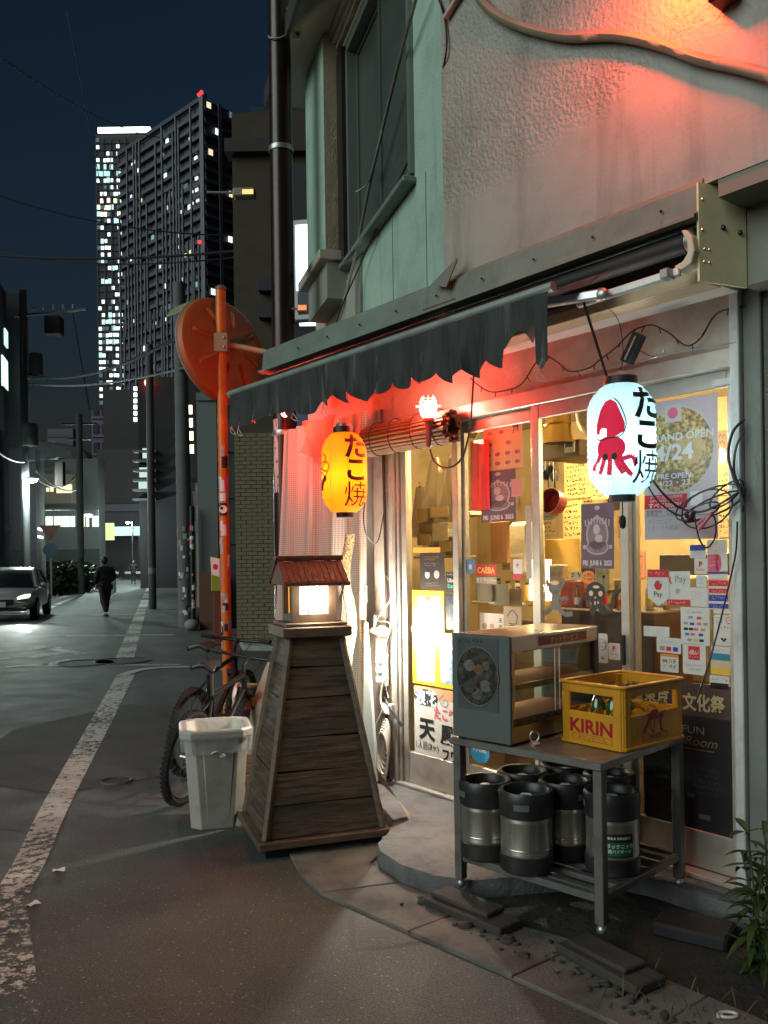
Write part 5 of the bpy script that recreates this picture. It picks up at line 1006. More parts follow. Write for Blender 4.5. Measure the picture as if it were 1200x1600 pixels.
t,w,h = card('red and white card brand sticker above the blue one',1107,906,1139,928); panel(t,w,h,.02,.55,.98,.97,RED_INK); panel(t,w,h,.02,.06,.98,.38,RED_INK); scrib(t,w,h,.2,.6,.9,.92,1,WL,2,.0014,7); scrib(t,w,h,.2,.1,.9,.35,1,WL,2,.0011,8)
t,w,h = card('blue and white card brand sticker below the red one',1107,929,1139,952); panel(t,w,h,.02,.55,.98,.97,BLUE_INK); panel(t,w,h,.02,.06,.98,.38,BLUE_INK); scrib(t,w,h,.2,.6,.9,.92,1,WL,2,.0014,9); scrib(t,w,h,.2,.1,.9,.35,1,WL,2,.0011,10)
t,w,h = card('tiny pale sticker under the square PayPay sticker',1088,899,1104,917); scrib(t,w,h,.15,.2,.85,.85,2,TEAL_INK,1,.0012,11)
t,w,h = card('white sticker lettered R Pay with red foot band',1042,893,1079,946,r=.02); txt(t,w,h,'R',.14,.74,.05,RED_INK,2,bold=.02); txt(t,w,h,'Pay',.62,.74,.046,GREY_INK,2); panel(t,w,h,0,.0,1,.17,RED_INK); scrib(t,w,h,.08,.03,.9,.14,1,WL,2,.0018,12); txt(t,w,h,'楽',.48,.42,.03,GREY_INK,2)
s0 = Fn(1012,915,ND+.004)[0]; s1 = Fn(1045,915,ND+.004)[0]; z1 = Fn(1028,890,ND)[1]; z0 = Fn(1028,947,ND)[1]; w, h = s0-s1, z1-z0
t = sthing('sticker', 'pentagon shaped white Pay sticker with red head band', 'sticker', s0, ND+.003, z0); obj('film', B().plate([(0,.22*h),(w*.5,0),(w,.22*h),(w,h),(0,h)], -.001, 0), CARD, t); panel(t,w,h,0,.79,1,1,RED_INK); scrib(t,w,h,.1,.82,.9,.96,1,WL,2,.0016,13); disc(t,w,h,.5,.57,w*.2,w*.22,RED_INK,1,n=6); disc(t,w,h,.64,.66,w*.07,w*.07,M('sky_ink', (.25,.5,.65), .5),2); txt(t,w,h,'Pay',.5,.31,.036,INK,2)
t,w,h = card('pale slip sticker right of the R Pay one',1079,918,1106,948,r=.02); scrib(t,w,h,.08,.3,.9,.9,3,GREY_INK,1,.0008,14)
t,w,h = card('tall AirPay sheet listing card brands',1064,949,1109,1008,r=.01); txt(t,w,h,'△ AirPAY',.5,.88,.018,M('air_blue', (.25,.4,.55), .5),2,fit=w*.55)
for k,(x,z,m_) in enumerate(((.35,.73,GREY_INK),(.64,.72,RED_INK),(.18,.57,GREY_INK),(.40,.56,BLUE_INK),(.64,.57,PINK_INK),(.86,.57,GREY_INK),(.18,.42,INK),(.36,.42,INK),(.53,.42,PINK_INK),(.78,.42,ORANGE_INK),(.22,.28,TEAL_INK),(.42,.28,PINK_INK),(.7,.28,BLUE_INK),(.3,.13,GREY_INK),(.52,.13,YELLOW_INK),(.72,.13,INK))): panel(t,w,h,x-.075,z-.035,x+.075,z+.035,m_,1)
t,w,h = card('white no smoking notice at the window edge',1115,961,1147,1009); disc(t,w,h,.74,.84,w*.15,w*.17,PINK_INK,1); disc(t,w,h,.74,.84,w*.11,w*.12,CARD,2); panel(t,w,h,.62,.835,.86,.85,PINK_INK,3); panel(t,w,h,.14,.75,.42,.92,GREY_INK,1); panel(t,w,h,.17,.77,.39,.90,CARD,2); scrib(t,w,h,.2,.55,.85,.66,1,INK,1,.002,15); scrib(t,w,h,.2,.48,.8,.53,1,GREY_INK,1,.001,16)
for x, z in ((.42,.22),(.58,.22),(.5,.17)): disc(t,w,h,x,z,w*.06,w*.06,INK,1,n=12)
t,w,h = card('narrow slip sticker over the no smoking notice',1115,953,1146,959,r=.0)
t,w,h = card('wide AirPay sticker with three card marks',1026,996,1064,1020); txt(t,w,h,'△ AirPAY',.45,.72,.02,M('air_blue', (.25,.4,.55), .5),2,fit=w*.55)
for x, m_ in ((.24,GREY_INK),(.5,RED_INK),(.78,BLUE_INK)): panel(t,w,h,x-.1,.14,x+.1,.42,m_)
t,w,h = card('torn blank sticker left of the wide AirPay one',1006,979,1046,995,r=.0); scrib(t,w,h,.05,.3,.9,.9,2,M('faded_grey_ink', (.4,.38,.35), .6),1,.0008,17)
t,w,h = card('square sticker lettered ハチペイ with orange head band',1032,1022,1060,1050); panel(t,w,h,.0,.85,1,1,ORANGE_INK); txt(t,w,h,'ハチ',.68,.62,.028,INK,2,bold=.02,fit=w*.42); txt(t,w,h,'ペイ',.68,.32,.028,INK,2,bold=.02,fit=w*.42); panel(t,w,h,.12,.52,.4,.7,M('bee_brown', (.3,.2,.1), .5)); txt(t,w,h,'渋',.24,.32,.02,GREY_INK,2)
t,w,h = card('white sticker with red square lettered d払い',1067,1006,1103,1054); panel(t,w,h,.25,.48,.75,.92,RED_INK,1); txt(t,w,h,'d払い',.5,.73,.026,WL,3,bold=.03,fit=w*.4); scrib(t,w,h,.32,.53,.7,.62,1,WL,3,.0016,18); txt(t,w,h,'d払いアプリで',.5,.30,.012,GREY_INK,2,fit=w*.7); txt(t,w,h,'つかえます',.5,.17,.013,GREY_INK,2,fit=w*.55)
t,w,h = card('white sticker with teal foot band',1111,1010,1141,1032); panel(t,w,h,0,.03,1,.5,TEAL_INK); scrib(t,w,h,.1,.6,.9,.85,1,INK,1,.0012,19)
t,w,h = card('cream sticker with yellow foot band',1111,1033,1142,1055,M('card_cream', (.55,.47,.33), .5)); panel(t,w,h,0,.03,1,.5,YELLOW_INK); scrib(t,w,h,.1,.6,.9,.85,1,ORANGE_INK,1,.0012,20)
t,w,h = card('white sticker with black foot panel, lowest in the column',1109,1056,1140,1079); panel(t,w,h,.04,.08,.96,.5,INK); scrib(t,w,h,.1,.6,.9,.88,1,INK,1,.0016,21)
BPO = M('black_festival_poster', (.022,.02,.024), .4, col2=(.032,.028,.03), scale=3)
t,w,h = sheet('festival_poster', 'large black festival poster on the lower window behind the crate', 'poster', 1008, 1068, 1149, 1322, ND, BPO); DIM = M('dim_poster_print', (.11,.1,.11), .6); BRO = M('brown_poster_print', (.09,.055,.045), .6, col2=(.05,.03,.03), scale=8)
panel(t,w,h,.0,.80,1,1,BRO); CRM = M('cream_poster_print', (.55,.45,.22), .5); txt(t,w,h,'東京',.17,.90,.068,CRM,3,bold=.03,fit=w*.30); txt(t,w,h,'文化祭',.70,.885,.085,CRM,3,bold=.03,fit=w*.46); txt(t,w,h,'20',.42,.855,.04,CRM,3); txt(t,w,h,'FUN',.58,.715,.05,M('tan_print', (.3,.24,.17), .5),3,fit=w*.24); txt(t,w,h,"Ruby's Room",.45,.64,.06,M('gold_print', (.3,.2,.08), .5),3,shear=.3,fit=w*.78)
panel(t,w,h,.12,.595,.8,.6,M('gold_print', (.3,.2,.08), .5),2); scrib(t,w,h,.1,.30,.5,.55,7,DIM,2,.0016,22,.014); scrib(t,w,h,.56,.32,.95,.5,5,DIM,2,.0016,23,.014)
for x0,z0,x1,z1 in ((.12,.38,.28,.405),(.30,.18,.36,.25),(.4,.16,.46,.24),(.62,.18,.74,.21),(.72,.06,.86,.095),(.5,.3,.58,.325)): panel(t,w,h,x0,z0,x1,z1,DIM,2)
# right door
MOV = M('poster_purple', (.12,.085,.115), .45, col2=(.095,.065,.09), scale=5); PLV = M('poster_pale_print', (.42,.35,.36), .5); PLD = M('poster_mid_print', (.24,.18,.2), .5, col2=(.12,.085,.1), scale=60)
def gig(label, u0, v0, u1, v1, n):
    t, w, h = sheet('gig_poster', label, 'poster', u0, v0, u1, v1, n, MOV); disc(t,w,h,.5,.52,w*.34,h*.27,PLV,1); disc(t,w,h,.5,.52,w*.30,h*.24,PLD,2); disc(t,w,h,.5,.33,w*.34,h*.12,PLV,1); disc(t,w,h,.5,.33,w*.31,h*.10,PLD,2); disc(t,w,h,.48,.60,w*.10,h*.08,PLV,3); disc(t,w,h,.55,.46,w*.12,h*.06,PLV,3)
    obj('title_print', poly_obj([blob(w*.5,h*.80,w*.06,h*.02)] + [q for k in range(9) for q in stroke([(w*(.14+.09*k), h*(.80-.05*abs(k-4)/4)), (w*(.145+.09*k), h*(.74-.05*abs(k-4)/4)), (w*(.17+.085*k), h*(.70-.05*abs(k-4)/4))], w*.035)]), PLV, t, (0,-.0032,0))
    disc(t,w,h,.5,.93,w*.08,h*.035,PLV,1); txt(t,w,h,'FRI  JUNE 6  2025',.5,.075,.036,M('poster_white', (.6,.52,.5), .5),3,bold=.03,fit=w*.88); panel(t,w,h,.06,.3,.14,.36,PLV); panel(t,w,h,.86,.3,.94,.36,PLV); return t
def poly_obj(polys):
    b = B()
    for P in polys: b.add([(x, 0, y) for x, y in P], [tuple(range(len(P)))])
    return b
gig('purple gig poster on the right door beneath the white lantern', 908, 786, 959, 888, NC); gig('purple gig poster on the middle door below the yellow menu', 752, 735, 806, 815, NB)
def octo_sticker(label, u0, v0, u1, v1, m, skull):
    s0 = Fn(u0,(v0+v1)/2,NC)[0]; s1 = Fn(u1,(v0+v1)/2,NC)[0]; z1 = Fn((u0+u1)/2,v0,NC)[1]; z0 = Fn((u0+u1)/2,v1,NC)[1]; w, h = s0-s1, z1-z0
    t = sthing('octopus_sticker', label, 'sticker', s0, NC, z0); P = []
    if skull:
        P += [blob(w*.42,h*.66,w*.23,h*.32)] + stroke([(w*.40,h*.4),(w*.38,h*.15),(w*.30,h*.06)], w*.14) + stroke([(w*.5,h*.35),(w*.58,h*.1),(w*.66,h*.08)], w*.11) + stroke([(w*.58,h*.3),(w*.68,h*.12),(w*.78,h*.14),(w*.80,h*.4),(w*.86,h*.66),(w*1.0,h*.76)], w*.07) + stroke([(w*.25,h*.45),(w*.12,h*.5),(w*.02,h*.2)], w*.05)
    else:
        P += [blob(w*.42,h*.42,w*.16,h*.28), blob(w*.38,h*.74,w*.22,h*.18)] + stroke([(w*.18,h*.8),(w*.1,h*.95),(w*.14,h*1.0)], w*.12) + stroke([(w*.56,h*.8),(w*.68,h*.92),(w*.66,h*1.0)], w*.12) + stroke([(w*.5,h*.4),(w*.72,h*.5),(w*.78,h*.42)], w*.1) + stroke([(w*.3,h*.25),(w*.12,h*.08),(w*.0,h*.05)], w*.13) + stroke([(w*.5,h*.2),(w*.7,h*.05),(w*.95,h*.08)], w*.13)
    obj('cut_vinyl', poly_obj(P), m, t, (0,-.002,0))
    if skull:
        BON = M('vinyl_bone', (.62,.45,.28), .5); obj('eye', poly_obj([blob(w*.32,h*.64,w*.05,h*.08), blob(w*.54,h*.64,w*.05,h*.08), blob(w*.44,h*.83,w*.08,h*.045), blob(w*.42,h*.52,w*.02,h*.03), blob(w*.41,h*.36,w*.025,h*.06,8), blob(w*.48,h*.38,w*.02,h*.05,6)]), BON, t, (0,-.0028,0))
    else: obj('eye', poly_obj([blob(w*.38,h*.9,w*.14,h*.06)]), M('vinyl_bone', (.62,.45,.28), .5), t, (0,-.0028,0))
octo_sticker('black skull faced octopus cut out sticker on the right door', 903, 908, 971, 962, INK, True); octo_sticker('grey octopus cut out sticker left of the black one', 850, 905, 897, 962, M('grey_vinyl', (.12,.115,.1), .5), False)
t,w,h = card('round orange graffiti sticker above the black octopus',909,892,929,912,ORANGE_INK,NC,.5); scrib(t,w,h,.2,.2,.85,.85,2,INK,1,.004,24)
t,w,h = card('black graffiti scrawl beside the round orange sticker',893,893,909,906,M('scrawl_film', (.4,.3,.16), .6),NC,.1); scrib(t,w,h,.05,.1,.95,.95,1,INK,1,.006,25)
t,w,h = card('tall white sticker with blue ring on the right door',932,990,950,1036,n=NC,r=.15); disc(t,w,h,.5,.62,w*.4,w*.42,M('pale_blue_ink', (.2,.3,.5), .5),1); disc(t,w,h,.5,.62,w*.34,w*.36,CARD,2); scrib(t,w,h,.2,.5,.85,.75,2,INK,3,.002,26); panel(t,w,h,.4,.12,.65,.22,GREY_INK)
t,w,h = card('PayPay sticker beside the tall blue ring sticker',951,1005,969,1031,n=NC,r=.12); txt(t,w,h,'P',.5,.68,.036,RED_INK,2,bold=.05); txt(t,w,h,'PayPay',.5,.33,.012,GREY_INK,2,fit=w*.7)
# middle door
YMN = M('yellow_menu_paper', (.60,.44,.20), .6, col2=(.54,.39,.16), scale=8); BUN = M('dish_photo', (.20,.07,.03), .5, col2=(.42,.2,.09), scale=50)
t,w,h = sheet('takeout_menu', 'yellow takeout menu with dish photos high on the middle door', 'menu', 755, 652, 816, 733, NB, YMN); txt(t,w,h,'テイクアウトメニュー',.42,.90,.02,INK,2,fit=w*.62); scrib(t,w,h,.25,.82,.62,.86,1,GREY_INK,1,.0012,27); txt(t,w,h,'天',.85,.86,.055,INK,2,bold=.02); txt(t,w,h,'風',.85,.73,.05,INK,2,bold=.02)
for x, z in ((.18,.72),(.48,.72),(.18,.5),(.66,.5),(.14,.30),(.38,.30),(.64,.30),(.88,.30),(.12,.12),(.38,.12),(.64,.12),(.88,.12)): panel(t,w,h,x-.09,z-.055,x+.1,z+.06,M('photo_card_print', (.55,.43,.3), .6),1); disc(t,w,h,x,z,w*.07,h*.04,BUN,2,n=12)
t,w,h = sheet('orange_note', 'orange paper note sticking up behind the yellow menu', 'note', 768, 644, 793, 654, NB-.003, ORANGE_INK)
t,w,h = sheet('pink_note', 'narrow pink note at the right of the middle door poster', 'note', 799, 748, 815, 776, NB+.003, M('pink_paper', (.5,.26,.22), .6)); scrib(t,w,h,.15,.1,.85,.9,5,PINK_INK,1,.0012,28)
rdm = M('red_translucent_cloth', (.62,.02,.018), .5, alpha=.85, emit=(.8,.02,.01), es=.05)
tag(obj('red_banner', B().grid(lambda a, b: sh(Fn(738,755,NB)[0]*(1-a)+Fn(768,755,NB)[0]*a, NB+.012+.006*math.sin(a*14), 2.305-.42*b), 14, 8), rdm, smooth=70), 'bright red cloth banner hanging at the left of the middle door', 'banner')
t,w,h = card('round blue droplet sticker on the middle door stile',728,872,743,897,M('sticker_blue', (.12,.24,.42), .5),NB,.5); disc(t,w,h,.5,.45,w*.16,h*.18,WL,1)
t,w,h = card('red CASBA sticker on the middle door',744,882,776,899,RED_INK,NB,.05); txt(t,w,h,'CAƧBA',.5,.5,.05,YELLOW_INK,2,bold=.03,fit=w*.85)
t,w,h = card('white lettered strip below the red CASBA sticker',744,901,776,912,M('strip_tan', (.34,.25,.14), .5),NB,.02); txt(t,w,h,'豊豆ラッパー',.5,.5,.032,WL,2,bold=.02,fit=w*.95)
t,w,h = card('small white PayPay sticker on the middle door',802,874,816,906,n=NB,r=.05); panel(t,w,h,0,.0,1,.3,RED_INK); txt(t,w,h,'P',.5,.7,.03,RED_INK,2,bold=.04)
t,w,h = sheet('menu_copy', 'smaller dish menu sheet standing just behind the cabinet top', 'menu', 750, 958, 788, 1000, NB, M('menu_copy_paper', (.55,.46,.34), .6)); txt(t,w,h,'天',.85,.75,.03,INK,2,bold=.02); txt(t,w,h,'風',.85,.5,.03,INK,2,bold=.02); 
for x in (.2,.5): disc(t,w,h,x,.5,w*.1,h*.12,BUN,1)
t,w,h = sheet('symbol_card', 'brown card with black symbols behind the cabinet top', 'card', 787, 948, 815, 1000, NB, M('kraft_card', (.36,.25,.14), .7)); obj('symbols', poly_obj(stroke([(w*.2,h*.7),(w*.5,h*.9),(w*.8,h*.7)], .006)+stroke([(w*.3,h*.5),(w*.7,h*.5),(w*.75,h*.7)], .006)+stroke([(w*.2,h*.35),(w*.5,h*.45),(w*.8,h*.3)], .006)), INK, t, (0,-.002,0))
t,w,h = card('round blue Wolt sticker low on the middle door',735,1158,765,1192,M('wolt_blue', (.03,.28,.5), .5),NB+.004,.5); txt(t,w,h,'Wolt',.5,.62,.05,WL,2,bold=.03,shear=.2,fit=w*.75)
scr = sheet('stile_writing_strip', 'faint vertical writing strip on the stile between the doors', 'label', 822, 790, 831, 905, .020, M('stile_strip', (.42,.37,.3), .6)); obj('small_print', scribble(B(), scr[1]*.2, scr[1]*.6, 0, scr[2], -.0025, 9, random.Random(30), .003, .018), GREY_INK, scr[0])
# left door
t,w,h = sheet('black_flyer', 'black flyer with two faces high on the left door', 'flyer', 657, 864, 695, 921, NA, M('flyer_black', (.028,.022,.02), .5)); scrib(t,w,h,.2,.78,.8,.92,2,M('flyer_gold', (.4,.25,.08), .5),1,.002,31); scrib(t,w,h,.2,.62,.8,.74,2,PLV,1,.0015,32); disc(t,w,h,.3,.4,w*.10,h*.11,PLV,1); disc(t,w,h,.68,.4,w*.11,h*.11,PLV,1); panel(t,w,h,.25,.46,.36,.55,INK,2); scrib(t,w,h,.2,.06,.85,.2,2,M('flyer_gold', (.4,.25,.08), .5),1,.0015,33)
t,w,h = sheet('orange_tape', 'strip of orange tape above the black flyer', 'tape', 646, 855, 688, 863, NA, M('orange_tape', (.75,.32,.05), .5))
t,w,h = card('black Uber Eats sticker on the left door',697,894,716,926,M('sticker_black', (.015,.015,.016), .45),NA,.04); txt(t,w,h,'Uber',.5,.6,.034,WL,2,bold=.02,fit=w*.7); txt(t,w,h,'Eats',.5,.32,.034,GREEN_INK,2,bold=.02,fit=w*.7); scrib(t,w,h,.1,.84,.9,.94,1,WL,1,.0016,34)
t,w,h = sheet('dark_photo_sheet', 'dark blue photo sheet under the Uber Eats sticker', 'photo', 697, 928, 716, 984, NA, M('dark_photo', (.03,.04,.055), .35, col2=(.09,.11,.13), scale=18, mix=(.5,.65)))
YFR = M('yellow_frame_card', (.72,.46,.02), .5, col2=(.66,.40,.015), scale=6)
t,w,h = sheet('dish_poster', 'yellow bordered grilled dish poster on the left door', 'poster', 645, 923, 694, 986, NA, YFR); panel(t,w,h,.18,.06,.9,.86,M('dish_red_photo', (.5,.09,.05), .5, col2=(.72,.6,.5), scale=22, mix=(.4,.6), dirt=(.06,.03,.03), dscale=12),1); 
t,w,h = sheet('price_frame', 'yellow frame with price list and photo sheet on the left door', 'notice', 645, 987, 716, 1072, NA, YFR); panel(t,w,h,.10,.06,.50,.95,PAPER,1); panel(t,w,h,.62,.08,.97,.9,M('sea_photo', (.2,.32,.4), .4, col2=(.6,.66,.66), scale=14, mix=(.4,.6)),1); scrib(t,w,h,.14,.1,.46,.9,10,BLUE_INK,2,.0016,35)
for z in (.3,.55): panel(t,w,h,.62,z,.97,z+.01,PAPER,2)
t,w,h = sheet('hand_lettered_sign', 'white hand lettered takoyaki sign at the foot of the left door', 'sign', 648, 1076, 716, 1196, NA, M('sign_white', (.62,.60,.55), .55, col2=(.56,.54,.48), scale=6)); panel(t,w,h,.0,.86,1,1,M('sign_orange', (.62,.30,.16), .5),1); disc(t,w,h,.28,.86,w*.28,h*.11,M('sign_navy', (.03,.04,.055), .5),2)
txt(t,w,h,'浪花',.28,.86,.105,WHITE_INK,4,bold=.03,fit=w*.5); txt(t,w,h,'たこ焼',.72,.68,.085,PINK_INK,3,bold=.03,fit=w*.5); txt(t,w,h,'天',.30,.44,.15,INK,3,bold=.04); txt(t,w,h,'風',.76,.42,.13,INK,3,bold=.04); txt(t,w,h,'1人前(8ヶ)',.30,.22,.06,INK,3,fit=w*.52); txt(t,w,h,'フワ',.82,.16,.085,INK,3,bold=.04,fit=w*.34)
obj('swirl', poly_obj(stroke([(w*.66,h*.82),(w*.72,h*.88),(w*.78,h*.84),(w*.74,h*.79),(w*.64,h*.80),(w*.60,h*.88),(w*.7,h*.94)], .006)), GREY_INK, t, (0,-.0032,0))
# ================================================================ INSIDE THE SHOP
WRM = (1,.70,.34)
for s_, n_, z_, e_ in ((2.12,-.62,2.38,22), (.35,-.85,2.32,16), (1.45,-1.3,2.38,22)):
    pl = sthing('pendant_lamp', 'warm pendant lamp inside the shop, %s' % ('over the left end' if s_ > 2 else 'over the right end' if s_ < 1 else 'over the middle'), 'pendant lamp', s_, n_, z_); obj('shade', B().lathe([(.02,.14),(.05,.12),(.11,.03),(.112,.02)], 24), M('enamel_shade', (.5,.45,.35), .4), pl, smooth=50); obj('bulb', B().ball((0,0,.03), .035, 12, 8), glow('pendant_bulb', (1,.8,.5), 9), pl, smooth=60); obj('cord', B().tube([(0,0,.14),(0,0,.39)], .004, 5), DARKM, pl)
    ldd = bpy.data.lights.new('pendant_light', 'POINT'); ldd.energy = e_; ldd.color = WRM; ldd.shadow_soft_size = .08; lo = bpy.data.objects.new('pendant_light', ldd); COL.objects.link(lo); lo.parent = pl; lo.location = (0,0,-.06)
BRS = M('brass_duct_metal', (.62,.40,.12), .28, .9, col2=(.5,.3,.08), scale=5, stretch=(1,1,.3)); p = on(873,690,-.55)
dc = thing('exhaust_duct', 'brass coloured exhaust duct hanging inside the right door', 'duct', p, SROT); obj('duct_pipe', B().lathe([(.075,.36),(.078,.2),(.085,.05),(.1,.0),(.103,-.012),(.095,-.01),(.07,.05)], 28), BRS, dc, smooth=40); obj('duct_mouth', B().lathe([(.001,-.006),(.094,-.008)], 28), M('duct_mouth_dark', (.05,.035,.02), .7), dc)  # dark brown disc closes the duct mouth
for z in (.1,.22,.3): obj('duct_band', B().lathe([(.086,z),(.089,z+.006),(.084,z+.012)], 28), BRS, dc)
p = on(918,655,-.7); tag(obj('white_duct_elbow', B().tube(spline([p+Vector((0,0,.3)), p, p-S*.1-Vector((0,0,.06)), p-S*.3-Vector((0,0,.06))],5), .07, 14), M('duct_white', (.5,.42,.3), .5), smooth=50), 'pale duct elbow right of the brass duct', 'duct')
def ibox(name, label, cat, u0, v0, u1, v1, n, depth, m, bev=.004):
    s0 = Fn(u0,(v0+v1)/2,n)[0]; s1 = Fn(u1,(v0+v1)/2,n)[0]; z1 = Fn((u0+u1)/2,v0,n)[1]; z0 = Fn((u0+u1)/2,v1,n)[1]
    return tag(obj(name, B().box(0,s0-s1,0,depth,0,z1-z0), m, None, sh(s0,n,z0), (0,0,SROT), bev=bev), label, cat), s0-s1, z1-z0
ibox('hood_box','dark brown range hood under the brass duct','range hood',846,690,905,716,-.62,.4,M('hood_brown', (.09,.055,.03), .5))
tm,w,h = ibox('kitchen_timer','white kitchen timer on the range hood','timer',883,689,899,707,-.615,.0,M('timer_white', (.6,.57,.48), .45)); tm.data = B().box(0,w,-.012,0,0,h).mesh('kitchen_timer', .004); tm.data.materials.append(M('timer_white', (.6,.57,.48), .45)); obj('screen', B().box(w*.15,w*.85,-.0135,-.0125,h*.45,h*.9), M('timer_screen', (.1,.11,.08), .3), tm)
NOTE = M('note_paper', (.56,.43,.2), .65, col2=(.5,.37,.15), scale=5)
for i, (u0,v0,u1,v1) in enumerate(((882,715,922,778),(924,716,950,780),(880,782,910,842))):
    o_, w, h = ibox('handwritten_note',['upper handwritten note on the kitchen wall','handwritten note half hidden by the white lantern','lower handwritten note on the kitchen wall'][i],'note',u0,v0,u1,v1,-1.5,.003,NOTE,0); obj('handwriting', scribble(B(), w*.08, w*.92, h*.05, h*.95, -.002, 8 if i < 2 else 6, random.Random(40+i), .007, h/14), INK, o_)
p = on(872,782,-.8); pot = thing('red_pot', 'dark red saucepan hung inside the right door', 'saucepan', p, SROT); obj('pan', B().lathe([(.001,0),(.075,0),(.085,.02),(.088,.09),(.083,.09)], 24, M=Matrix.Rotation(math.radians(78),4,'X')), M('pot_red', (.22,.02,.025), .35), pot, (0,0,-.02), smooth=40); obj('pan_handle', B().tube([(0,-.03,.06),(-.01,-.02,.2)], .01, 6), DARKM, pot)
p = on(858,790,-.85); tag(obj('frying_pan', B().lathe([(.001,0),(.09,0),(.11,.03),(.105,.03)], 24, M=Matrix.Rotation(math.radians(75),4,'X')).tube([(0,0,.1),(0,-.01,.28)], .01, 6), M('pan_iron', (.05,.05,.055), .4, .5), None, p, (0,0,SROT+.4), smooth=40), 'dark frying pan hung left of the red saucepan', 'frying pan')
for i,(u,v) in enumerate(((853,735),(860,728),(866,738))): p = on(u,v,-.8); tag(obj('kitchen_tool', B().tube([p, p+Vector((0,0,.16))], .005, 5).ball(p-Vector((0,0,.03)), .03, 8, 6, (1,.3,1.2)), DARKM), ['ladle hung leftmost over the frying pan','ladle hung in the middle over the frying pan','ladle hung nearest the saucepan handle'][i], 'kitchen tool')
CTR = M('counter_dark_wood', (.045,.02,.014), .5, col2=(.07,.03,.02), scale=4, stretch=(1,6,6))
tag(obj('counter', sbox(B(), .58, 1.2, -.62, -.25, .1, 1.30), CTR, None, O, (0,0,SROT), bev=.008), 'dark timber counter behind the right door', 'counter'); tag(obj('counter', sbox(B(), 1.3, 2.2, -1.2, -.8, .1, 1.15), M('counter_tan', (.2,.13,.07), .55, col2=(.15,.09,.05), scale=4), None, O, (0,0,SROT), bev=.008), 'brown timber counter behind the left and middle doors', 'counter')
SHT = M('apron_white', (.58,.52,.40), .8, col2=(.5,.44,.33), scale=6, bump=.3, bscale=12)
for i,(u,v,sc) in enumerate(((678,715,1.0),(702,716,.95),(655,760,.8))):
    p = on(u,v,-.5); ap = thing('hanging_cloth', ['white cloth hung on a hook, leftmost of the high pair inside left door','white cloth hung on a hook, right of the high pair inside left door','lower white cloth at the far left inside the left door'][i], 'cloth', p, SROT)
    obj('cloth', B().grid(lambda a, b: Vector(((a-.5)*(.09+.36*b)*sc+.02*b, .02*math.sin(a*14+b*3)*(.3+b), -.48*b*sc+.03*abs(a-.5)*b)), 18, 12), SHT, ap, smooth=70); obj('hook', B().tube(spline([(0,0,-.01),(.01,0,.02),(-.005,0,.03)],4), .004, 5), CHR, ap)
BRP = [M('kraft_paper_a', (.30,.21,.11), .75), M('kraft_paper_b', (.40,.30,.17), .75), M('kraft_paper_c', (.2,.15,.10), .75), M('paper_dim', (.45,.40,.30), .7)]
rp = random.Random(9); k = 0
pos_words = ['top','second','third','fourth','fifth','sixth','seventh','eighth','ninth','lowest']
for i,(u0,v0,u1,v1) in enumerate(((652,795,668,815),(670,792,700,808),(655,818,684,832),(676,818,700,845),(652,834,672,852),(686,846,704,862),(745,905,770,940),(764,912,795,945),(795,920,815,946),(655,926,690,940))):
    ibox('paper_card','card pinned inside the shop, %s down of the brown cards left of the cabinet' % pos_words[i],'card',u0,v0,u1,v1,-.42-.02*(i % 3),.004,BRP[i % 4],0)
ibox('timber_panel','orange brown timber panel inside the middle door','panel',766,815,792,880,-.6,.03,M('orange_timber', (.36,.15,.04), .5, col2=(.28,.11,.03), scale=4, stretch=(8,8,1)))
ibox('shelf_board','shelf inside the left door holding pale boxes','shelf',690,800,735,806,-.7,.25,M('shelf_pale', (.4,.33,.22), .6)); ibox('white_sack','pale flour sack on the shelf inside middle door','sack',792,815,825,900,-.75,.2,M('sack_pale', (.45,.40,.30), .8, bump=.5, bscale=10),.03)
ibox('amber_panel','amber plastic curtain panel in the kitchen behind right door','panel',852,842,905,895,-1.0,.02,M('amber_plastic', (.5,.33,.09), .4, col2=(.42,.27,.06), scale=3))
for i,(u,v) in enumerate(((832,905),(857,905))): 
    p = on(u,v,-.7); ll = thing('tube_lamp', ['glowing warm tube lamp behind the middle door stile','glowing warm tube lamp at the left edge of the right door'][i], 'lamp', p, SROT); obj('tube', B().tube([(0,0,-.14),(0,0,.13)], .02, 10), glow('tube_glow', (1,.72,.36), 2.6), ll, smooth=60); obj('tube_base', B().lathe([(.001,-.17),(.05,-.17),(.045,-.14),(.001,-.14)], 14), BRS, ll)
for i,(u,v,c) in enumerate(((868,900,(.5,.35,.2)),(885,925,(.55,.06,.04)),(925,940,(.6,.4,.2)),(940,900,(.5,.4,.25)),(900,925,(.45,.12,.06)))):
    o_,w,h = ibox('packet',['tan packet behind the grey octopus','red packet between the two octopus stickers','orange packet behind the black octopus','pale packet right of the black octopus','brown packet just left of the black octopus'][i],'packet',u-11,v-18,u+11,v+24,-.4,.06,M('packet_%d' % i, c, .5, col2=tuple(x*.5 for x in c), scale=25),.008)
ibox('wall_shelf','dark wall shelf behind the payment stickers','shelf',1030,866,1136,898,-1.2,.2,M('shelf_dark', (.03,.025,.022), .5)); ibox('fridge','cream refrigerator standing behind the payment stickers','refrigerator',1010,900,1125,1065,-.9,.5,M('fridge_cream', (.42,.36,.25), .45, col2=(.37,.31,.21), scale=3),.015)
ibox('picture_card','dim poster inside on the wall of right door','poster',936,880,950,902,-.8,.004,M('dim_picture', (.06,.05,.045), .5),0); ibox('door_edge_board','pale upright board at the right of the kitchen','board',956,905,975,1060,-.5,.05,M('upright_pale', (.42,.36,.25), .6))
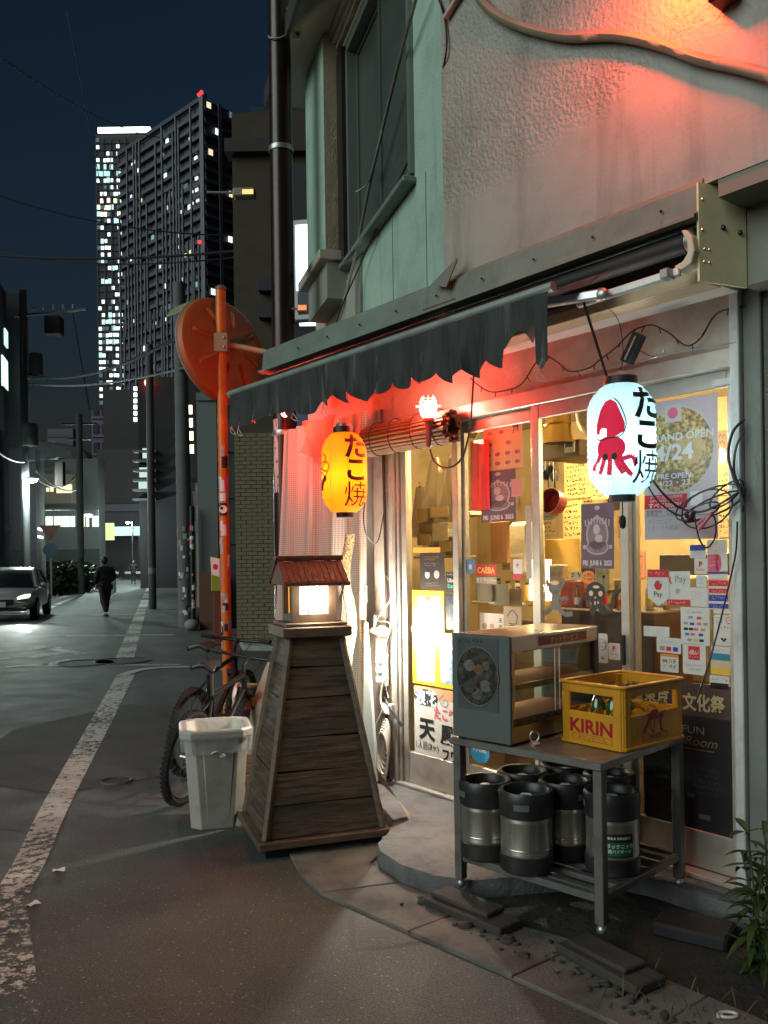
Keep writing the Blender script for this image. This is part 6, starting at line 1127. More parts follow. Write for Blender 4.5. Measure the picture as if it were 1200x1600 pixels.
JC = [M('jar_%d' % k_, c_, .25, coat=.4) for k_, c_ in enumerate(((.3,.18,.06),(.45,.4,.3),(.25,.04,.03),(.1,.14,.08),(.5,.3,.08),(.2,.2,.22)))]
sbd, w, h = ibox('shelf_board','long shelf with rows of jars inside the middle door','shelf',736,941,826,945,-.68,.22,M('shelf_pale', (.4,.33,.22), .6))
s0_ = Fn(736,943,-.68)[0]; z0_ = Fn(781,941,-.68)[1]
for k_ in range(11):
    jr = thing('jar', '%s jar from the left on the shelf inside the middle door' % ['first','second','third','fourth','fifth','sixth','seventh','eighth','ninth','tenth','last'][k_], 'jar', sh(s0_-.05-k_*(w-.09)/10, -.72-.05*(k_ % 2), z0_+.001), 0, 'jars on the inside shelf'); hh_ = rp.uniform(.09,.17); r_ = rp.uniform(.022,.03)
    obj('jar_body', B().lathe([(.001,0),(r_,0),(r_,hh_*.75),(r_*.6,hh_*.9),(.001,hh_*.9)], 14), JC[k_ % 6], jr, smooth=50); obj('jar_lid', B().lathe([(r_*.62,hh_*.88),(r_*.65,hh_),(.001,hh_)], 14), DARKM, jr, smooth=50)
sbd, w, h = ibox('shelf_board','upper shelf of boxes inside the left door','shelf',646,868,712,872,-.85,.22,M('shelf_pale', (.4,.33,.22), .6)); s0_ = Fn(646,870,-.85)[0]; z0_ = Fn(679,868,-.85)[1]
for k_ in range(6):
    hh_ = rp.uniform(.1,.26); tag(obj('carton', B().box(-.055,.055,-.07,.07,0,hh_), JC[(k_*2+1) % 6], None, sh(s0_-.1-k_*(w-.18)/5, -.97, z0_+.001), (0,0,SROT+rp.uniform(-.2,.2)), bev=.004), '%s carton from the left on the upper shelf inside the left door' % ['first','second','third','fourth','fifth','last'][k_], 'carton', 'cartons on the upper shelf')
OR_ = ['first','second','third','fourth','fifth','sixth','seventh','eighth','ninth']
for r_ in range(4):
    for c_ in range(8):
        s_ = 3.3-c_*.42+rp.uniform(-.08,.08); z_ = 2.42-r_*.30+rp.uniform(-.05,.05); w_ = rp.uniform(.12,.26); h_ = rp.uniform(.14,.24)
        nt2 = tag(obj('pinned_note', B().box(-w_/2,w_/2,-.004,0,-h_/2,h_/2), rp.choice(BRP+[NOTE,PAPER,M('note_pink', (.5,.22,.18), .7),M('note_dark', (.05,.04,.035), .6)]), None, sh(s_,-2.04,z_), (0,rp.uniform(-.06,.06),SROT)), '%s pinned note from the left in the %s row on the kitchen back wall' % (OR_[c_], OR_[r_]), 'note', 'notes pinned on the kitchen wall')
        obj('handwriting', scribble(B(), -w_*.42, w_*.42, -h_*.4, h_*.4, -.006, 4, random.Random(100+r_*8+c_), .006, h_/9), INK, nt2)
for k_ in range(9):
    bt2 = thing('counter_bottle', '%s bottle from the left on the dark counter behind the right door' % OR_[k_], 'bottle', sh(1.14-k_*.062, -.33-.07*(k_ % 3), 1.301), 0, 'bottles on the dark counter'); hh_ = rp.uniform(.10,.24); r_ = rp.uniform(.018,.026)
    obj('bottle_body', B().lathe([(.001,0),(r_,0),(r_,hh_*.6),(r_*.4,hh_*.78),(r_*.4,hh_*.95),(.001,hh_*.95)], 14), JC[(k_*5+2) % 6], bt2, smooth=50); obj('bottle_label', B().lathe([(r_*1.02,hh_*.15),(r_*1.02,hh_*.45)], 14), rp.choice((PAPER, YELLOW_INK, RED_INK)), bt2, smooth=50); obj('bottle_cap', B().lathe([(r_*.45,hh_*.92),(r_*.45,hh_),(.001,hh_)], 12), DARKM, bt2, smooth=50)
# ================================================================ SMALL THINGS ON THE GROUND
for i,(u,v,a) in enumerate(((92,1360,.3),(52,1413,1.0))): tag(obj('paper_scrap', B().grid(lambda x, y: Vector(((x-.5)*.06,(y-.5)*.045,.004+.004*math.sin(x*5+y*3))), 5, 4), PAPER, None, G(u,v), (0,0,a)), ['square white paper scrap on the asphalt','crumpled white paper scrap nearer the camera than the square one'][i], 'litter')
rg = thing('white_ring', 'white plastic ring lying in the gutter by the weeds', 'ring', G(1137,1588,.02)); obj('ring_body', B().tube([(.032*math.cos(q*.35),.018*math.sin(q*.35),.006) for q in range(18)], .005, 6, closed=True), M('white_plastic', (.6,.6,.56), .45), rg)
obj('tab', B().box(-.04,-.02,-.012,-.004,.0,.012), M('white_plastic', (.6,.6,.56), .45), rg)
LEAF = M('leaf_green', (.018,.038,.008), .5, col2=(.04,.07,.014), scale=12)
def leaf(b, base, d, L_, w, droop):
    d = Vector(d).normalized(); s_ = d.cross(Vector((0,0,1)))
    if s_.length < .01: s_ = Vector((1,0,0))
    s_.normalize(); pts = []
    for i in range(6): t = i/5; pts.append((Vector(base)+d*L_*t-Vector((0,0,droop*t*t)), w*math.sin(math.pi*min(.98,t*.9+.08))))
    k = len(b.v)
    for p_, ww in pts: b.v += [tuple(p_-s_*ww/2+Vector((0,0,.15*ww))), tuple(p_), tuple(p_+s_*ww/2+Vector((0,0,.15*ww)))]
    for i in range(5):
        for j in range(2): a = k+i*3+j; b.f.append((a,a+1,a+4,a+3))
pb_ = G(1192,1530); pw = thing('weed_shrub', 'leafy green weed growing against the right pier', 'plant', pb_); rl = random.Random(21)
for st in range(6):
    q = rl.uniform(0,6.28); top = Vector((rl.uniform(-.10,.08), rl.uniform(-.1,.12), rl.uniform(.3,.62))); pts = spline([(0,0,0), top*.5+Vector((rl.uniform(-.03,.03),0,0)), top], 6); obj('stem', B().tube(pts, .004, 5), M('stem_green', (.05,.06,.02), .6), pw)
    for i, p_ in enumerate(pts[2:]):
        for kk in range(2):
            lb = B(); a = rl.uniform(0,6.28); leaf(lb, p_, (math.cos(a), math.sin(a), rl.uniform(-.1,.6)), rl.uniform(.07,.15), rl.uniform(.02,.035), rl.uniform(.02,.08)); obj('leaf', lb, LEAF, pw)
gb = B()
for k in range(420):
    s_ = rl.uniform(-1.2,.1); n_ = rl.choice((.84,.95,1.06,1.15)) + rl.gauss(0,.05); p_ = sh(s_, n_, .008)
    if rl.random() > (.25 + .75*max(0,-s_)): continue
    a = rl.uniform(0,6.28); leaf(gb, p_, (math.cos(a)*.5, math.sin(a)*.5, .9), rl.uniform(.03,.12), .005, rl.uniform(.0,.06))
stuff(tag(obj('grass', gb, M('dry_grass', (.06,.07,.025), .8, col2=(.12,.11,.05), scale=9)), 'thin weeds and dry grass along the gutter', 'grass'))
# ================================================================ WALL FURNITURE ABOVE THE SHOP
HOSE = M('tan_hose', (.34,.27,.2), .6, col2=(.28,.22,.16), scale=7)
hn = .385
cable('thick tan hose sagging across the upper front wall', [on(735,-25,hn), on(765,15,hn), on(810,40,hn), on(880,57,hn), on(960,56,hn), on(1030,70,hn), on(1090,92,hn), on(1150,105,hn), on(1230,125,hn+.02), on(1320,150,hn+.03), on(1420,190,hn+.03)], .025, HOSE, 8, 'hose', 'hose')
cable('black cable hanging along the corner of the two upper walls', [on(672,-30,.37), on(690,10,.365), on(697,45,.365), on(696,90,.365), D(680,150,4.95), D(655,215,5.2), D(620,290,5.6), D(585,365,6.0), D(560,420,6.3), D(530,490,6.4), D(515,560,6.3)], .006, BLKC)
cable('grey pipe slanting across the upper side window', [D(655,-20,4.85), D(625,90,5.3), D(598,200,5.7), D(575,300,6.1), D(555,400,6.4), D(535,480,6.5), D(515,550,6.4)], .012, M('grey_pipe', (.2,.17,.13), .55))
cable('thin grey wire branching off the slanting pipe', [D(600,190,5.68), D(588,240,5.8), D(575,285,6.05), D(556,300,6.3)], .006, GRC)
fr_t = sthing('upper_grille', 'red lit wooden grille at the top of the front wall', 'grille', *(lambda q: (q[0], .355, q[1]))(Fn(700,30,.355))); 
obj('ledge', B().bar((0,-.02,0),(.30,-.02,.17),.03,.02), M('ledge_pale', (.4,.34,.3), .6), fr_t)
for k in range(5): obj('grille_bar', B().box(.03+.05*k,.05+.05*k,-.02,.0,.04+.03*k,.6), M('grille_wood', (.25,.08,.05), .6), fr_t)
sp_ = Fn(1030,-85,.57); rl_ = sthing('red_wall_lamp', 'red wall lamp just above the hose on the front wall', 'wall lamp', sp_[0], .57, sp_[1])
obj('lamp_bowl', B().lathe([(.001,.10),(.05,.09),(.08,.02),(.082,.0),(.07,.0)], 20), M('lamp_metal', (.1,.02,.02), .5), rl_, smooth=50); obj('lamp_lens', B().lathe([(.001,.01),(.07,.01)], 20), glow('red_lens', (1,.06,.01), 6), rl_); obj('bracket', B().box(-.015,.015,.05,.22,.07,.09), DARKM, rl_)
rld = bpy.data.lights.new('red_wall_light', 'POINT'); rld.energy = 15; rld.color = (1,.07,.012); rld.shadow_soft_size = .05; rlo = bpy.data.objects.new('red_wall_light', rld); COL.objects.link(rlo); rlo.parent = rl_; rlo.location = (0,0,-.03)
q = Fn(1128,0,.42); cam_l = sthing('wall_camera', 'dark bracket fixture at the top right of the front wall', 'fixture', q[0], .40, q[1]); obj('fixture_body', B().box(-.05,.05,-.05,.05,0,.09), DARKM, cam_l, bev=.01); obj('fixture_arm', B().box(-.012,.012,.051,.1,.03,.06), DARKM, cam_l)
# lit sign and lamps next to the steel pole
sg = thing('lit_sign', 'narrow glowing pale blue box sign between steel pole and mint wall', 'sign', D(470,500,9.2), math.radians(-12)); hh = (500-343)/1330*9.2
obj('sign_case', B().box(-.13,.13,.0,.12,.0,hh), M('sign_case_white', (.5,.52,.55), .5), sg, bev=.01); obj('sign_face', B().box(-.045,.115,-.006,-.001,.32,hh-.06), glow('sign_glow', (.62,.82,1.0), .95), sg); obj('sign_foot', B().box(-.03,.1,-.006,-.001,.06,.3), M('sign_navy_print', (.03,.04,.06), .5), sg)
sg2 = thing('lit_side_sign', 'small pale lit panel right of the narrow box sign', 'sign', D(489,503,9.4), 0); obj('panel', B().box(-.07,.09,0,.05,0,.4), M('sign_side', (.3,.36,.45), .4, emit=(.4,.5,.7), es=.12), sg2); obj('lit_edge', B().box(-.15,.09,-.02,.05,-.03,-.002), glow('edge_glow', (.7,.9,.95), .7), sg2)
for i,(u,v) in enumerate(((473,483),(480,535))):
    fl2 = thing('flood_lamp', ['copper flood lamp beside the narrow box sign','orange lit flood lamp under the narrow box sign'][i], 'flood lamp', D(u,v,6.9)); obj('lamp_head', B().box(-.045,.045,-.04,.04,-.03,.03), M('copper_head', (.4,.2,.12), .45), fl2, bev=.012); obj('lamp_glass', B().box(-.035,.035,-.043,-.0405,-.02,.02), glow('flood_glow', (1,.35,.15), .25 if i == 0 else 3.0), fl2); obj('lamp_stem', B().bar((-.04,0,0),(-.11,.05,.02),.015), DARKM, fl2)
dbk = thing('white_tag', 'small white tag hung beside the steel pole top', 'tag', D(465,52,6.9)); obj('tag_plate', B().box(-.028,.028,-.004,.004,-.05,.05), M('tag_white', (.5,.45,.38), .5), dbk, rot=(0,.25,0)); obj('tag_eye', B().ball((.0,-.006,-.01), .013, 8, 6), DARKM, dbk)
# ================================================================ BUILDINGS ALONG THE STREET
def block(name, label, x0, x1, y0, y1, h, m, rz=0.0, loc=None):
    t = thing(name, label, 'building', loc or (0,0,0), rz); obj('wall', B().box(x0,x1,y0,y1,0,h), m, t); return t
BRW = M('brown_render', (.055,.043,.027), .85, col2=(.07,.055,.036), scale=.8, dirt=(.03,.025,.018), dscale=1.5)
bk = thing('brick_building', 'dark building with tan brick pillar across the side street', 'building', (-2.76,15.9,0))
obj('wall', B().box(.02,7,.06,9,0,10.0), BRW, bk); obj('upper_cornice', B().box(-.1,7,-.1,.3,9.2,9.45), M('cornice_dark', (.04,.035,.03), .8), bk); obj('roof_hut', B().box(.25,3,1.0,4,10.0,10.6), M('hut_dark', (.03,.032,.035), .8), bk)
BRK = M('tan_brick', (.145,.12,.065), .8, col2=(.21,.175,.10), scale=1.7, mix=(.3,.7)); bme = B().box(-.098,.098,-.03,.03,-.032,.032).mesh('brick'); bme.materials.append(BRK)
hbme = B().box(-.047,.047,-.03,.03,-.032,.032).mesh('brick'); hbme.materials.append(BRK)
bkp = obj('pillar', B().box(.0,.72,.0,.059,0,4.0), M('mortar', (.085,.075,.05), .9), bk)
for r in range(54):
    for c in range(4):
        x, hf = ((.10,.305,.51,.665)[c], c == 3) if r % 2 else ((.05,.205,.41,.615)[c], c == 0)
        link('brick', hbme if hf else bme, bkp, (x+rnd.uniform(-.002,.002), -.012+rnd.uniform(-.006,.006), .04+.0735*r), (0,0,rnd.uniform(-.01,.01)))
obj('corner_pipe', B().tube([(.80,-.05,.1),(.80,-.05,4.2)], .022, 8), M('white_pipe', (.42,.42,.4), .5), bk); obj('door_panel', B().box(.83,1.0,-.01,.05,0,2.9), M('door_navy', (.02,.022,.026), .4), bk); 
wno = obj('window', B().box(.86,1.4,-.02,.05,3.0,4.6), M('frame_dark', (.04,.04,.045), .4), bk); obj('pane', B().box(.9,1.36,-.03,-.021,3.05,4.55), M('dim_blue_pane', (.05,.07,.09), .25, emit=(.1,.14,.2), es=.06), wno)
obj('side_recess', B().box(.86,2.2,-.008,.055,4.8,9.0), M('recess_dark', (.035,.036,.04), .5), bk)
for z in (6.1,6.6): obj('louvre', B().box(.5,2.2,-.15,.05,z,z+.25), M('louvre_dark', (.025,.025,.03), .6), bk)
obj('water_pipe', B().tube(spline([(.92,-.2,.05),(.93,-.2,.5),(.9,-.2,.7),(.93,-.2,1.0),(.93,-.2,1.35)],4), .03, 8).box(.86,.98,-.26,-.16,1.3,1.4), M('white_pipe', (.42,.42,.4), .5), bk)
strl = thing('arm_lamp', 'street lamp on a long arm with amber lens by the brown building', 'street lamp', D(382,303,14.0)); obj('lamp_head', B().box(-.18,.18,-.1,.1,-.07,.07), M('lamp_head_tan', (.3,.27,.2), .5), strl, bev=.02); obj('lens', B().box(-.02,.16,-.104,-.101,-.045,.03), glow('amber_lens', (1,.62,.2), .35), strl); obj('arm', B().tube([(-.18,0,.02),(-.62,0,.035)], .022, 8), M('arm_grey', (.25,.26,.25), .5), strl)
kb = struct(obj('kerb', B().prism([(-2.5,15.0),(-1.6,14.75),(-.2,14.7),(-.2,15.8),(-2.7,15.8)], 0, .1), M('pale_kerb', (.3,.31,.3), .8, col2=(.22,.22,.21), scale=4), bev=.02))
# grey fronted building further along
gb_ = thing('grey_building', 'low building with grey pilaster beyond the orange mirror', 'building', (-4.35,20.2,0)); obj('wall', B().box(0,5,.2,6,0,6.3), M('dark_grey_wall', (.06,.07,.07), .8), gb_); obj('pilaster', B().box(-.05,.42,.0,.199,0,5.4), M('grey_pilaster', (.13,.155,.15), .7), gb_); obj('lintel', B().box(-.05,1.4,-.05,.19,5.41,5.6), M('grey_pilaster', (.13,.155,.15), .7), gb_); obj('fence_panel', B().box(.02,.5,-.3,-.2,0,1.35), M('rust_fence', (.12,.05,.03), .8), gb_); obj('door', B().box(.55,1.1,.1,.199,0,1.6), M('blue_door', (.015,.03,.045), .5), gb_)
for k in range(3): obj('window', B().box(.55,1.2,.15,.199,2.0+1.1*k,2.8+1.1*k), M('dark_window_glass', (.05,.07,.065), .25), gb_)
rsb = thing('cream_shop_box', 'cream kiosk wall just behind the sticker covered poles', 'building', (-5.6,24.5,0)); obj('wall', B().box(.2,1.5,0,3,0,3.9), M('cream_kiosk', (.3,.27,.19), .7), rsb); obj('roof', B().box(.1,1.6,-.1,3.1,3.901,4.0), DARKM, rsb)
dk = block('dark_office', 'dark office block with a column of four lit windows', 0,8,0,12,7.7,M('office_black', (.012,.012,.014), .8),0,(-5.9,27.0,0)); YW = glow('warm_window', (1,.86,.5), .9); WW = glow('cool_window', (.85,1,.9), .9)
for k in range(4): p_ = D(293+.8*k,640+k*20.5,26.95); f_ = obj('window', B().box(-.14,.14,-.02,.02,-.14,.14), YW, dk, (p_.x+5.9,-.03,p_.z)); obj('frame', B().box(-.16,.16,-.001,.025,-.17,-.141), DARKM, f_)
dk2 = block('dark_slab_block', 'tall dark slab building with red roof lamp in mid street', 0,7,0,20,12.9,M('slab_black', (.016,.015,.018), .85),0,(-14.9,52,0))
p_ = D(231,598,51.8); obj('red_lamp', B().ball((p_.x+14.9,-.2,p_.z), .22, 10, 8), glow('red_beacon', (1,.12,.06), 4), dk2)
for k in range(6): p_ = D(223,705+k*15,51.9); wo_ = obj('balcony', B().box(-.5,.9,-.5,.0,-.1,.02), M('balcony_grey', (.1,.1,.11), .7), dk2, (p_.x+14.9,-.02,p_.z)); 
for u, v in ((230,708),(225,738),(224,760)): p_ = D(u,v,51.9); obj('window', B().box(-.3,.3,-.03,.0,-.3,.3), glow('dim_cool_window', (.6,.8,.75), .25), dk2, (p_.x+14.9,-.03,p_.z))
pu = block('mauve_block', 'mauve lit apartment block with dark blank end wall', 0,9,0,26,20.9,M('end_wall_dark', (.05,.043,.048), .85),0,(-31.1,95,0)); obj('lower_wing', B().box(1.2,8,-6,-.01,0,13.5), M('wing_dark', (.055,.047,.052), .85), pu)
for k in range(6): p_ = D(211,607+k*9.6,94.8); obj('window', B().box(-.18,.18,-.05,.0,-.22,.22), WW, pu, (p_.x+31.1,-.05,p_.z))
MV = M('mauve_wall', (.16,.13,.2), .8, col2=(.12,.1,.15), scale=.3); sdw = obj('side_wing', B().box(-2.0,-.01,2,8,0,19), MV, pu)
for r in range(9):
    for c in range(2): obj('window', B().box(-1.8+c*.95,-1.2+c*.95,1.9,1.99,1.6+r*2.1,2.7+r*2.1), M('mauve_window', (.035,.03,.05), .3), sdw)
    obj('ledge', B().box(-2.0,-.02,1.8,1.99,1.2+r*2.1,1.35+r*2.1), MV, sdw)
ov = thing('footbridge', 'low bridge deck crossing the street far ahead', 'bridge', (-22,88,0)); obj('deck', B().box(-10,16,0,5,5.0,6.9), M('bridge_grey', (.06,.065,.07), .8), ov); obj('pier', B().box(9,10,.5,3,0,4.99), M('bridge_grey', (.06,.065,.07), .8), ov); obj('railing', B().box(-10,16,-.1,-.02,6.9,7.6), M('rail_dim', (.09,.09,.12), .6), ov)
# left hand side
LG = M('left_grey_wall', (.085,.09,.095), .8, col2=(.07,.075,.08), scale=.5); RZ = math.atan(.265)
l1 = block('corner_house', 'grey house at the left edge with one lit window', -8,0,0,8,13.3,LG,RZ,(-14.1,29,0)); f_ = obj('window', B().box(.0,.05,6.6,7.9,9.0,10.3), glow('mint_window', (.6,1,.82), .5), l1); obj('frame', B().box(.0,.09,6.5,8.0,8.9,8.99), DARKM, f_)
obj('white_sign', B().box(0,.06,7.3,8.0,10.9,11.6), M('sign_fleck', (.35,.4,.4), .5, emit=(.6,.85,.9), es=.3, col2=(.03,.03,.03), scale=3, mix=(.45,.55)), l1)
for k in range(3): obj('window', B().box(.0,.04,4.2,5.6,3.0+3.2*k,4.3+3.2*k), M('dark_window_glass', (.05,.07,.065), .25), l1)
l2 = block('blank_grey_building', 'plain slate building behind the left street lamp', -9,0,0,3,6.7,M('slate_wall', (.055,.056,.064), .8),RZ,(-15.3,37.5,0)); obj('garage_canopy', B().box(-9,-1.0,-2.2,-.01,3.0,3.25), M('canopy_dark', (.1,.1,.105), .7), l2); obj('shutter', B().box(-8,-1.6,-.1,-.01,0,2.6), M('brown_shutter', (.09,.05,.035), .7), l2); obj('dark_mass', B().box(-9,-.6,.1,3,6.71,13.5), M('night_wall', (.03,.036,.045), .8), l2)
obj('dado', B().box(-1.2,.02,-.03,3.02,0,2.2), M('dado_navy', (.03,.033,.045), .7), l2)
for k in range(2): obj('wall_light', B().box(.0,.06,.4,1.8,3.1-.35*k,3.2-.35*k), glow('strip_light', (.8,.95,1), 1.0), l2)
OX = 20.75; l3 = block('white_office', 'pale low office with a band of bright windows beyond the lamps', -9.5,0,0,1.5,9.2,M('pale_office', (.06,.066,.066), .8),0,(-OX,62,0)); obj('upper_box', B().box(-8,-1.6,-1,-.01,5.9,8.0), M('upper_brown', (.12,.105,.08), .7), l3)
obj('dark_base', B().box(-9,.05,-.2,-.01,0,2.6), M('shrub_dark', (.02,.027,.022), .9), l3); obj('canopy', B().box(-9,.1,-.9,-.31,5.0,5.4), M('canopy_dark', (.1,.1,.105), .7), l3)
for k,(u0,u1) in enumerate(((71,82),(84,96),(97,109),(110,117),(123,132),(134,139),(144,154))):
    a_, b__ = D(u0,797,61.7), D(u1,823,61.7); obj('window', B().box(a_.x+OX,b__.x+OX,-.3,-.25,b__.z,a_.z), glow('office_glow' if k != 4 else 'office_glow_warm', (.75,1,.78) if k != 4 else (1,.97,.6), .42), l3)
for u0,u1,v0,v1 in ((72,76,762,768),(78,83,760,768),(88,112,757,770)): a_, b__ = D(u0,v0,60.8), D(u1,v1,60.8); obj('window', B().box(a_.x+OX,b__.x+OX,-1.2,-1.1,b__.z,a_.z), glow('warm_room', (1,.85,.55), .3), l3)
obj('roof_dome', B().ball((-5,.8,9.2), 3.2, 16, 8, (1.4,.3,.45)), M('dome_dark', (.05,.055,.06), .8), l3)
# skyscrapers
def tower_windows(t, me_list, spots, y, ox, oy, name='lit_window'):
    for x, z, k in spots: link(name, me_list[k], t, (x-ox, y, z))
GLS = [glow('tower_win_white', (.85,1,.95), .34), glow('tower_win_cyan', (.5,.85,.85), .13), glow('tower_win_warm', (1,.82,.5), .26), glow('tower_win_dim', (.35,.55,.6), .07)]
def wmesh(w, h, m): me = B().box(-w/2,w/2,-.1,.1,-h/2,h/2).mesh('lit_window'); me.materials.append(m); return me
X0, X1 = -99.6, -80.5
t1 = thing('glass_tower', 'slim lit office tower with bright white roof band', 'tower', (X0,300,0)); obj('shaft', B().box(0,X1-X0,0,22,0,152.5), M('tower_dark', (.03,.035,.042), .5), t1); obj('roof_band', B().box(1.0,X1-X0+.2,-.4,1,152.9,154.8), glow('roof_band_glow', (.9,1,.92), 1.2), t1)
obj('roof_cap', B().box(.6,X1-X0,-.1,20,152.51,152.89), DARKM, t1)
T1G = [glow('office_white', (.88,1,.95), .5), glow('office_cyan', (.55,.9,.88), .3), glow('office_warm', (1,.85,.55), .6)]; ws = [wmesh(.95,1.2,T1G[0]), wmesh(1.1,1.7,T1G[1]), wmesh(1.0,1.5,T1G[2]), wmesh(1.1,1.3,GLS[3])]; rt = random.Random(17)
for fl_i in range(40):
    z = 58 + fl_i*2.37
    if z > 151: break
    v = 873-(z-1.6)/300*1330; obj('floor_line', B().box(.1,X1-X0-.1,-.35,-.12,z-1.25,z-1.0), M('floor_line_dark', (.05,.055,.06), .6), t1)
    dens = .18 if 238 > v > 200 else .8 if 255 < v < 285 else .75 if 290 < v < 340 else .35 if 340 < v < 385 else .45 if v < 430 else .25 if v < 480 else .85 if 480 < v < 530 else .75
    kk = 1 if 255 < v < 270 else 2 if 300 < v < 335 else 0
    for c in range(9):
        if rt.random() < dens*.9+.06: link('lit_window', ws[kk if rt.random() < .6 else rt.choice((0,1,3,3))], t1, (.8+c*1.18, -.2, z+rt.uniform(-.12,.12)))
for k in range(5): obj('mullion_fin', B().box(.0+k*2.6,.25+k*2.6,-.5,-.36,50,151), M('fin_dark', (.06,.065,.075), .6), t1)
dL = Vector((-.72,.694,0)).normalized(); P0 = Vector((-270/1330*230-.3,230,0)); t2 = thing('apartment_tower', 'broad dark apartment tower with stepped balconies beside the lit tower', 'tower', P0, math.atan2(-dL.y,-dL.x))
# local frame: x runs back along the left face towards the near corner (0), -y is its outside
HT = 126.5; FT2 = M('apartment_core_haze', (.05,.055,.075), .7); SLB = M('apartment_slab_haze', (.085,.092,.12), .6, col2=(.06,.066,.088), scale=.08); FIN = M('apartment_fin', (.15,.16,.20), .6, col2=(.09,.096,.12), scale=.1)  # blue-grey of core and slabs has distance haze mixed into the colour
obj('core', B().box(-46,0,.8,12,0,HT), FT2, t2)
smesh = B().box(-46,0,-.3,.79,-.5,.5).mesh('floor_slab'); smesh.materials.append(SLB)
rsm = B().box(.01,.8,.0,12,-.5,.5).mesh('side_slab'); rsm.materials.append(SLB)
for k in range(37):
    z = 10+k*3.15; link('floor_slab', smesh, t2, (0,0,z)); link('side_slab', rsm, t2, (0,0,z))
for k in range(26):
    x = -1.0-k*1.75+rt.uniform(-.5,.5); z0 = rt.choice((0,0,30,50,70)); z1 = rt.choice((HT,HT-4,HT-20,90,75)); 
    if z1-z0 > 12: obj('fin', B().box(x-.28,x+.28,-.7,-.31,z0,z1), FIN, t2)
for x in (-.3,): obj('corner_fin', B().box(x-.9,x+.85,-.75,-.32,0,HT+.8), FIN, t2)
obj('side_fin', B().box(.81,1.1,4,5,0,HT), FIN, t2); obj('side_fin', B().box(.81,1.1,8.5,9.5,0,HT-2), FIN, t2); obj('parapet', B().box(-46,.8,-.3,.5,HT+.01,HT+1.2), FT2, t2)
ws2 = [wmesh(1.3,1.6,GLS[0]), wmesh(1.2,1.5,GLS[1]), wmesh(1.3,1.5,GLS[2]), wmesh(2.0,1.6,GLS[3]), wmesh(.7,.9,GLS[0])]
for k in range(70):
    z = 10+rt.randint(3,35)*3.15+1.6; x = -rt.uniform(1.5,44); link('lit_window', ws2[rt.choice((0,1,2,3,3,4,4,4,4))], t2, (x,-.0+.6,z))
for x, z in ((-4.8,104.0),(-2.0,104),(-4.8,107.2),(-2.2,107.2),(-7.2,101),(-7.2,104.2),(-4.4,101)): link('lit_window', wme_ if (wme_ := ws2[0]) else None, t2, (x,.6,z))
for k in range(14): z = 10+rt.randint(6,37)*3.15+1.6; o_ = link('lit_window', ws2[rt.choice((0,2,3))], t2, (.7,rt.uniform(1,11),z)); o_.rotation_euler = (0,0,math.pi/2)
for x, y, z in ((-2.2,0,HT+2.0),(-1.0,0,HT+2.2),(-1.5,-.9,88),(-43,-.9,62)): obj('aviation_lamp', B().ball((x,y,z), .5, 10, 8), glow('aviation_red', (1,.03,.04), .7), t2)
t3 = thing('far_tower', 'far striped tower low on the left horizon with red lamps', 'tower', (-118,300,0)); obj('shaft', B().box(0,9,0,8,0,49), M('far_tower_wall', (.1,.105,.14), .7), t3)
for k in range(9): obj('floor_band', B().box(-.1,9.1,-.2,-.01,22+k*3,23+k*3), M('far_band', (.08,.082,.11), .7), t3)
for x, z in ((1.5,44),(2.5,40),(6.5,38),(3,35),(6.8,33),(5.5,30.5),(7.5,41),(2,31)): obj('lit_window', B().box(x-.8,x+.8,-.3,-.21,z-.35,z+.35), GLS[0], t3)
for x, z in ((-6,30),(-.5,37),(2,35),(4,28)): obj('red_lamp', B().ball((x,-1,z), .8, 8, 6), glow('aviation_red', (1,.05,.08), 3.0), t3)
for i,(x,y,w,h_) in enumerate(((-112,320,14,26),(-100,310,10,30),(-125,330,16,22))): 
    fb_ = block('far_block', ['far low block left of the striped tower','far block right of the striped tower','far wide block at the left horizon'][i], 0,w,0,10,h_,M('far_block_wall', (.05,.052,.07), .8),0,(x,y,0))
    for k in range(7): obj('lit_window', B().box(-.4,.4,-.2,-.05,-.4,.4), GLS[rt.choice((0,2,3))], fb_, (rt.uniform(1,w-1),0,rt.uniform(12,h_-2)))
# ================================================================ POLES, LAMPS, WIRES
CPOLE = M('concrete_pole', (.13,.135,.135), .8, col2=(.1,.105,.105), scale=3); TRF = M('transformer_grey', (.16,.18,.18), .6)
up1 = thing('utility_pole', 'utility pole with transformers on the left side of the street', 'utility pole', (-13.9,33,0)); obj('shaft', B().tube([(0,0,0),(.05,0,12.2)], [.19,.13], 14), CPOLE, up1, smooth=50)
for z, r, x in ((6.6,.28,.3),(9.3,.26,.55)): tf = obj('transformer', B().lathe([(.001,z-.45),(r,z-.45),(r,z+.35),(r*.8,z+.42),(.001,z+.42)], 16, (x,-.1,0)), TRF, up1, smooth=40)
obj('crossarm', B().bar((-.3,0,11.2),(2.6,-.3,11.35),.08), TRF, up1); obj('crossarm', B().bar((0,0,8.8),(1.0,-.2,8.75),.07), TRF, up1); obj('crossarm', B().bar((.1,0,5.6),(1.6,-.2,5.65),.07), TRF, up1); obj('switch_box', B().box(1.0,1.6,-.4,.1,10.4,11.1), M('switch_dark', (.05,.05,.06), .6), up1, bev=.03); obj('closure_box', B().box(1.3,1.6,-.3,.0,4.6,5.5), M('closure_brown', (.07,.06,.06), .6), up1)
for k in range(5): obj('insulator', B().lathe([(.001,0),(.06,.02),(.04,.08),(.05,.12),(.001,.2)], 10, (.5+.4*k,-.1-.05*k,11.38)), M('porcelain', (.5,.52,.5), .3), up1)
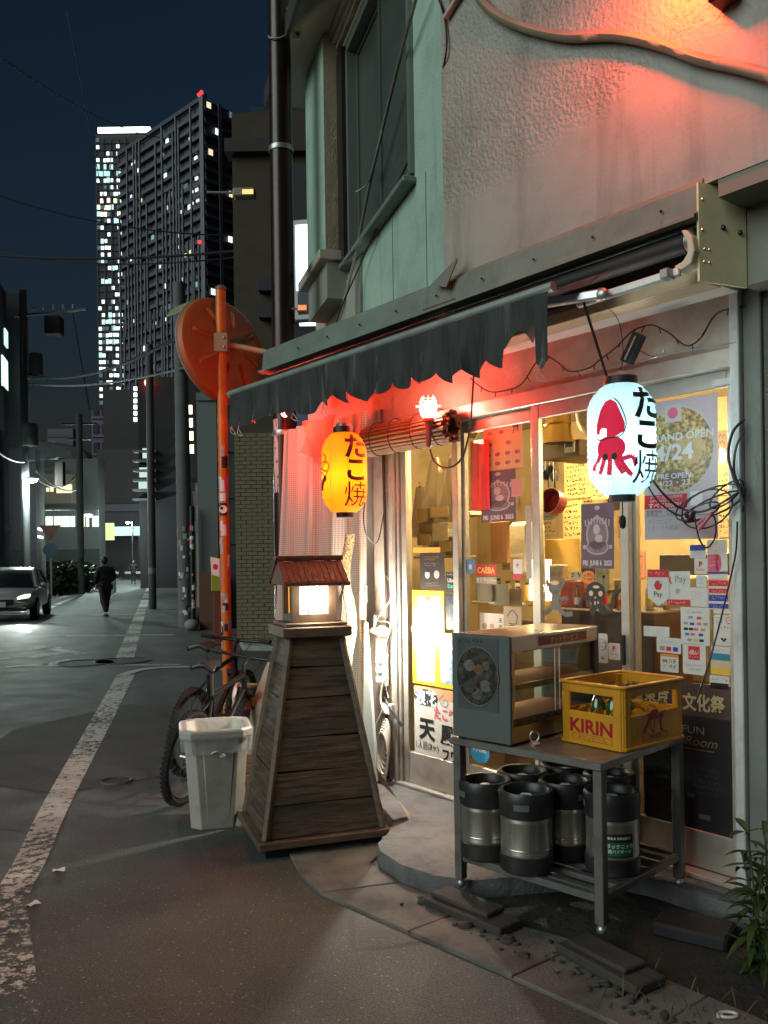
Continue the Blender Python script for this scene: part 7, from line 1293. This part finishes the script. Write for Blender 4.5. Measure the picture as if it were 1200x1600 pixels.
def street_lamp(label, loc_head, base_x, power, arm=.8):
    t = thing('street_lamp', label, 'street lamp', (base_x, loc_head.y, 0)); hx = loc_head.x-base_x; z = loc_head.z
    obj('post', B().tube([(0,0,0),(0,0,z+.1)], .06, 10), CPOLE, t, smooth=50); obj('arm', B().tube(spline([(0,0,z-.1),(hx*.5,0,z+.12),(hx,0,z+.1)],4), .03, 6), TRF, t); obj('lamp_head', B().box(hx-.25,hx+.25,-.12,.12,z+.05,z+.13), TRF, t, bev=.02); obj('lens', B().ball((hx,0,z), .12, 12, 8, (1.5,1,.6)), glow('street_lens', (.86,1,.94), 45), t, smooth=60)
    ld_ = bpy.data.lights.new('street_light', 'POINT'); ld_.energy = power; ld_.color = (.8,1,.93); ld_.shadow_soft_size = .15; lo_ = bpy.data.objects.new('street_light', ld_); COL.objects.link(lo_); lo_.parent = t; lo_.location = (hx,-.05,z-.14); return t
a_ = D(50,751,32.6); street_lamp('left street lamp glaring on its post before the slate building', a_, a_.x-.35, 260); a_ = D(139,806,50); street_lamp('second street lamp standing before the bright office windows', a_, a_.x-.5, 330); a_ = D(238,806,60); street_lamp('far right street lamp near the bridge', a_, a_.x+.5, 420); a_ = D(200,817,75); t_ = street_lamp('small green tinted lamp furthest along the street', a_, a_.x+.4, 260)
up2 = thing('sticker_pole', 'concrete utility pole with sticker covered base on the right side', 'utility pole', (-4.85,20.8,0)); obj('shaft', B().tube([(0,0,0),(-.05,0,7.2),(-.07,0,8.4)], [.19,.16,.15], 14), CPOLE, up2, smooth=50)
rs = random.Random(4)
for k in range(40): z = rs.uniform(.3,2.4); post_sticker(z, math.radians(-90+rs.uniform(-80,80)), rs.uniform(.05,.14), rs.uniform(.2,.5), rs.choice(SCOL), up2, .193)
obj('sign_triangle', B().plate([(.24,2.9),(.62,3.3),(.2,3.3)], -.05, -.03), M('sign_back', (.2,.21,.18), .6), up2); obj('sign_disc', B().lathe([(.001,0),(.2,0),(.2,.02),(.001,.02)], 20, M=Matrix.Translation((.42,-.04,2.45)) @ Matrix.Rotation(math.radians(90),4,'X')), M('sign_back', (.2,.21,.18), .6), up2)
sp2 = thing('sticker_post', 'thin post covered in white stickers beside the concrete pole', 'post', (-4.50,20.0,0)); obj('shaft', B().tube([(0,0,0),(0,0,2.9)], .06, 10), DARKM, sp2)
for k in range(30): z = rs.uniform(.3,2.4); post_sticker(z, math.radians(-90+rs.uniform(-80,80)), rs.uniform(.05,.12), rs.uniform(.5,1.3), rs.choice(SCOL), sp2, .062)
for i,(u,y) in enumerate(((262,29),)): p_ = G(u, 873+1330*1.6/y); pq = thing('street_pole', ['dark pole standing just beyond the concrete pole','dark pole second beyond the concrete pole'][i], 'pole', (p_.x,y,0)); obj('shaft', B().tube([(0,0,0),(0,0,9)], .13, 10), M('pole_dim', (.06,.06,.06), .7), pq, smooth=50); obj('band', B().lathe([(.14,1.2),(.14,1.4)], 10), M('pole_band', (.2,.2,.16), .6), pq)
pm = thing('utility_pole', 'dark utility pole in mid street beside the second lamp', 'utility pole', (D(127,900,44).x,44,0)); obj('shaft', B().tube([(0,0,0),(0,0,9.3)], .17, 12), M('pole_dim', (.06,.06,.06), .7), pm, smooth=50); obj('crossarm', B().bar((-.9,0,8.8),(.9,0,8.8),.09), DARKM, pm); obj('crossarm', B().bar((-.6,0,8.0),(.6,0,8.0),.09), DARKM, pm)
WIR = M('wire_black', (.01,.011,.013), .6); WIG = M('wire_grey', (.12,.13,.15), .6)
def wire(label, a, b, d, r=.02, m=WIR): return tag(obj('overhead_wire', B().tube(sag(a, b, d, 20), r, 5), m), label, 'wire')
pa = Vector((-13.6,32.8,11.3)); pb2 = Vector((-13.6,32.8,8.9)); pc = Vector((-4.95,20.8,8.6))
wire('pale wire crossing the sky from the top left', D(-20,75,30), D(250,215,60), .6, .03, WIG); wire('overhead wire sloping to the left utility pole top', D(-20,300,25), D(360,368,25), .3, .022); wire('upper overhead cable bundle across the towers', D(-20,398,24), D(430,385,20), .2, .035); wire('second overhead cable bundle just under the upper one', D(-20,390,26), D(420,395,20), .35, .02)
wire('thick cable from left utility pole towards the mirror', pb2, D(290,520,20), .5, .05); wire('pale cable under the thick one by the left pole', pb2-Vector((0,0,.35)), D(300,572,20), .25, .03, WIG); wire('wire dropping from left pole down the street', Vector((-13.4,32.8,5.2)), D(130,760,50), .5, .035); wire('second wire dropping from left pole down the street', Vector((-13.4,32.8,4.9)), D(120,740,55), .6, .03); wire('faint slanting stay wire rising left of the towers', D(105,20,40), D(165,330,40), .0, .02); wire('pale wire at lower left running to the left pole', D(-20,690,28), D(38,722,32), .2, .03, WIG); wire('long stay from the mid pole up past the lit tower', D(112,480,42), D(140,640,44), 0, .03)
# hedge, fence, trees at the far end
def foliage(b, c, rx, ry, rz, n, sz, rnd_):
    for k in range(n):
        while True:
            v = Vector((rnd_.uniform(-1,1), rnd_.uniform(-1,1), rnd_.uniform(-1,1)))
            if v.length <= 1: break
        p_ = Vector(c)+Vector((v.x*rx, v.y*ry, v.z*rz)); a = Vector((rnd_.gauss(0,1), rnd_.gauss(0,1), rnd_.gauss(0,1))).normalized(); q_ = a.orthogonal().normalized()*sz*rnd_.uniform(.6,1.3); e = a.cross(q_)*.6
        b.add([p_-q_, p_-e, p_+q_, p_+e], [(0,1,2,3)])
    return b
rf_ = random.Random(8); LF2 = M('tree_leaf', (.03,.06,.025), .6, col2=(.05,.09,.03), scale=1)
hd = thing('hedge', 'dark hedge on the left pavement behind the walking person', 'hedge', (-17.3,46,0)); hb_ = B(); foliage(hb_, (0,0,.8), 1.5, 5, .95, 2600, .16, rf_); obj('leaves', hb_, LF2, hd); obj('trunk', B().tube([(0,0,0),(.1,0,1.0)], .06, 6), BRW, hd)
for i,(u,y,h_) in enumerate(((185,84,5.2),(200,92,4.6),(216,86,3.6),(170,90,4.0),(228,96,3.2))):
    p_ = G(u, 873+1330*1.6/y); tr = thing('street_tree', ['street tree behind the small green lamp','leftmost street tree under the bridge','short street tree right of the green lamp','street tree by the parked white car','low street tree nearest the far right lamp'][[0,4,2,1,3].index(i)] if False else ['street tree left of the small green lamp under the bridge','street tree right behind the small green lamp','short street tree between green lamp and far right lamp','leftmost street tree by the bright office','low street tree nearest the far right lamp'][i], 'tree', (p_.x,y,0)); tb_ = B(); foliage(tb_, (0,0,h_*.65), 1.7, 1.5, h_*.35, 900, .28, rf_); obj('crown', tb_, LF2, tr); obj('trunk', B().tube([(0,0,0),(.1,0,h_*.6)], [.14,.07], 7), BRW, tr)
sgn = thing('lit_shopfront', 'bright greenish shop sign under the far bridge', 'sign', (D(232,830,80).x,80,0)); a_ = D(232,828,80); obj('sign_panel', B().box(-3.2,1.2,0,.3,a_.z-.5,a_.z+.35), glow('far_sign_glow', (.55,.9,.75), .35), sgn); obj('yellow_panel', B().box(-4.6,-3.3,0,.3,a_.z-.9,a_.z+.7), glow('far_sign_yellow', (.75,1,.4), .3), sgn); obj('post', B().box(-1,-.8,.05,.2,0,a_.z-.51), DARKM, sgn)
for i,(u0,u1) in enumerate(((160,185),(195,236))): a_, b__ = G(u0,878), G(u1,878); fn = thing('guard_rail', ['pale guard rail across the street end, left part','pale guard rail across the street end, right part'][i], 'guard rail', (D(u0,870,78).x,78,0)); L__ = D(u1,870,78).x-D(u0,870,78).x; obj('rail', B().box(0,L__,-.05,.05,.55,.75), M('rail_white', (.4,.42,.4), .5), fn); 
gfn = thing('roadside_fence', 'low steel fence along the left pavement by the walking person', 'fence', (D(157,880,34).x,34,0), math.atan2(1,-.265)); 
for k in range(9): obj('fence_post', B().box(k*1.5-.03,k*1.5+.03,-.03,.03,0,.9), M('fence_grey', (.16,.17,.17), .5), gfn)
for z in (.45,.88): obj('fence_rail', B().box(0,12,-.02,.02,z-.03,z), M('fence_grey', (.16,.17,.17), .5), gfn)
rsg = thing('round_sign', 'dark round road sign with pole on the left pavement', 'road sign', (D(80,900,38).x,38,0)); obj('pole', B().tube([(0,0,0),(0,0,3.3)], .04, 8), CPOLE, rsg); obj('disc', B().lathe([(.001,0),(.32,0),(.32,.02),(.001,.02)], 20, M=Matrix.Translation((0,-.05,2.2)) @ Matrix.Rotation(math.radians(90),4,'X')), M('sign_blue_dim', (.02,.035,.06), .5), rsg); obj('triangle', B().plate([(-.5,3.3),(.5,3.3),(0,2.6)], -.06, -.04), M('sign_red_dim', (.08,.025,.018), .5), rsg)
clt = thing('meter_box', 'yellow meter box on a red stand left of the brick pillar', 'meter box', (D(345,905,16.2).x,16.2,0)); obj('box', B().box(-.17,.17,-.1,.1,1.02,1.38), M('meter_yellow', (.35,.28,.03), .5), clt, bev=.02); obj('stand', B().box(-.14,.16,-.08,.08,0,1.0), M('stand_red', (.16,.025,.015), .6), clt, bev=.02)
for i,(u,v,sx,m_) in enumerate(((305,975,.3,M('clutter_grey', (.09,.09,.085), .8)),(322,962,.25,M('clutter_dark', (.04,.04,.04), .8)),(300,985,.18,M('clutter_pale', (.22,.22,.2), .8)))): p_ = G(u,v); tag(obj('rubbish_bag', B().ball((0,0,sx*.7), sx, 12, 8, (1,1,.75)), m_, None, p_, smooth=70), ['grey rubbish bag at the foot of the sticker poles','dark rubbish bag right of the grey one','small pale rubbish bag nearest the road line'][i], 'rubbish bag')
# ================================================================ CAR
def car(label, loc, rz, body_m, lit=True):
    t = thing('car', label, 'car', loc, rz)                    # local: front at y=0 facing -y, length along +y
    st_ = [(-.0,.42,.56,.62),(.05,.36,.66,.74),(.5,.30,.80,.86),(1.15,.28,.92,.89),(1.9,.27,.97,.90),(2.9,.27,.98,.90),(3.8,.30,1.0,.87),(4.2,.36,.95,.80),(4.3,.45,.85,.74)]
    lo = B(); rows = []
    for y, zb, zt, hw_ in st_:
        rows.append([(x*hw_, y, z) for x, z in ((0,zb),(.75,zb),(.97,zb+.10),(1.0,(zb+zt)/2),(.97,zt-.06),(.85,zt),(0,zt+.02))])
    def loft(rows, b):
        full = [r + [(-x,y,z) for x,y,z in reversed(r[1:-1])] for r in rows]; n = len(full[0])
        for r in full: b.v += r
        for i in range(len(full)-1):
            for j in range(n): b.f.append((i*n+j, i*n+(j+1) % n, (i+1)*n+(j+1) % n, (i+1)*n+j))
        b.f.append(tuple(range(n))); b.f.append(tuple((len(full)-1)*n+j for j in reversed(range(n)))); return b
    bd = obj('body', loft(rows, lo), body_m, t, smooth=50)
    cab = [(1.05,.90,.93,.80),(1.75,.92,1.40,.66),(2.3,.93,1.47,.64),(3.2,.94,1.44,.64),(4.05,.95,1.0,.74)]
    rows = [[(x*h, y, z) for x, h, z in ((0,hw_,zb),(1,hw_*1.18 if zt > 1.2 else hw_,zb),(1,hw_,zt-.04),(.8,hw_,zt),(0,hw_,zt+.02))] for y, zb, zt, hw_ in cab]
    cbn = obj('glasshouse', loft(rows, B()), M('car_glass', (.012,.014,.015), .12, spec=.7), t, smooth=40); obj('roof', loft([[(0,y,zt-.03),(.62*1,y,zt-.03),(.62,y,zt+.012),(.5,y,zt+.03),(0,y,zt+.04)] for y, zt in ((1.72,1.40),(2.3,1.47),(3.2,1.44),(3.5,1.32))], B()), body_m, t, smooth=50)
    for sx in (-1,1):
        pl_ = B().bar((sx*.80,1.05,.94),(sx*.64,1.75,1.41),.06,.05).bar((sx*.74,2.55,.95),(sx*.64,2.55,1.44),.06,.05).bar((sx*.76,4.05,.98),(sx*.63,3.2,1.43),.07,.06); obj('pillar', pl_, body_m, t)
        for y in (.78,3.5):
            wl_ = obj('wheel', B().lathe([(.2,-.1),(.31,-.1),(.33,-.06),(.33,.06),(.31,.1),(.2,.1)], 24, (sx*.80,y,.33), Matrix.Rotation(math.radians(90),4,'Y')), M('tyre_rubber', (.018,.018,.018), .8), t, smooth=40); obj('rim', B().lathe([(.001,sx*.07),(.2,sx*.09),(.21,sx*.1)], 18, (sx*.80,y,.33), Matrix.Rotation(math.radians(90),4,'Y')), M('alloy', (.35,.36,.36), .3, .8), wl_)
        hl = obj('headlight', B().prism([(.42,.60),(.80,.66),(.82,.78),(.62,.76),(.45,.68)], -.0, .14, Matrix(((sx,0,0,0),(0,0,1,.0),(0,1,0,0),(0,0,0,1)))), M('lamp_clear', (.4,.42,.42), .15), t, (0,-.04,0)); obj('led_strip', B().prism([(.48,.64),(.78,.70),(.79,.74),(.50,.68)], -.02, -.005, Matrix(((sx,0,0,0),(0,0,1,.0),(0,1,0,0),(0,0,0,1)))), glow('headlamp_glow', (.9,1,.85), 9), hl)
        obj('wing_mirror', B().ball((sx*.98,1.35,.98), .1, 10, 8, (1,.6,.75)), body_m, t, smooth=60); obj('door_seam', B().box(sx*.905-.004,sx*.905+.004,2.52,2.54,.35,.88), DARKM, t); obj('door_handle', B().box(sx*.90-.02,sx*.90+.02,2.25,2.42,.74,.77), CHR, t)
        obj('tail_light', B().box(sx*.6-.15,sx*.6+.15,4.25,4.31,.68,.8), RED_INK, t)
    obj('grille', B().box(-.36,.36,-.03,.04,.46,.62).box(-.7,.7,-.02,.05,.30,.40), M('grille_black', (.012,.012,.012), .4), t, bev=.02); obj('bumper_lip', B().box(-.72,.72,-.03,.12,.22,.29), body_m, t, bev=.02); obj('number_plate', B().box(-.17,.17,-.045,-.031,.42,.56), M('plate_white', (.5,.5,.47), .5), t)
    return t
SIL = M('silver_car_paint', (.48,.5,.48), .32, .4, coat=.6); fcar = G(18,968); c1 = car('silver car with glowing headlights coming up the left lane', (-10.55,23.3,0), math.radians(14.8), SIL)
for sx in (-.6,.6):
    sl_ = bpy.data.lights.new('headlamp_beam', 'SPOT'); sl_.energy = 90; sl_.color = (.9,1,.92); sl_.spot_size = math.radians(70); sl_.spot_blend = .8; sl_.shadow_soft_size = .06; so_ = bpy.data.objects.new('headlamp_beam', sl_); COL.objects.link(so_); so_.parent = c1; so_.location = (sx,-.1,.68); so_.rotation_euler = (math.radians(80),0,math.radians(180)); 
    so_.rotation_euler = Vector((0,1,.14)).to_track_quat('Z','Y').to_euler()
# ================================================================ PEOPLE
def person(label, loc, rz, pose, top_m, leg_m, hair_m, sc=1.0):
    t = thing('person', label, 'person', loc, rz)
    V = pose['v']; me = bpy.data.meshes.new('body'); me.from_pydata([v[:3] for v in V], pose['e'], []); bo = link('body', me, t); bo.data.materials.append(top_m)
    sk = bo.modifiers.new('skin', 'SKIN'); 
    for i, v in enumerate(V): me.skin_vertices[0].data[i].radius = (v[3], v[4] if len(v) > 4 else v[3])
    me.skin_vertices[0].data[0].use_root = True; ss = bo.modifiers.new('sub', 'SUBSURF'); ss.levels = 2; ss.render_levels = 2
    hp = pose['head']; skn = M('skin', (.32,.2,.14), .6)
    hd_ = obj('head', B().ball(hp, .105, 16, 12, (.8,.95,1.15)).ball(Vector(hp)+Vector((0,-.1,-.02)), .02, 8, 6, (.7,1,1.2)).ball(Vector(hp)+Vector((-.088,.01,-.01)), .028, 8, 6, (.4,.8,1.2)).ball(Vector(hp)+Vector((.088,.01,-.01)), .028, 8, 6, (.4,.8,1.2)), skn, t, smooth=70)
    for x in (-.032,.032): obj('eye', B().ball(Vector(hp)+Vector((x,-.092,.01)), .012, 8, 6), INK, hd_)
    obj('mouth', B().ball(Vector(hp)+Vector((0,-.088,-.055)), .02, 8, 6, (1.1,.3,.25)), M('lips', (.3,.12,.1), .6), hd_); obj('hair', B().ball(Vector(hp)+Vector((0,.022,.03)), .115, 16, 12, (.86,.95,1.05)), hair_m, t, smooth=70)
    for (a, b) in pose['shoes']: obj('shoe', B().ball(a, .055, 12, 8, (.8,2.2,.75)).box(a[0]-.045,a[0]+.045,a[1]-.13,a[1]+.12,a[2]-.055,a[2]-.025), M('shoe_pale', (.35,.36,.36), .6) if b else INK, t, smooth=60)
    tr = bpy.data.meshes.new('trousers'); LV = pose['lv']; tr.from_pydata([v[:3] for v in LV], pose['le'], []); tro = link('trousers', tr, t); tro.data.materials.append(leg_m); s2 = tro.modifiers.new('skin', 'SKIN')
    for i, v in enumerate(LV): tr.skin_vertices[0].data[i].radius = (v[3], v[3])
    tr.skin_vertices[0].data[0].use_root = True; s3 = tro.modifiers.new('sub', 'SUBSURF'); s3.levels = 2; s3.render_levels = 2
    for hp_ in pose['hands']:
        hb2 = B().ball(hp_, .036, 10, 8, (.6,1,1.25))
        for k in range(4): hb2.tube([Vector(hp_)+Vector((0,-.03+.018*k,-.03)), Vector(hp_)+Vector((.004,-.034+.018*k,-.065)), Vector(hp_)+Vector((.014,-.034+.018*k,-.088+.006*abs(k-1.5)))], [.009,.0085,.007], 6)
        hb2.tube([Vector(hp_)+Vector((0,-.03,.005)), Vector(hp_)+Vector((.004,-.055,-.02)), Vector(hp_)+Vector((.008,-.06,-.045))], [.01,.009,.008], 6); obj('hand', hb2, skn, t, smooth=70)
    return t
walk = dict(v=[(0,0,.98,.19,.15),(0,.0,1.12,.20,.15),(0,-.01,1.3,.21,.15),(0,-.02,1.42,.17,.12),(0,-.03,1.51,.055),(.20,-.01,1.40,.085),(.29,.05,1.18,.075),(.23,-.10,.98,.042),(-.20,-.01,1.40,.085),(-.29,.03,1.18,.075),(-.23,-.16,1.02,.042),(0,0,.88,.18,.15)],
    e=[(0,1),(1,2),(2,3),(3,4),(3,5),(5,6),(6,7),(3,8),(8,9),(9,10),(0,11)], head=(0,-.06,1.63), shoes=(((-.10,-.25,.06),1),((.11,.32,.09),0)),
    lv=[(0,0,.93,.15),(.09,.0,.86,.115),(.10,.08,.50,.088),(.11,.32,.16,.07),(-.09,.0,.86,.115),(-.10,-.13,.48,.088),(-.10,-.20,.12,.07)], le=[(0,1),(1,2),(2,3),(0,4),(4,5),(5,6)], hands=((.23,-.13,.90),(-.23,-.20,.95)))
JK = M('black_jacket', (.007,.007,.008), .75, bump=.3, bscale=12); TRS = M('black_trousers', (.006,.006,.007), .8); HR = M('black_hair', (.008,.007,.007), .5)
pp = G(165,964); person('person in dark jacket and trousers walking across the road', (pp.x,pp.y,0), math.radians(-140), walk, JK, TRS, HR)
stand = dict(walk); stand.update(shoes=(((-.1,-.04,.06),0),((.1,.02,.06),0)), lv=[(0,0,.93,.125),(.09,.0,.86,.092),(.10,.0,.48,.066),(.10,.02,.12,.05),(-.09,.0,.86,.092),(-.10,-.02,.48,.066),(-.10,-.03,.12,.05)])
p2_ = G(127,913); person('dark clothed person standing by the pole on the left pavement', (p2_.x,p2_.y,0), math.radians(150), stand, JK, TRS, HR)
p3_ = D(208,873,62); person('distant dark figure standing far down the street', (p3_.x,62,0), math.radians(20), stand, JK, TRS, HR)
# ---------------------------------------------------------------- clean up lettering that produced no outline
for o_ in list(bpy.data.objects):
    if o_.type == 'MESH' and len(o_.data.vertices) == 0: bpy.data.objects.remove(o_)
